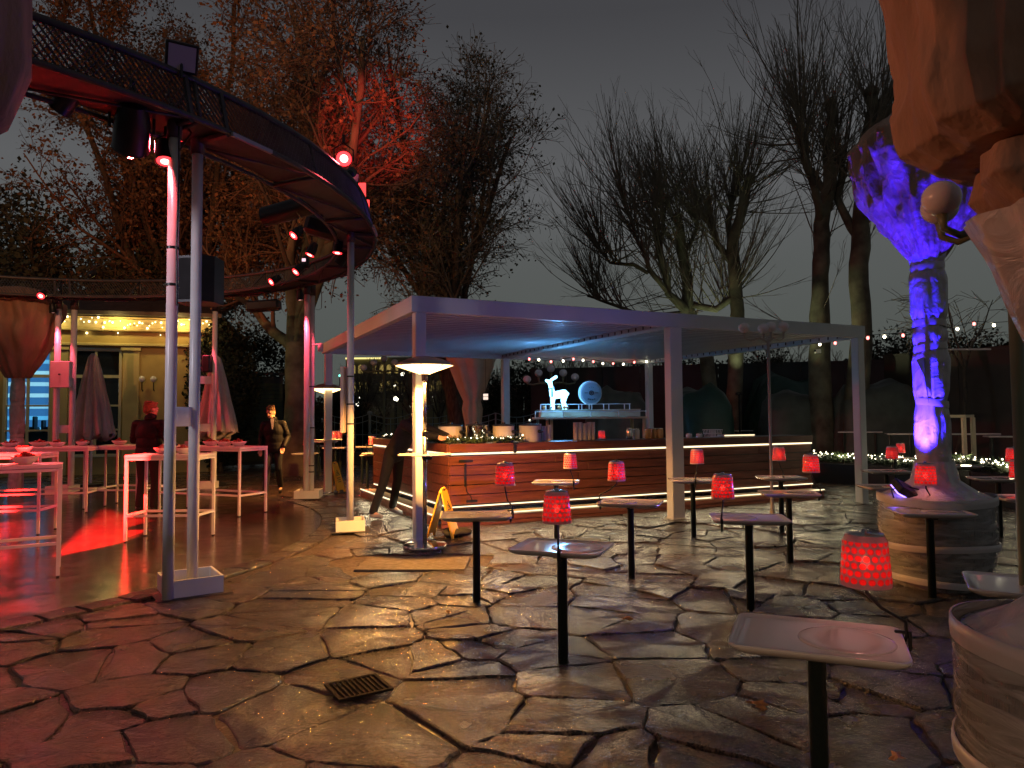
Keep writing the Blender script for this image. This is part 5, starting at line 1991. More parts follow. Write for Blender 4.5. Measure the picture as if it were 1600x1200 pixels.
def garland(path, n, rad, m_needles, nb, rb, nmin=.05):
    V, Fq = [], []
    bulbs = MB()
    segs = [(Vector(a), Vector(b)) for a, b in zip(path[:-1], path[1:])]
    lens = [(b - a).length for a, b in segs]
    tot = sum(lens)
    def at(t_):
        d = t_ * tot
        for (a, b), l in zip(segs, lens):
            if d <= l: return a + (b - a) * (d / l)
            d -= l
        return path[-1] if isinstance(path[-1], Vector) else Vector(path[-1])
    for k in range(n):
        c = at(r.random()) + Vector((r.gauss(0, rad * .4), r.gauss(0, rad * .4), abs(r.gauss(0, rad * .45))))
        d = Vector((r.gauss(0, 1), r.gauss(0, 1), r.gauss(.3, .8))).normalized()
        w_ = d.orthogonal().normalized() * nmin * .12
        L__ = nmin * r.uniform(.7, 1.5)
        b_i = len(V)
        V += [c - w_, c + w_, c + d * L__ + w_ * .4, c + d * L__ - w_ * .4]
        Fq.append((b_i, b_i + 1, b_i + 2, b_i + 3))
    for k in range(nb):
        c = at((k + r.random()) / nb) + Vector((r.gauss(0, rad * .35), r.gauss(0, rad * .4), rad * .5 + abs(r.gauss(0, rad * .45))))
        bulbs.sphere(c, rb * r.uniform(.7, 1.3), 6, 4)
    return V, Fq, bulbs


V, Fq, bulbs = garland([(-.02, 1.1, .03), (.0, .35, .03), (.03, .05, .03), (.45, .02, .03), (1.15, .03, .03)], 2600, .05, M_green, 40, .009)
tag(np_mesh('needles', V, Fq, M_green, gl, smooth=False), kind='stuff')
tag(bulbs.build('fairy_bulbs', E_bulbw, gl), kind='stuff')
gl2 = thing('fir_garland', 'short fir garland with one bright bulb on the far left end of the bar', 'garland', bw(.1, 3.3, CT), BA)
V, Fq, bulbs = garland([(0, -.5, .02), (.02, .6, .02)], 1300, .05, M_green, 5, .02)
tag(np_mesh('needles', V, Fq, M_green, gl2, smooth=False), kind='stuff')
tag(bulbs.build('fairy_bulbs', E_bulbw, gl2), kind='stuff')

# shelf station behind the counter
sA_ = D(920, 655, 13.6)
stn = thing('serving_shelf', 'pale raised serving shelf with a low rail behind the bar', 'shelf', (sA_.x, sA_.y, 0), .05)
zs = 1.50
MB().box((0, 0, zs), (2.14, .55, .04), bev=.004).build('shelf_board', M_cream, stn)
MB().box((.03, .12, zs + .085), (1.92, .34, .126), bev=.006).build('upper_box', M_cream, stn)
MB().box((.03, .12, zs + .157), (1.94, .36, .014)).build('upper_board', M_cream, stn)
for x in (-.78, .88, 1.02, -.70):
    MB().box((x, .20 if abs(x) < .95 else -.2, zs / 2 - .01), (.05, .05, zs - .02)).build('leg', M_cream, stn)
rl = MB()
for k in range(5):
    rl.tube([(-1.05 + k * .525, -.26, zs), (-1.05 + k * .525, -.26, zs + .13)], .011, 6)
rl.tube([(-1.05, -.26, zs + .12), (1.05, -.26, zs + .12)], .008, 6)
rl.build('lower_rail', M_white, stn)
rl = MB()
for x in (-.93, -.83, -.43, -.2, -.14, 0, .05, .28, .38, .68, .78): rl.tube([(x, -.06, zs + .15), (x, -.06, zs + .27)], .010, 6)
rl.tube([(-.93, -.06, zs + .262), (.80, -.06, zs + .262)], .008, 6)
rl.build('upper_rail', M_white, stn)
# back bar table under it
q = thing('back_bar', 'dark back counter below the raised shelf', 'counter', (sA_.x, sA_.y + .5, 0), .05)
MB().box((.9, .2, .88), (3.6, .6, .04)).build('top', M_counter, q)
MB().box((.9, .22, .43), (3.5, .5, .85)).build('body', M_wall, q)


def remesh(q, vox, name, m, parent, loc=(0, 0, 0), smooth_it=3, world=False):
    o = q.build(name, m, parent, world=world, smooth=True, loc=loc)
    md = o.modifiers.new('r', 'REMESH')
    md.mode = 'VOXEL'
    md.voxel_size = vox
    md.use_smooth_shade = True
    sm = o.modifiers.new('s', 'SMOOTH')
    sm.iterations = smooth_it
    sm.factor = .5
    dg = bpy.context.evaluated_depsgraph_get()
    me = bpy.data.meshes.new_from_object(o.evaluated_get(dg))
    me.name = name
    old = o.data
    o.modifiers.clear()
    o.data = me
    bpy.data.meshes.remove(old)
    o.data.polygons.foreach_set('use_smooth', [True] * len(o.data.polygons))
    return o


def caps(q, p0, p1, r0, r1, n=12):
    p0 = Vector(p0); p1 = Vector(p1)
    q.sphere(p0, r0, n, 8)
    q.sphere(p1, r1, n, 8)
    q.tube([p0, p1], [r0, r1], n)
    return q


# glowing deer (faces left)
p = D(868, 640, 13.55)
deer = thing('light_deer', 'glowing ice-blue young deer figure standing on the serving shelf', 'light figure', (p.x, p.y, zs + .166), 0)
q = MB()
S_ = 1.0
caps(q, (-.02, 0, .27), (.16, 0, .30), .072, .080)
caps(q, (.16, 0, .30), (.20, 0, .285), .075, .05)
q.sphere((.235, 0, .30), .028, 10, 8)
caps(q, (-.05, 0, .28), (-.09, 0, .46), .062, .040)
caps(q, (-.09, 0, .46), (-.10, 0, .52), .042, .045)
caps(q, (-.10, 0, .52), (-.17, 0, .555), .045, .026)
caps(q, (-.075, .03, .56), (.02, .05, .625), .022, .030)
caps(q, (-.085, -.03, .565), (-.0, -.05, .62), .020, .024)
for (x, y) in ((-.06, .04), (-.03, -.04)):
    caps(q, (x, y, .25), (x - .01, y, .12), .034, .020)
    caps(q, (x - .01, y, .12), (x - .005, y, .012), .020, .022)
for (x, y) in ((.15, .04), (.19, -.04)):
    caps(q, (x, y, .26), (x - .02, y, .15), .045, .024)
    caps(q, (x - .02, y, .15), (x + .005, y, .012), .020, .022)
remesh(q, .009, 'body', E_deer, deer, smooth_it=2)
q = MB()
q.lathe([(.062, -.012), (.064, .012)], n=14, M=Matrix.Translation((-.075, 0, .40)) @ Matrix.Rotation(R_(-12), 4, 'Y'))
q.box((-.065, -.066, .31), (.035, .012, .15), rz=.1)
q.build('scarf', mat('grey_scarf', (.10, .10, .16), .8), deer)
light('POINT', 'deer_glow', Vector((p.x + .05, p.y - .25, zs + .62)), 30, (.12, .45, 1.0), deer, size=.10)
q = thing('pine_cones', 'small cones and baubles at the feet of the glowing deer', 'decoration', (p.x, p.y - .1, zs + .166))
for k, (x, y) in enumerate(((-.22, 0), (-.10, -.02), (.06, -.03), (.22, 0), (.16, .02))):
    MB().sphere((x, y, .035), .032, 10, 7, (1, 1, 1.1)).build('bauble', M_steel if k % 2 else M_bread, q, smooth=True)

# round drum sign
p = D(922, 614, 13.7)
ds = thing('round_sign', 'round drum sign with a small emblem standing behind the deer rail', 'sign', (p.x, p.y, p.z))
Mx = Rz(.28) @ Matrix.Rotation(R_(90), 4, 'X')
MB().lathe([(.222, -.06), (.228, -.05), (.228, .05), (.222, .06)], n=48, M=Mx).build('drum', mat('sign_white', (.50, .55, .60), .4), ds, auto=40)
MB().lathe([(.195, .062), (.195, .066)], n=40, M=Mx).build('face', mat('sign_face', (.26, .33, .40), .5), ds, auto=40)
MB().lathe([(.229, -.02), (.231, -.018), (.231, .02), (.229, .022)], n=48, caps=False, M=Mx).build('glow_edge', emis('blue_edge', (.15, .5, 1.0), 1.3, True), ds)
q = MB()
ring_ = [(.042 * cos(2 * pi * k / 20), .042 * sin(2 * pi * k / 20), .069) for k in range(21)]
q.tube(ring_, .006, 5)
q.box((0, .0, .069), (.03, .008, .004)).box((0, .012, .069), (.02, .007, .004)).box((0, -.012, .069), (.022, .007, .004))
for s_ in (-1, 1):
    for (x, l) in ((.088, .014), (.112, .020), (.134, .012)): q.box((s_ * x, 0, .069), (l, .012, .004))
for a in (-2.05, -1.74, -1.42, -1.10):
    T_ = Matrix.Translation((.135 * cos(a), .135 * sin(a), .069)) @ Rz(a + pi / 2)
    q.box(None, (.006, .026, .004), M=T_ @ Matrix.Translation((-.009, 0, 0))).box(None, (.022, .006, .004), M=T_ @ Matrix.Translation((0, .010, 0))).box(None, (.006, .026, .004), M=T_ @ Matrix.Translation((.009, 0, 0)))
for a in (1.2, 1.57, 1.94):
    q.box((.11 * cos(a), .11 * sin(a), .069), (.010, .010, .004))
q.v = [tuple(Mx @ Vector(v_)) for v_ in q.v]
q.build('emblem', M_black, ds)
# lantern hanging by the cream shroud
p = D(759, 620, 16.0)
q = thing('paper_lantern', 'small pale lantern hanging right of the cream shroud', 'lantern', p)
MB().box((0, 0, 0), (.11, .11, .13)).build('panes', emis('lantern_glow', (1, .75, .62), .8, True), q)
b_ = MB()
for sx in (-1, 1):
    for sy in (-1, 1): b_.box((sx * .06, sy * .06, 0), (.012, .012, .16))
b_.box((0, 0, .08), (.14, .14, .014)).box((0, 0, -.08), (.14, .14, .014)).tube([(0, 0, .08), (0, 0, .85)], .004, 5)
b_.box((0, -.062, 0), (.11, .005, .01)).build('frame', M_black, q)
# ================================================================== PEOPLE
def person(lab, loc, rz, J, coat, trousers, shoes, hair, coat_len=.0, shirt=None, collar=True):
    """J: joint positions in local metres; the figure faces -Y. Body = one remeshed surface, clothes and hair are children."""
    t = thing('person', lab, 'person', loc, rz)
    V_ = {k: Vector(v) for k, v in J.items() if len(v) == 3}
    hd = V_['head']
    T_ = Matrix.Translation(hd) @ Matrix.Rotation(J.get('hturn', (0,))[0], 4, 'Z') @ Matrix.Rotation(J.get('htilt', (0,))[0], 4, 'X')
    b = MB()
    # head with face
    b.sphere(None, 1, 18, 14, (.074, .093, .108), M=T_ @ Matrix.Translation((0, .008, .018)))
    b.sphere(None, 1, 14, 10, (.055, .062, .065), M=T_ @ Matrix.Translation((0, -.028, -.055)))       # jaw
    b.sphere(None, 1, 10, 8, (.013, .022, .026), M=T_ @ Matrix.Translation((0, -.092, -.012)))        # nose
    b.sphere(None, 1, 10, 8, (.058, .020, .014), M=T_ @ Matrix.Translation((0, -.074, .030)))         # brow
    b.sphere(None, 1, 10, 8, (.026, .014, .010), M=T_ @ Matrix.Translation((0, -.082, -.052)))        # lips
    b.sphere(None, 1, 10, 8, (.020, .018, .016), M=T_ @ Matrix.Translation((0, -.076, -.088)))        # chin
    for s_ in (-1, 1):
        b.sphere(None, 1, 10, 8, (.010, .022, .032), M=T_ @ Matrix.Translation((s_ * .077, .012, -.005)))  # ears
    caps(b, V_['neck'], T_ @ Vector((0, .015, -.06)), .056, .052)
    caps(b, V_['neck'], V_['chest'], .06, .115)
    caps(b, V_['chest'], V_['pelvis'], .12, .12)
    for s_ in ('L', 'R'):
        caps(b, V_['sh' + s_], V_['el' + s_], .045, .036)
        caps(b, V_['el' + s_], V_['wr' + s_], .036, .025)
        # hand: palm, four fingers of unequal length, thumb
        wr = V_['wr' + s_]
        hdn = (V_['ha' + s_] - wr).normalized()
        side = hdn.cross(Vector((0, 1, 0)))
        side = side.normalized() if side.length > .1 else Vector((1, 0, 0))
        nrm = hdn.cross(side).normalized()
        pc_ = wr + hdn * .048
        for k in (-1.2, -.4, .4, 1.2): caps(b, wr + hdn * .012 + side * k * .010, wr + hdn * .085 + side * k * .018, .016, .012, 8)
        for k, L__ in zip((-1.5, -.5, .5, 1.5), (.060, .074, .078, .066)):
            a0 = wr + hdn * .088 + side * k * .018
            a1 = a0 + hdn * L__ * .5 + nrm * .012
            a2 = a1 + hdn * L__ * .4 + nrm * .028
            caps(b, a0, a1, .0095, .009, 8); caps(b, a1, a2, .009, .008, 8)
        th0 = wr + hdn * .03 - side * .025
        th1 = th0 - side * .026 + hdn * .035 + nrm * .010
        caps(b, th0, th1, .013, .011, 8); caps(b, th1, th1 + hdn * .032 + nrm * .008, .011, .009, 8)
        caps(b, V_['hp' + s_], V_['kn' + s_], .075, .050)
        caps(b, V_['kn' + s_], V_['an' + s_], .050, .036)
        an = V_['an' + s_]
        caps(b, an, V_['to' + s_], .036, .028)
    body = remesh(b, .0085, 'body', M_skin, t, smooth_it=2)
    # eyes
    e_ = MB()
    for s_ in (-1, 1):
        e_.sphere(None, 1, 8, 6, (.012, .006, .007), M=T_ @ Matrix.Translation((s_ * .030, -.084, .008)))
    e_.build('eyes', mat('eye_dark', (.05, .03, .03), .3), t)
    e_ = MB().box(None, (.044, .006, .006), M=T_ @ Matrix.Translation((0, -.0955, -.053)))
    e_.build('mouth', mat('lip', (.30, .10, .09), .5), t)
    # hair: cap over crown and back
    h_ = MB()
    h_.sphere(None, 1, 18, 14, (.081, .096, .098), M=T_ @ Matrix.Translation((0, .022, .048)))
    h_.sphere(None, 1, 14, 10, (.076, .060, .080), M=T_ @ Matrix.Translation((0, .050, -.006)))
    h_.sphere(None, 1, 12, 8, (.055, .045, .028), M=T_ @ Matrix.Translation((.006, -.045, .112)))
    for k in range(14):
        a = k * .449
        h_.sphere(None, 1, 8, 6, (.030, .032, .022), M=T_ @ Matrix.Translation((.052 * cos(a * 2.3), .03 + .06 * sin(a * 1.7), .105 + .02 * sin(a * 5))))
    remesh(h_, .008, 'hair', hair, t, smooth_it=2)
    # trousers
    q = MB()
    pl = V_['pelvis']
    q.sphere(None, 1, 16, 12, (.175, .125, .14), M=Matrix.Translation(pl))
    for s_ in ('L', 'R'):
        k_ = V_['kn' + s_]
        caps(q, V_['hp' + s_], k_, .100, .070)
        caps(q, k_, V_['an' + s_] + Vector((0, 0, .02)), .070, .062)
        d = (k_ - V_['hp' + s_])
    remesh(q, .014, 'trousers', trousers, t, smooth_it=3)
    # shoes
    for s_ in ('L', 'R'):
        q = MB()
        a, to = V_['an' + s_], V_['to' + s_]
        dd = (to - a)
        caps(q, a + Vector((0, 0, -.0)), a + Vector((0, 0, .03)), .050, .045)
        caps(q, a + Vector((0, .02, -.035)) if abs(dd.z) < .12 else a - dd.normalized() * .02, to + Vector((0, 0, .008)), .042, .036)
        remesh(q, .010, 'shoe', shoes, t, smooth_it=2)
    # jacket
    q = MB()
    ch, nk = V_['chest'], V_['neck']
    ax = (V_['shL'] - V_['shR']).normalized()
    up = (nk - pl).normalized()
    fw = ax.cross(up).normalized()
    Rm = Matrix(((ax.x, fw.x, up.x, 0), (ax.y, fw.y, up.y, 0), (ax.z, fw.z, up.z, 0), (0, 0, 0, 1)))
    q.sphere(None, 1, 20, 14, (.205, .145, .23), M=Matrix.Translation(ch + up * -.02) @ Rm)
    mid = (ch + pl) / 2
    q.sphere(None, 1, 20, 14, (.190, .145, .26), M=Matrix.Translation(mid) @ Rm)
    q.sphere(None, 1, 20, 14, (.198, .150, .20), M=Matrix.Translation(pl + up * .03) @ Rm)
    if coat_len > 0:
        q.lathe([(.17, -coat_len), (.185, -coat_len + .01), (.19, 0), (.10, .02)], n=20, M=Matrix.Translation(pl) @ Rm @ Matrix.Diagonal((1.08, .82, 1, 1)))
    caps(q, V_['shL'] - ax * .02, V_['shR'] + ax * .02, .075, .075)
    caps(q, nk + up * .0, nk + up * .035, .074, .070)
    for s_ in ('L', 'R'):
        caps(q, V_['sh' + s_], V_['el' + s_], .076, .062)
        caps(q, V_['el' + s_], V_['wr' + s_] * .93 + V_['el' + s_] * .07, .062, .048)
        # quilted folds
        for k in range(1, 5):
            f_ = k / 5
            q.sphere(V_['sh' + s_].lerp(V_['el' + s_], f_), .076 - .010 * f_ + .004, 12, 8, (1, 1, .5))
    remesh(q, .012, 'jacket', coat, t, smooth_it=1)
    if collar:
        q = MB()
        q.lathe([(.078, .0), (.082, .03), (.075, .065), (.068, .065), (.070, .02)], n=22, M=Matrix.Translation(nk + up * .0) @ Rm, fn=lambda a, z, r_: (r_, .02 * sin(a)))
        q.build('collar', coat, t, smooth=True)
    if shirt:
        q = MB()
        a = nk + fw * -.0
        f0 = -fw if fw.y > 0 else fw
        p0 = nk + f0 * .068 + up * .045
        p1 = ch + f0 * .142 + up * .03
        q.add([p0 - ax * .04, p0 + ax * .04, p1 + ax * .008, p1 - ax * .008, p0 - ax * .04 + f0 * .012, p0 + ax * .04 + f0 * .012, p1 + ax * .008 + f0 * .012, p1 - ax * .008 + f0 * .012],
              [(7, 6, 5, 4), (0, 1, 2, 3), (0, 4, 5, 1), (1, 5, 6, 2), (2, 6, 7, 3), (3, 7, 4, 0)])
        q.build('shirt_front', shirt, t)
    return t


# man walking, facing the camera, looking down to his right
pm = G(427, 772)
J1 = dict(head=(-.04, -.10, 1.66), neck=(-.01, -.02, 1.50), chest=(0, 0, 1.30), pelvis=(.02, .02, .95),
          shL=(.18, .0, 1.43), elL=(.27, .05, 1.16), wrL=(.22, -.10, .96), haL=(.20, -.14, .86),
          shR=(-.18, -.01, 1.42), elR=(-.26, .06, 1.15), wrR=(-.24, -.04, .92), haR=(-.24, -.06, .82),
          hpL=(.09, .0, .93), knL=(.10, -.02, .52), anL=(.11, .16, .13), toL=(.12, .06, .035),
          hpR=(-.09, .0, .93), knR=(-.10, -.14, .50), anR=(-.12, -.18, .075), toR=(-.15, -.34, .035),
          hturn=(-.45,), htilt=(.30,))
person('man in a dark padded jacket walking towards the viewer with his head bowed', (pm.x, pm.y, 0), .12, J1, M_jacket, M_trous, M_shoe, M_hair, coat_len=.10, shirt=M_shirt)
# man seen from behind at the high tables
pm = G(236, 800)
J2 = dict(head=(.03, -.05, 1.70), neck=(0, .0, 1.54), chest=(0, .02, 1.33), pelvis=(0, .02, .97),
          shL=(.20, .02, 1.46), elL=(.28, -.02, 1.18), wrL=(.20, -.26, 1.13), haL=(.16, -.34, 1.12),
          shR=(-.20, .02, 1.46), elR=(-.29, .0, 1.18), wrR=(-.24, -.22, 1.10), haR=(-.20, -.30, 1.08),
          hpL=(.10, .02, .95), knL=(.11, -.0, .52), anL=(.12, .04, .09), toL=(.14, -.12, .035),
          hpR=(-.10, .02, .95), knR=(-.11, .0, .52), anR=(-.12, .04, .09), toR=(-.15, -.12, .035),
          hturn=(-.35,), htilt=(.12,))
person('man in a dark jacket seen from behind at the red-lit buffet tables', (pm.x - .06, pm.y + .05, 0), pi - .25, J2, M_jacket, M_trous, M_shoe, M_hair, coat_len=.06).scale = (1.2, 1.12, 1.0)
# person bending over the bar; local frame built with -Y toward the bar
pf = G(622, 812)
J3 = dict(head=(.0, -.50, 1.60), neck=(0, -.38, 1.50), chest=(0, -.26, 1.33), pelvis=(0, -.04, 1.0),
          shL=(.17, -.33, 1.43), elL=(.22, -.62, 1.32), wrL=(.16, -.88, 1.25), haL=(.14, -.97, 1.22),
          shR=(-.17, -.33, 1.43), elR=(-.22, -.62, 1.30), wrR=(-.14, -.88, 1.25), haR=(-.10, -.97, 1.22),
          hpL=(.10, -.03, 1.00), knL=(.20, .06, .56), anL=(.27, .20, .13), toL=(.30, .06, .04),
          hpR=(-.10, -.03, 1.00), knR=(-.14, .08, .54), anR=(-.20, .22, .10), toR=(-.20, .07, .035),
          hturn=(0.0,), htilt=(.55,))
person('person in black clothes bending over the left side of the wooden bar', (pf.x - .10, pf.y + .14, 0), R_(64), J3, M_blackf, M_trous, M_shoeg, M_blackf, collar=False)

# ================================================================== TREES
def grow(start, dirn, length, r0, r1, K, wob, trop, rng, gnarl=0):
    N_ = len(start)
    P = np.empty((N_, K, 3))
    P[:, 0] = start
    d = dirn / np.linalg.norm(dirn, axis=1, keepdims=True)
    step = (length / (K - 1))[:, None]
    for k in range(1, K):
        d = d + rng.normal(0, wob, (N_, 3))
        d[:, 2] += trop
        d /= np.linalg.norm(d, axis=1, keepdims=True)
        P[:, k] = P[:, k - 1] + d * step
    R = r0[:, None] + (r1 - r0)[:, None] * np.linspace(0, 1, K)[None, :]
    if gnarl:
        R = R * (1 + rng.uniform(-gnarl, gnarl, R.shape))
    return P, R


def children(P, R, n, t0, t1, ang, lmin, lmax, rr, rng, taper=.5):
    N_, K, _ = P.shape
    t_ = rng.uniform(t0, t1, (N_, n)) * (K - 1)
    i = np.clip(t_.astype(int), 0, K - 2)
    f = (t_ - i)[..., None]
    idx = np.arange(N_)[:, None]
    A, B = P[idx, i], P[idx, i + 1]
    s_ = (A + (B - A) * f).reshape(-1, 3)
    tan = (B - A).reshape(-1, 3)
    tan /= np.linalg.norm(tan, axis=1, keepdims=True) + 1e-9
    rnd = rng.normal(0, 1, tan.shape)
    per = rnd - (rnd * tan).sum(1, keepdims=True) * tan
    per /= np.linalg.norm(per, axis=1, keepdims=True) + 1e-9
    a = rng.uniform(ang[0], ang[1], len(tan))[:, None]
    d = tan * np.cos(a) + per * np.sin(a)
    tt = (t_ / (K - 1)).reshape(-1)
    L = rng.uniform(lmin, lmax, len(tan)) * (1 - taper * (tt - t0) / max(1e-6, t1 - t0))
    r_ = (R[idx, i]).reshape(-1) * rr
    return s_, d, L, r_


def tube_arrays(P, R, S):
    N_, K, _ = P.shape
    T = np.gradient(P, axis=1)
    T /= np.linalg.norm(T, axis=2, keepdims=True) + 1e-9
    mean = T.mean(1)
    ref = np.where(np.abs(mean[:, 2:3]) > .8, np.array([[1., 0, 0]]), np.array([[0, 0, 1.]]))[:, None, :]
    u = np.cross(T, np.broadcast_to(ref, T.shape))
    u /= np.linalg.norm(u, axis=2, keepdims=True) + 1e-9
    v = np.cross(T, u)
    a = np.arange(S) * 2 * pi / S
    ring_ = u[:, :, None, :] * np.cos(a)[None, None, :, None] + v[:, :, None, :] * np.sin(a)[None, None, :, None]
    V = P[:, :, None, :] + ring_ * R[:, :, None, None]
    n_, k_, s_ = np.meshgrid(np.arange(N_), np.arange(K - 1), np.arange(S), indexing='ij')
    b = n_ * K * S + k_ * S
    s2 = (s_ + 1) % S
    F_ = np.stack([b + s_, b + s2, b + S + s2, b + S + s_], -1).reshape(-1, 4)
    return V.reshape(-1, 3), F_


def join(parts):
    V, F_ = [], []
    o = 0
    for P, R, S in parts:
        v, f = tube_arrays(P, R, S)
        V.append(v)
        F_.append(f + o)
        o += len(v)
    return np.concatenate(V), np.concatenate(F_)


def leaves(P, n, size, rng, spread=.12):
    N_, K, _ = P.shape
    i = rng.integers(0, N_, n)
    k = rng.integers(0, K, n)
    c = P[i, k] + rng.normal(0, spread, (n, 3))
    d = rng.normal(0, 1, (n, 3)); d /= np.linalg.norm(d, axis=1, keepdims=True)
    e_ = np.cross(d, rng.normal(0, 1, (n, 3))); e_ /= np.linalg.norm(e_, axis=1, keepdims=True) + 1e-9
    s_ = (size * rng.uniform(.6, 1.4, n))[:, None]
    V = np.stack([c, c + (d * .5 + e_ * .35) * s_, c + d * s_, c + (d * .5 - e_ * .35) * s_], 1).reshape(-1, 3)
    F_ = np.arange(n * 4).reshape(-1, 4)
    return V, F_


def broad_tree(loc, h_trunk, r_trunk, lab, seed, levels, lean=(0, 0), bark=None, twigm=None, leafm=None, nleaf=0, lsize=.10, nm='bare_tree', lims=None, trunk_k=8, flare=1.5, group='tall trees round the terrace', leafspread=.12):
    rng = np.random.default_rng(seed)
    t = thing(nm, lab, 'tree', (loc[0], loc[1], 0), 0, group)
    o = np.array([[0, 0, -.1]])
    d = np.array([[lean[0], lean[1], 1.0]])
    P, R = grow(o, d, np.array([h_trunk]), np.array([r_trunk]), np.array([r_trunk * .62]), trunk_k, .05, .02, rng, gnarl=.06)
    R[0, 0] *= flare
    R[0, 1] *= 1 + (flare - 1) * .25
    trunk_parts = [(P, R, 14)]
    crown = []
    last = (P, R)
    for li, lv in enumerate(levels):
        s_, dd, L, r_ = children(last[0], last[1], lv['n'], lv.get('t0', .35), lv.get('t1', 1.0), lv['ang'], lv['l'][0], lv['l'][1], lv['rr'], rng, lv.get('taper', .4))
        if lv.get('up'):
            dd[:, 2] += lv['up']
        if lv.get('flat'):
            dd[:, 1] *= lv['flat']
        K = lv['k']
        rend = r_ * lv.get('rend', .35)
        rend = np.maximum(rend, lv.get('rmin', .003))
        r_ = np.maximum(r_, lv.get('rmin', .003))
        P, R = grow(s_, dd, L, r_, rend, K, lv['wob'], lv.get('trop', 0), rng)
        if lims is not None:
            P[..., 2] = np.minimum(P[..., 2], lims + (P[..., 2] - lims) * .3)
        (trunk_parts if li < 1 else crown).append((P, R, lv['s']))
        last = (P, R)
    V, F_ = join(trunk_parts)
    np_mesh('trunk', V, F_, bark or M_bark, t)
    V, F_ = join(crown)
    np_mesh('crown', V, F_, twigm or M_twig, t)
    if nleaf:
        V, F_ = leaves(last[0], nleaf, lsize, rng, leafspread)
        tag(np_mesh('leaves', V, F_, leafm or M_leaf, t, smooth=False), kind='stuff')
    return t


def lv(n, l, ang, k, s, rr, wob=.12, **kw):
    return dict(n=n, l=l, ang=ang, k=k, s=s, rr=rr, wob=wob, **kw)


# big plane tree behind the pink columns
pA = D(466, 735, 19.5)
broad_tree((pA.x, pA.y), 5.2, .46, 'massive old tree with a thick mottled trunk behind the pink-lit columns', 11,
           [lv(10, (5.5, 10.0), (.3, 1.1), 9, 8, .52, .12, t0=.62, taper=.2, up=.2),
            lv(8, (2.5, 4.8), (.4, 1.0), 8, 5, .50, .14, t0=.25, trop=.03),
            lv(8, (1.3, 2.8), (.4, 1.1), 6, 4, .5, .18, t0=.2, rmin=.010),
            lv(7, (.6, 1.5), (.4, 1.1), 5, 3, .6, .22, t0=.1, rmin=.006, rend=.6)], bark=M_bark2, leafm=M_leaf, twigm=M_twig2, nleaf=26000, lsize=.10, flare=1.5, leafspread=.10)
# rust-leaved tree left of it
pB = D(270, 720, 25)
broad_tree((pB.x, pB.y), 6.0, .42, 'tall rusty-leaved tree rising behind the right end of the pavilion', 12,
           [lv(15, (8.0, 13.5), (.12, .85), 9, 7, .5, .09, t0=.45, taper=.15, up=.35),
            lv(10, (2.8, 5.4), (.3, .9), 8, 4, .5, .13, t0=.2, trop=.04),
            lv(8, (1.2, 2.6), (.4, 1.0), 6, 3, .5, .18, t0=.1, rmin=.010),
            lv(6, (.6, 1.4), (.4, 1.1), 4, 3, .6, .22, t0=.1, rmin=.006, rend=.6)], leafm=M_leaf, twigm=M_twig2, nleaf=70000, lsize=.12)
# olive tree at the far left
pC = D(60, 700, 27)
broad_tree((pC.x, pC.y), 3.5, .35, 'dark olive-leaved tree at the far left behind the pavilion roof', 13,
           [lv(11, (5.0, 8.0), (.25, 1.0), 8, 6, .5, .10, t0=.5, taper=.15, up=.2),
            lv(9, (2.2, 4.0), (.4, 1.0), 7, 4, .5, .14, t0=.15),
            lv(8, (1.0, 2.4), (.4, 1.1), 5, 3, .5, .2, t0=.1, rmin=.010)], leafm=M_leafd, nleaf=26000, lsize=.17, leafspread=.25)
# twiggy tree over the left end of the pergola
pD = D(716, 640, 21.5)
broad_tree((pD.x, pD.y), 4.7, .30, 'slender many-stemmed tree with dark twigs above the left end of the pergola roof', 14,
           [lv(12, (7.6, 10.9), (.08, .55), 10, 7, .55, .07, t0=.30, taper=.1, up=.2),
            lv(11, (1.8, 4.4), (.35, 1.0), 8, 4, .40, .13, t0=.12, trop=.05, taper=.5),
            lv(8, (.8, 1.9), (.5, 1.2), 6, 3, .5, .2, t0=.1, rmin=.009),
            lv(7, (.35, .9), (.5, 1.2), 4, 3, .6, .3, t0=.1, rmin=.006, rend=.6)], leafm=M_leafd, nleaf=9000, lsize=.10, lims=15.0)


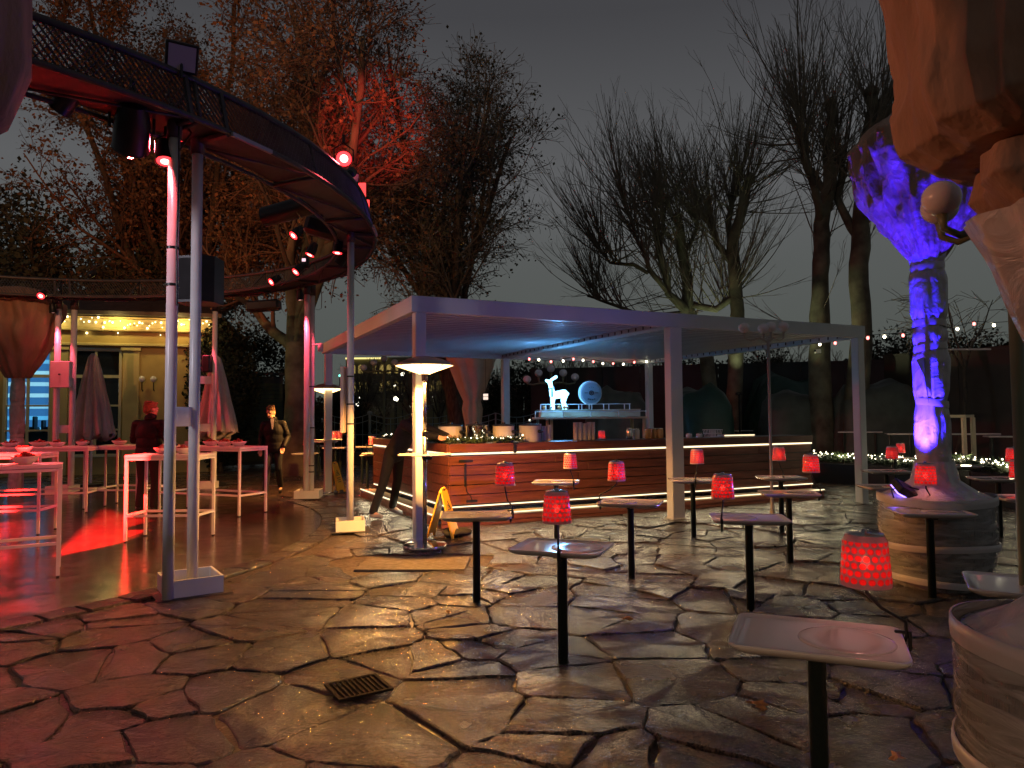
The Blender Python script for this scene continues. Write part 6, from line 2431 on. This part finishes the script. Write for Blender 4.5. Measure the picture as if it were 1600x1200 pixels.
def pollard(loc, trunks, lab, seed, shoot_l=(1.8, 3.6), nshoot=46, rt=.30):
    """trunks: list of polylines ((x,y,z,r)...) local; shoots grow mostly upward from upper half and from knobs"""
    rng = np.random.default_rng(seed)
    t = thing('pollard_tree', lab, 'tree', (loc[0], loc[1], 0), 0, 'pollarded trees behind the pergola')
    q = MB()
    st, dr, ln, rr = [], [], [], []
    for tr in trunks:
        pts = [Vector(p_[:3]) for p_ in tr]
        # resample with wobble
        res, rad = [], []
        for (a, b, ra, rb) in zip(pts[:-1], pts[1:], [p_[3] for p_ in tr[:-1]], [p_[3] for p_ in tr[1:]]):
            for k in range(4):
                f = k / 4
                c = a.lerp(b, f)
                n_ = Vector((mnoise.noise(c * 1.3), mnoise.noise(c * 1.3 + Vector((5, 0, 0))), 0)) * .12
                res.append(c + n_); rad.append((ra + (rb - ra) * f) * (1 + .16 * mnoise.noise(c * 3)))
        res.append(pts[-1]); rad.append(tr[-1][3] * 1.25)
        q.tube(res, rad, 10)
        q.sphere(pts[-1], tr[-1][3] * 1.45, 10, 7)
        main = pts[-1] - pts[-2]
        n_ = nshoot
        for k in range(n_):
            f = 1 - abs(rng.normal(0, .28))
            f = max(.15, f)
            i = min(len(res) - 2, int(f * (len(res) - 1)))
            c = res[i]
            outv = Vector((c.x, c.y, 0))
            if outv.length > .01: outv.normalize()
            d = Vector((rng.normal(0, .34), rng.normal(0, .34), 1)) + outv * rng.uniform(0, .85)
            if rng.random() < .16: d = Vector((rng.normal(0, 1), rng.normal(0, 1), rng.uniform(-.2, .8)))
            st.append(c); dr.append(d); ln.append(rng.uniform(*shoot_l) * (.55 + .45 * f)); rr.append(rng.uniform(.013, .026))
    q.build('trunk', M_bark2, t, smooth=True)
    st, dr, ln, rr = np.array(st), np.array(dr), np.array(ln), np.array(rr)
    P, R = grow(st, dr, ln, rr, rr * .25, 9, .05, .055, rng)
    parts = [(P, R, 4)]
    s_, dd, L, r_ = children(P, R, 4, .10, .95, (.15, .5), .6, 1.8, .6, rng, .5)
    P2, R2 = grow(s_, dd, L, np.maximum(r_, .006), np.full(len(r_), .004), 6, .09, .06, rng)
    parts.append((P2, R2, 3))
    s_, dd, L, r_ = children(P2, R2, 2, .1, .95, (.25, .7), .25, .8, .6, rng, .5)
    P3, R3 = grow(s_, dd, L, np.maximum(r_, .004), np.full(len(r_), .0025), 4, .12, .05, rng)
    parts.append((P3, R3, 3))
    V, F_ = join(parts)
    np_mesh('crown', V, F_, M_twig, t)
    return t


# left group of three stems (photo 890-1200)
YC = 22.0


def rel(px, py, base, y=YC, dy=0):
    p_ = D(px, py, y)
    return (p_.x - base.x, dy, p_.z)


bC = D(1118, 660, YC); bC.z = 0
pollard(bC, [[(0, 0, 0, .27), rel(1105, 560, bC) + (0.207,), rel(1078, 488, bC) + (0.200,), rel(1072, 400, bC, dy=.2) + (0.178,), rel(1062, 335, bC, dy=.3) + (0.111,)],
             [rel(1078, 488, bC) + (0.148,), rel(1040, 462, bC, dy=-.4) + (0.118,), rel(1028, 400, bC, dy=-.5) + (0.111,), rel(1018, 345, bC, dy=-.6) + (0.067,)],
             [rel(1040, 462, bC, dy=-.4) + (0.074,), rel(1010, 430, bC, dy=-.8) + (0.074,), rel(985, 380, bC, dy=-1) + (0.059,), rel(965, 330, bC, dy=-1) + (0.037,)],
             [rel(1018, 420, bC, dy=.6) + (0.067,), rel(1000, 405, bC, dy=.8) + (0.059,), rel(960, 400, bC, dy=1) + (0.044,), rel(935, 370, bC, dy=1.1) + (0.030,)],
             [rel(1072, 400, bC, dy=.2) + (0.074,), rel(1095, 350, bC, dy=.6) + (0.059,), rel(1100, 310, bC, dy=.6) + (0.037,)],
             [rel(1028, 400, bC, dy=.2) + (0.074,), rel(1042, 350, bC, dy=.6) + (0.059,), rel(1050, 300, bC, dy=.6) + (0.037,)],
             [rel(1078, 488, bC) + (0.089,), rel(1020, 485, bC, dy=1.5) + (0.074,), rel(975, 460, bC, dy=2) + (0.052,), rel(930, 445, bC, dy=2) + (0.037,)]],
        'left pollarded tree with pale lit stems behind the pergola roof', 31, (2.2, 4.4), 50)
bC2 = D(1142, 660, YC - .8); bC2.z = 0
pollard(bC2, [[(0, 0, 0, .27), rel(1136, 560, bC2) + (0.222,), rel(1140, 470, bC2) + (0.200,), rel(1134, 400, bC2) + (0.178,), rel(1148, 330, bC2) + (0.148,), rel(1158, 292, bC2) + (0.126,)],
              [rel(1134, 420, bC2) + (0.118,), rel(1112, 385, bC2, dy=.4) + (0.096,), rel(1104, 345, bC2, dy=.5) + (0.089,)],
              [rel(1134, 400, bC2) + (0.104,), rel(1136, 350, bC2, dy=.5) + (0.089,), rel(1138, 310, bC2, dy=.5) + (0.074,)],
              [rel(1078, 480, bC2, dy=.3) + (0.104,), rel(1110, 488, bC2, dy=.1) + (0.104,), rel(1138, 470, bC2) + (0.104,)]],
        'thick stubby pollarded tree right of the pale lit one', 32, (2.2, 4.6), 46)
# right group (1160-1420), taller
YD = 19.0
bD = D(1285, 690, YD); bD.z = 0
pollard(bD, [[(0, 0, 0, .34), rel(1280, 560, bD, YD) + (.27,), rel(1283, 430, bD, YD) + (.22,), rel(1287, 350, bD, YD) + (.20,), rel(1300, 260, bD, YD) + (.16,), rel(1297, 160, bD, YD) + (.10,)],
             [rel(1285, 345, bD, YD) + (.12,), rel(1262, 318, bD, YD, -.5) + (.10,), rel(1240, 260, bD, YD, -.7) + (.09,), rel(1232, 180, bD, YD, -.8) + (.06,)],
             [rel(1290, 300, bD, YD) + (.09,), rel(1276, 250, bD, YD, .6) + (.08,), rel(1268, 150, bD, YD, .7) + (.05,)]],
        'tall pollarded tree whose reddish trunk stands left of the right pergola post', 33, (2.2, 4.4), 50)
bD2 = D(1330, 690, YD - .6); bD2.z = 0
pollard(bD2, [[(0, 0, 0, .32), rel(1326, 540, bD2, YD) + (.26,), rel(1326, 420, bD2, YD) + (.24,), rel(1334, 330, bD2, YD) + (.22,), rel(1342, 250, bD2, YD) + (.18,), rel(1344, 160, bD2, YD) + (.13,)],
              [rel(1334, 330, bD2, YD) + (.14,), rel(1362, 240, bD2, YD, .4) + (.13,), rel(1376, 160, bD2, YD, .5) + (.08,)],
              [rel(1326, 380, bD2, YD) + (.12,), rel(1312, 310, bD2, YD, .6) + (.10,), rel(1318, 230, bD2, YD, .7) + (.07,)]],
        'tall pollarded tree with a lit patch on its trunk above the right pergola corner', 34, (2.2, 4.4), 50)
t_ = thing('trunk_uplight', 'small light on the pergola corner brightening the pollard trunk', 'flood light', pw(PL - .25, PD - .1, Ht + .02))
MB().box((0, 0, .04), (.10, .08, .07), bev=.01).build('housing', M_black, t_)
light('SPOT', 'beam', pw(PL - .25, PD - .1, Ht + .14), 260, (.9, 1, .55), t_, target=Vector((bD2.x, bD2.y, 4.0)), size=.03, angle=28, blend=.6)

# leaning bare sapling right of the wrapped trunk, farther low trees
pG = D(1478, 560, 17)
broad_tree((pG.x, pG.y), 3.0, .06, 'thin leaning bare tree right of the blue-lit trunk', 51,
           [lv(3, (2.6, 3.8), (.15, .5), 8, 5, .8, .06, t0=.8, up=0.0),
            lv(8, (.9, 1.9), (.5, 1.2), 6, 3, .5, .12, t0=.2, rmin=.009, trop=-.04),
            lv(7, (.4, 1.0), (.4, 1.1), 5, 3, .6, .15, t0=.1, rmin=.006, trop=-.05)], lean=(.25, 0), group=None)
far_spots = [(1170, 36), (1215, 34), (1240, 40), (1390, 34), (1440, 38), (1520, 36), (1570, 33), (1610, 36), (850, 34), (895, 38), (940, 36), (985, 33), (1035, 37), (560, 38), (602, 44), (645, 36), (690, 42), (775, 40)]
ftl = ['far bare tree low above the pergola roof at its right part', 'second far bare tree right of the thick pollard', 'far bare tree just left of the tall pollards', 'far bare tree left of the wrapped trunk', 'far bare tree directly behind the wrapped trunk', 'far bare tree under the violet shroud',
       'far bare tree beside the greenish lamp pole', 'far bare tree at the right edge', 'far bare tree behind the glowing deer', 'far bare tree right of the glowing deer', 'far bare tree behind the round sign', 'far bare tree left of the inner back post', 'far bare tree right of the inner back post',
       'far park tree left of the signboard column', 'far park tree behind the railing finial', 'far park tree behind the bending person', 'far park tree behind the near heater', 'far park tree behind the cream shroud']
for i, ((px, dd), lab) in enumerate(zip(far_spots, ftl)):
    p_ = D(px, 650, dd)
    up = px > 1000
    broad_tree((p_.x, p_.y), 1.8, .16, lab, 100 + i,
               [lv(7, (2.6, 4.2) if px > 1100 else (2.4, 3.8), (.15, .7), 7, 4, .5, .09, t0=.5, up=.3),
                lv(9, (1.0, 2.2), (.25, .8), 5, 3, .5, .12, t0=.1, rmin=.016, trop=.06),
                lv(6, (.5, 1.2), (.3, .9), 4, 3, .6, .15, t0=.1, rmin=.010, trop=.05)], group='far bare trees beyond the terrace')

# ================================================================== BACKGROUND
# dark walls and hoardings on the right
def wall(name, a, b, z0, z1, m, lab, cat='wall', th=.12):
    a = Vector(a); b = Vector(b)
    c = (a + b) / 2
    rz = atan2(b.y - a.y, b.x - a.x)
    t = thing(name, lab, cat, (c.x, c.y, 0), rz)
    L__ = (b - a).length
    n = max(1, int(L__ / 1.25))
    for k in range(n):
        MB().box((-L__ / 2 + (k + .5) * L__ / n, 0, (z0 + z1) / 2), (L__ / n - .015, th, z1 - z0)).build('panel', m, t)
    MB().box((0, 0, z1 + .03), (L__ + .05, th + .06, .06)).build('coping', m, t)
    return t


pa, pb = D(1385, 650, 19.5), D(1640, 650, 16.5)
wall('hoarding', (pa.x, pa.y, 0), (pb.x, pb.y, 0), 0, 3.1, mat('brown_panel', (.050, .036, .028), .6, var=.2, vscale=2), 'dark panelled hoarding behind the wrapped trunk and white frame')
pa, pb = D(830, 650, 25.5), D(1390, 650, 22.5)
wall('hoarding', (pa.x, pa.y, 0), (pb.x, pb.y, 0), 0, 3.2, M_wall, 'long dark hoarding behind the bar and the covered furniture')
MB()
p_ = D(1505, 560, 16.9)
tag(recentre(MB().box((0, 0, 0), (1.05, .05, .04)).build('tube_light', M_pot)), 'short pale strip fixed along the top of the dark hoarding right of the wrapped trunk', 'strip').location = (p_.x, p_.y - .2, 3.02)


def cover(px, dd, w_, d_, h_, lab, m, seed, z0=0.0, top=.2):
    p_ = D(px, 700, dd)
    q = MB()
    prof = [(1.0, z0), (1.02, z0 + h_ * .25), (.98, z0 + h_ * .55), (.92, z0 + h_ * .8), (.72, z0 + h_ * .95), (.3, z0 + h_), (.01, z0 + h_ * .985)]

    def fn(a, z, r_):
        c_, s_ = cos(a), sin(a)
        sq = (abs(c_) ** 3.2 + abs(s_) ** 3.2) ** (-1 / 3.2)
        n_ = mnoise.noise(Vector((c_ * 2 + seed, s_ * 2, z * 1.5)))
        return r_ * sq * (1 + .10 * n_ + .03 * sin(a * 9 + z * 5 + seed)), .12 * h_ * mnoise.noise(Vector((c_ * r_ * 1.5 + seed, s_ * r_ * 1.5, 4))) * (z > h_ * .5 + z0)
    q.lathe(prof, n=72, fn=fn, M=Matrix.Diagonal((w_ / 2, d_ / 2, 1, 1)))
    o_ = q.build('covered_furniture', m, smooth=True, loc=(p_.x, p_.y, 0))
    return tag(o_, lab, 'cover', 'covered furniture stacks')


cover(1098, 19.0, 1.55, 1.3, 2.25, 'rounded green tarpaulin over stacked furniture right of the middle pergola post', M_coverg, 1)
cover(965, 20.5, 1.9, 1.5, 2.25, 'grey tarpaulin behind the round sign with a pale fold', M_cover, 2)
cover(1238, 19.5, 1.65, 1.2, 2.15, 'sagging grey-brown tarpaulin behind the globe lamp pole', M_cover, 3)
cover(1375, 18.6, 2.2, 1.3, 2.35, 'broad grey-brown tarpaulin behind the right pergola post', M_cover, 4)
cover(1225, 23, 2.4, 1.3, 2.8, 'dark green pointed tarpaulin roof behind the globe lamp pole', M_coverg, 5)
# small floodlight hung on the trunk
p_ = D(1278, 549, 18.3)
q = thing('small_floodlight', 'small pale flood light fixed to the reddish trunk', 'light', p_)
MB().box((0, 0, 0), (.14, .08, .11), bev=.01).build('housing', M_pot, q)
MB().box((-.09, -.03, .02), (.05, .03, .05), bev=.005).build('sensor', M_black, q)
# white frame
p_ = D(1505, 700, 15.0)
q = thing('white_frame', 'plain white frame of a stand before the dark hoarding', 'frame', (p_.x, p_.y, 0))
for x in (-.95, .03, .45):
    MB().box((x, 0 if x < .4 else .35, .72), (.07, .07, 1.44)).build('upright', M_lpole if x < 0 else M_cream, q)
MB().box((-.46, 0, 1.47), (1.05, .06, .06)).build('top_bar', M_cream, q)
MB().bar((.03, .03, 1.47), (.45, .35, 1.47), .06, .06).build('top_bar', M_cream, q)
# long thin bar tables at the right and behind
def bar_table(pxa, pxb, py, h, lab, dy=.0, dd=None, wd=.42):
    A, B = (G(pxa, py, h), G(pxb, py, h)) if dd is None else (D(pxa, py, dd), D(pxb, py, dd))
    h = h if dd is None else A.z
    c = (A + B) / 2
    L__ = hypot(B.x - A.x, B.y - A.y)
    rz = atan2(B.y - A.y, B.x - A.x)
    t = thing('bar_table', lab, 'table', (c.x, c.y, 0), rz, 'narrow standing tables at the edges of the terrace')
    MB().box((0, 0, h), (L__, wd, .035), bev=.012).build('table_top', M_tray, t)
    for s_ in (-1, 1):
        MB().tube([(s_ * L__ * .36, 0, 0), (s_ * L__ * .36, 0, h - .02)], .03, 10).build('leg', M_tpole, t)
    return t


for a, b, py, h, lab in [(1232, 1300, 674, 1.08, 'standing table at the right end of the bar, leftmost of the far row'), (1308, 1378, 675, 1.08, 'standing table behind the right pergola post'), (1384, 1428, 678, 1.06, 'standing table left of the wrapped trunk'),
                         (1474, 1560, 678, 1.06, 'standing table before the white frame'), (1540, 1612, 682, 1.02, 'standing table at the right edge before the hoarding'),
                         (1120, 1178, 673, 1.08, 'standing table seen over the right part of the bar'), (922, 960, 669, 1.12, 'standing table seen behind the round sign and cups'),
                         (494, 522, 690, .95, 'standing table behind the far patio heater stem, left part'), (560, 602, 698, .86, 'standing table left of the end of the bar, upper one'), (570, 600, 708, .78, 'standing table left of the end of the bar, lower one'), (640, 662, 690, .95, 'standing table behind the bending person')]:
    bar_table(a, b, py, h, lab)
# lamps on those far tables
for (px, py, h, lab) in [(1407, 700, .86, 'red lamp left of the wrapped trunk, upper one of two'), (1476, 692, .92, 'red lamp just right of the blue-lit wrapped trunk'), (940, 679, 1.08, 'red lamp seen over the bar right of the cup stacks'),
                         (521, 679, .95, 'red lamp behind the far heater stem'), (529, 679, .95, 'red lamp peeking from behind the back-left pergola post'), (582, 688, .86, 'pinkish red lamp at the left end of the wooden bar'), (641, 673, 1.0, 'tiny red lamp at the back of the bending person')]:
    dd = {1407: 13.6, 1476: 13.4, 940: 16.0, 521: 17.0, 529: 17.5, 582: 15.2, 641: 17.0}[px]
    sw = D(px, py, dd)
    cw = Vector((sw.x, sw.y, max(.70, sw.z - .30)))
    t, d = build_lamp(cw, sw, 0, lab, 1.5)
    lamp_stem(t, d.x, d.y, d.z)
    tt = thing('bar_table', 'small standing table carrying the ' + lab.replace('red lamp', 'lamp', 1).replace('pinkish ', '').replace('tiny ', ''), 'table', (sw.x, sw.y + .20, 0), 0, 'narrow standing tables at the edges of the terrace')
    MB().box((0, 0, cw.z - .02), (.55, .42, .03), bev=.01).build('table_top', M_tray, tt)
    MB().tube([(0, 0, 0), (0, 0, cw.z - .04)], .03, 10).build('leg', M_tpole, tt)

# planter boxes with lit fir garland on the right
ga = [G(1283, 735, .0) for _ in (0,)]
gp = [D(1270, 718, 16.2), D(1360, 721, 15.2), D(1440, 729, 13.8), D(1500, 733, 13.4)]
gp2 = [D(1475, 722, 13.6), D(1530, 730, 12.4), D(1620, 745, 11.2)]
for gi, (path, lab) in enumerate(((gp, 'long fir garland full of warm fairy bulbs on a low planter right of the bar'), (gp2, 'second lit fir garland on the planter at the right edge'))):
    t = thing('lit_garland', lab, 'garland', (path[0].x, path[0].y, 0), 0, 'lit fir garlands on the right planters')
    o_ = Vector((path[0].x, path[0].y, 0))
    lp = [p_ - o_ for p_ in path]
    V, Fq, bulbs = garland([tuple(p_) for p_ in lp], 5200, .11, M_green, 230 if gi == 0 else 130, .013, .09)
    tag(np_mesh('needles', V, Fq, M_green, t, smooth=False), kind='stuff')
    tag(bulbs.build('fairy_bulbs', E_bulbw, t), kind='stuff')
    for k in range(len(path) - 1):
        m_ = (path[k] + path[k + 1]) / 2
        light('POINT', 'garland_glow', m_ + Vector((0, -.15, .22)), 5, (1, .85, .5), t, size=.08)
    tp = thing('planter', 'long dark planter box under ' + ('the long lit garland' if gi == 0 else 'the second lit garland'), 'planter', (path[0].x, path[0].y, 0))
    for a, b in zip(lp[:-1], lp[1:]):
        MB().bar((a.x, a.y, a.z / 2 - .03), (b.x, b.y, b.z / 2 - .03), .34, max(.1, a.z - .08)).build('box', M_wall, tp)
# warm pool on the stones at right comes from the bar strips; a dim path lamp behind the camera right does not exist

# left: dark shed and hedges between pavilion and big tree
pa, pb = D(325, 650, 21.5), D(440, 650, 23)
t = thing('garden_shed', 'dark green slatted shed wall between the pavilion and the big tree', 'shed', ((pa.x + pb.x) / 2, (pa.y + pb.y) / 2, 0), atan2(pb.y - pa.y, pb.x - pa.x))
L__ = (pb - pa).length
M_slat = mat('green_slat', (.050, .065, .030), .6, var=.2, vscale=3)
for k in range(20):
    MB().box((0, -.02, .25 + k * .125), (L__, .03, .105)).build('slat', M_slat, t)
MB().box((0, .05, 1.5), (L__ + .1, .06, 2.8)).build('back_wall', M_wall, t)
MB().box((0, 0, 2.98), (L__ + .2, .25, .08)).build('eaves', M_wall, t)


def bush(px, dd, w_, h_, lab, seed, m=None, n=9000, nm='hedge', z0=0, leaf=.10):
    rng = np.random.default_rng(seed)
    p_ = D(px, 650, dd)
    t = thing(nm, lab, 'hedge' if nm == 'hedge' else 'shrub', (p_.x, p_.y, 0), 0, 'dark hedges round the terrace')
    u = rng.normal(0, 1, (n, 3)); u /= np.linalg.norm(u, axis=1, keepdims=True)
    rad = rng.uniform(.3, 1, (n, 1)) ** .4
    c = u * rad
    lump = np.array([mnoise.noise(Vector((a[0] * 2.2 + seed, a[1] * 2.2, a[2] * 2.2))) for a in u])[:, None]
    c = c * (1 + .35 * lump)
    c = c * np.array([[w_ / 2, .9, h_ / 2]]) + np.array([[0, 0, h_ / 2 + z0]])
    d = rng.normal(0, 1, (n, 3)); d /= np.linalg.norm(d, axis=1, keepdims=True)
    e_ = np.cross(d, rng.normal(0, 1, (n, 3))); e_ /= np.linalg.norm(e_, axis=1, keepdims=True)
    s_ = (leaf * rng.uniform(.6, 1.5, n))[:, None]
    V = np.stack([c, c + (d * .5 + e_ * .35) * s_, c + d * s_, c + (d * .5 - e_ * .35) * s_], 1).reshape(-1, 3)
    np_mesh('foliage', V, np.arange(n * 4).reshape(-1, 4), m or M_hedge, t, smooth=False)
    MB().tube([(0, 0, 0), (.05, 0, h_ * .4), (0, .05, h_ * .7)], [.09, .06, .03], 7).build('stem', M_bark, t)
    return t


for i, (px, dd, w_, h_, lab) in enumerate([(345, 21, 2.2, 4.6, 'dark conical evergreen just right of the pavilion corner'), (395, 24.5, 3.2, 4.8, 'dark evergreen mass above the slatted shed'), (520, 26, 3.5, 2.3, 'low dark shrub right of the big tree trunk'),
                                           (820, 27, 3.2, 3.6, 'dark shrub behind the inner blue-lit post'), (1060, 27.5, 5.0, 3.9, 'dark shrub behind the hoarding by the middle post'), (1190, 27, 5.0, 3.9, 'dark shrub behind the hoarding under the V-shaped trunks'), (1420, 24, 5.0, 4.3, 'dark shrub behind the hoarding left of the wrapped trunk'), (1540, 23, 5.0, 4.2, 'dark shrub behind the hoarding right of the wrapped trunk'), (1650, 22, 4, 4.1, 'dark shrub at the right edge behind the hoarding')]):
    bush(px, dd, w_, h_, lab, 200 + i, n=11000)
# park side: low wall + wrought railing
pa, pb = D(512, 650, 24), D(800, 650, 24)
t = thing('railing', 'pale wrought iron park railing with curved top rails and turned finials', 'railing', (pa.x, pa.y, 0), 0)
bay = 1.42
nb_ = int((pb.x - pa.x) / bay) + 1
for k in range(nb_ + 1):
    x = k * bay
    if k % 2 == 1:
        MB().lathe([(.06, .40), (.06, .6), (.035, .65), (.075, .75), (.04, .85), (.075, .98), (.035, 1.08), (.05, 1.2), (.05, 1.66), (.09, 1.68), (.09, 1.74), (.02, 1.78)], (x, 0, 0), 12).build('finial_post', M_fence, t, auto=40)
    else:
        MB().box((x, 0, 1.04), (.05, .05, 1.28)).build('post', M_fence, t)
    if k < nb_:
        q = MB()
        for j in range(1, 6):
            u_ = j / 6
            zt2 = 1.66 - .16 * sin(pi * u_)
            q.tube([(x + u_ * bay, 0, .44), (x + u_ * bay, 0, zt2)], .011, 5)
        for z, s_ in ((1.68, .16), (1.48, .16), (.98, 0), (.50, 0)):
            q.tube([(x + bay * u_, 0, z - s_ * sin(pi * u_)) for u_ in (0, .2, .4, .6, .8, 1)], .014, 5)
        q.build('rail_panel', M_fence, t)
MB().box((nb_ * bay / 2, 0, .20), (nb_ * bay + .3, .3, .40)).build('base_wall', M_wall, t)
# park street lamps
for (px, py, dd, s_, m_, lab) in [(629, 585, 46, .13, E_street, 'distant lit park lamp high left of the near heater hood'), (617, 602, 60, .10, E_street, 'distant lit park lamp below the highest one'), (564, 622, 48, .13, E_street, 'distant lit park lamp right of the signboard column, upper one'), (560, 632, 42, .14, E_street, 'distant lit park lamp right of the signboard column, lower one'),
                                  (619, 623, 40, .14, E_street, 'distant lit park lamp in the middle of the gap left of the heater post'), (643, 634, 44, .13, E_street, 'distant lit park lamp just left of the heater post'), (704, 635, 44, .10, E_street, 'distant lit park lamp right of the near heater'), (788, 629, 44, .10, E_street, 'distant lit park lamp left of the blue-lit inner post'),
                                  (828, 657, 42, .08, E_street, 'tiny lit park lamp seen beside the serving shelf'), (531, 587, 38, .07, E_teal, 'small teal lamp beside the back-left pergola post'), (677, 620, 60, .06, E_street, 'tiny park light behind the heater neck'), (692, 626, 55, .05, E_street, 'tiny park light right of the heater neck'), (451, 621, 45, .04, E_street, 'tiny park light left of the big trunk')]:
    p_ = D(px, py, dd)
    t = thing('park_lamp', lab, 'street lamp', (p_.x, p_.y, 0), 0, 'distant park lamps')
    MB().tube([(0, 0, 0), (0, 0, p_.z - s_ * .8)], .035, 6).build('post', M_black, t)
    MB().sphere((0, 0, p_.z), s_, 12, 8).build('globe', m_, t, smooth=True)
# unlit candelabra globes
for (px, py, dd, lab, fp) in [(600, 574, 22.8, 'unlit five-globe candelabra lamp seen over the railing', .05), (861, 592, 19.5, 'unlit candelabra lamp with lilac globes above the glowing deer', .05)]:
    p_ = D(px, py, dd)
    globe_lamp('globe_lamp', (p_.x, p_.y, 0), p_.z - .15, .11, [(0, .66, .10), (pi, .66, .05), (.1, .34, .22), (pi - .1, .34, .22), (pi / 2, .03, .34)], lab, m=M_lpole, pr=.04)
# far palace
pa = D(555, 600, 75); pb = D(715, 600, 75)
t = thing('palace', 'distant floodlit palace front with rows of lit windows beyond the park', 'building', ((pa.x + pb.x) / 2, 75, 0))
W_ = pb.x - pa.x + 2
MB().box((0, .3, 4.0), (W_, .6, 8.0)).build('wall', mat('palace_wall', (.20, .17, .09), .8, var=.2, vscale=.6), t)
MB().box((-W_ * .33, -.1, 7.9), (W_ * .34, .3, .16)).build('glowing_cornice', emis('glowing_cornice', (1, .85, .3), .8, True), t)  # cornice glows by its own emission in place of floodlight
for k in range(16):
    x = -W_ / 2 + .8 + k * (W_ - 1.5) / 15
    for z, h in ((6.3, 1.0), (4.4, 1.2)):
        if (k * 7 + int(z)) % 5 == 0: continue
        q = MB()
        pr = [(-.24, 0), (.24, 0), (.24, h * .7)] + [(.24 * cos(a), h * .7 + .24 * sin(a)) for a in (pi / 4, pi / 2, 3 * pi / 4)] + [(-.24, h * .7)]
        q.add([(p_[0] + x, -.03, p_[1] + z) for p_ in pr] + [(p_[0] + x, .02, p_[1] + z) for p_ in pr], [tuple(range(7))] + [((i + 1) % 7, i, i + 7, (i + 1) % 7 + 7) for i in range(7)])
        q.build('window', E_palace, t)
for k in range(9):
    MB().box((W_ * .5 - .3 - k * .55, -.08, 8.2 - .1 * (k % 2)), (.18, .1, .7)).build('glowing_statue', E_palace, t)  # statues share the window glow, emission standing in for light on them
# far town blocks to close the horizon
tw = MB()
r = random.Random(8)
for k in range(44):
    x = -190 + k * 9 + r.uniform(-2, 2)
    tw.box((x, 150 + r.uniform(-10, 10), 4), (8.4, 6, 6 + r.uniform(0, 5)))
tag(tw.build('far_buildings', mat('far_block', (.03, .032, .03), .9)), 'dark far-off row of town buildings on the horizon', 'buildings', kind='stuff')
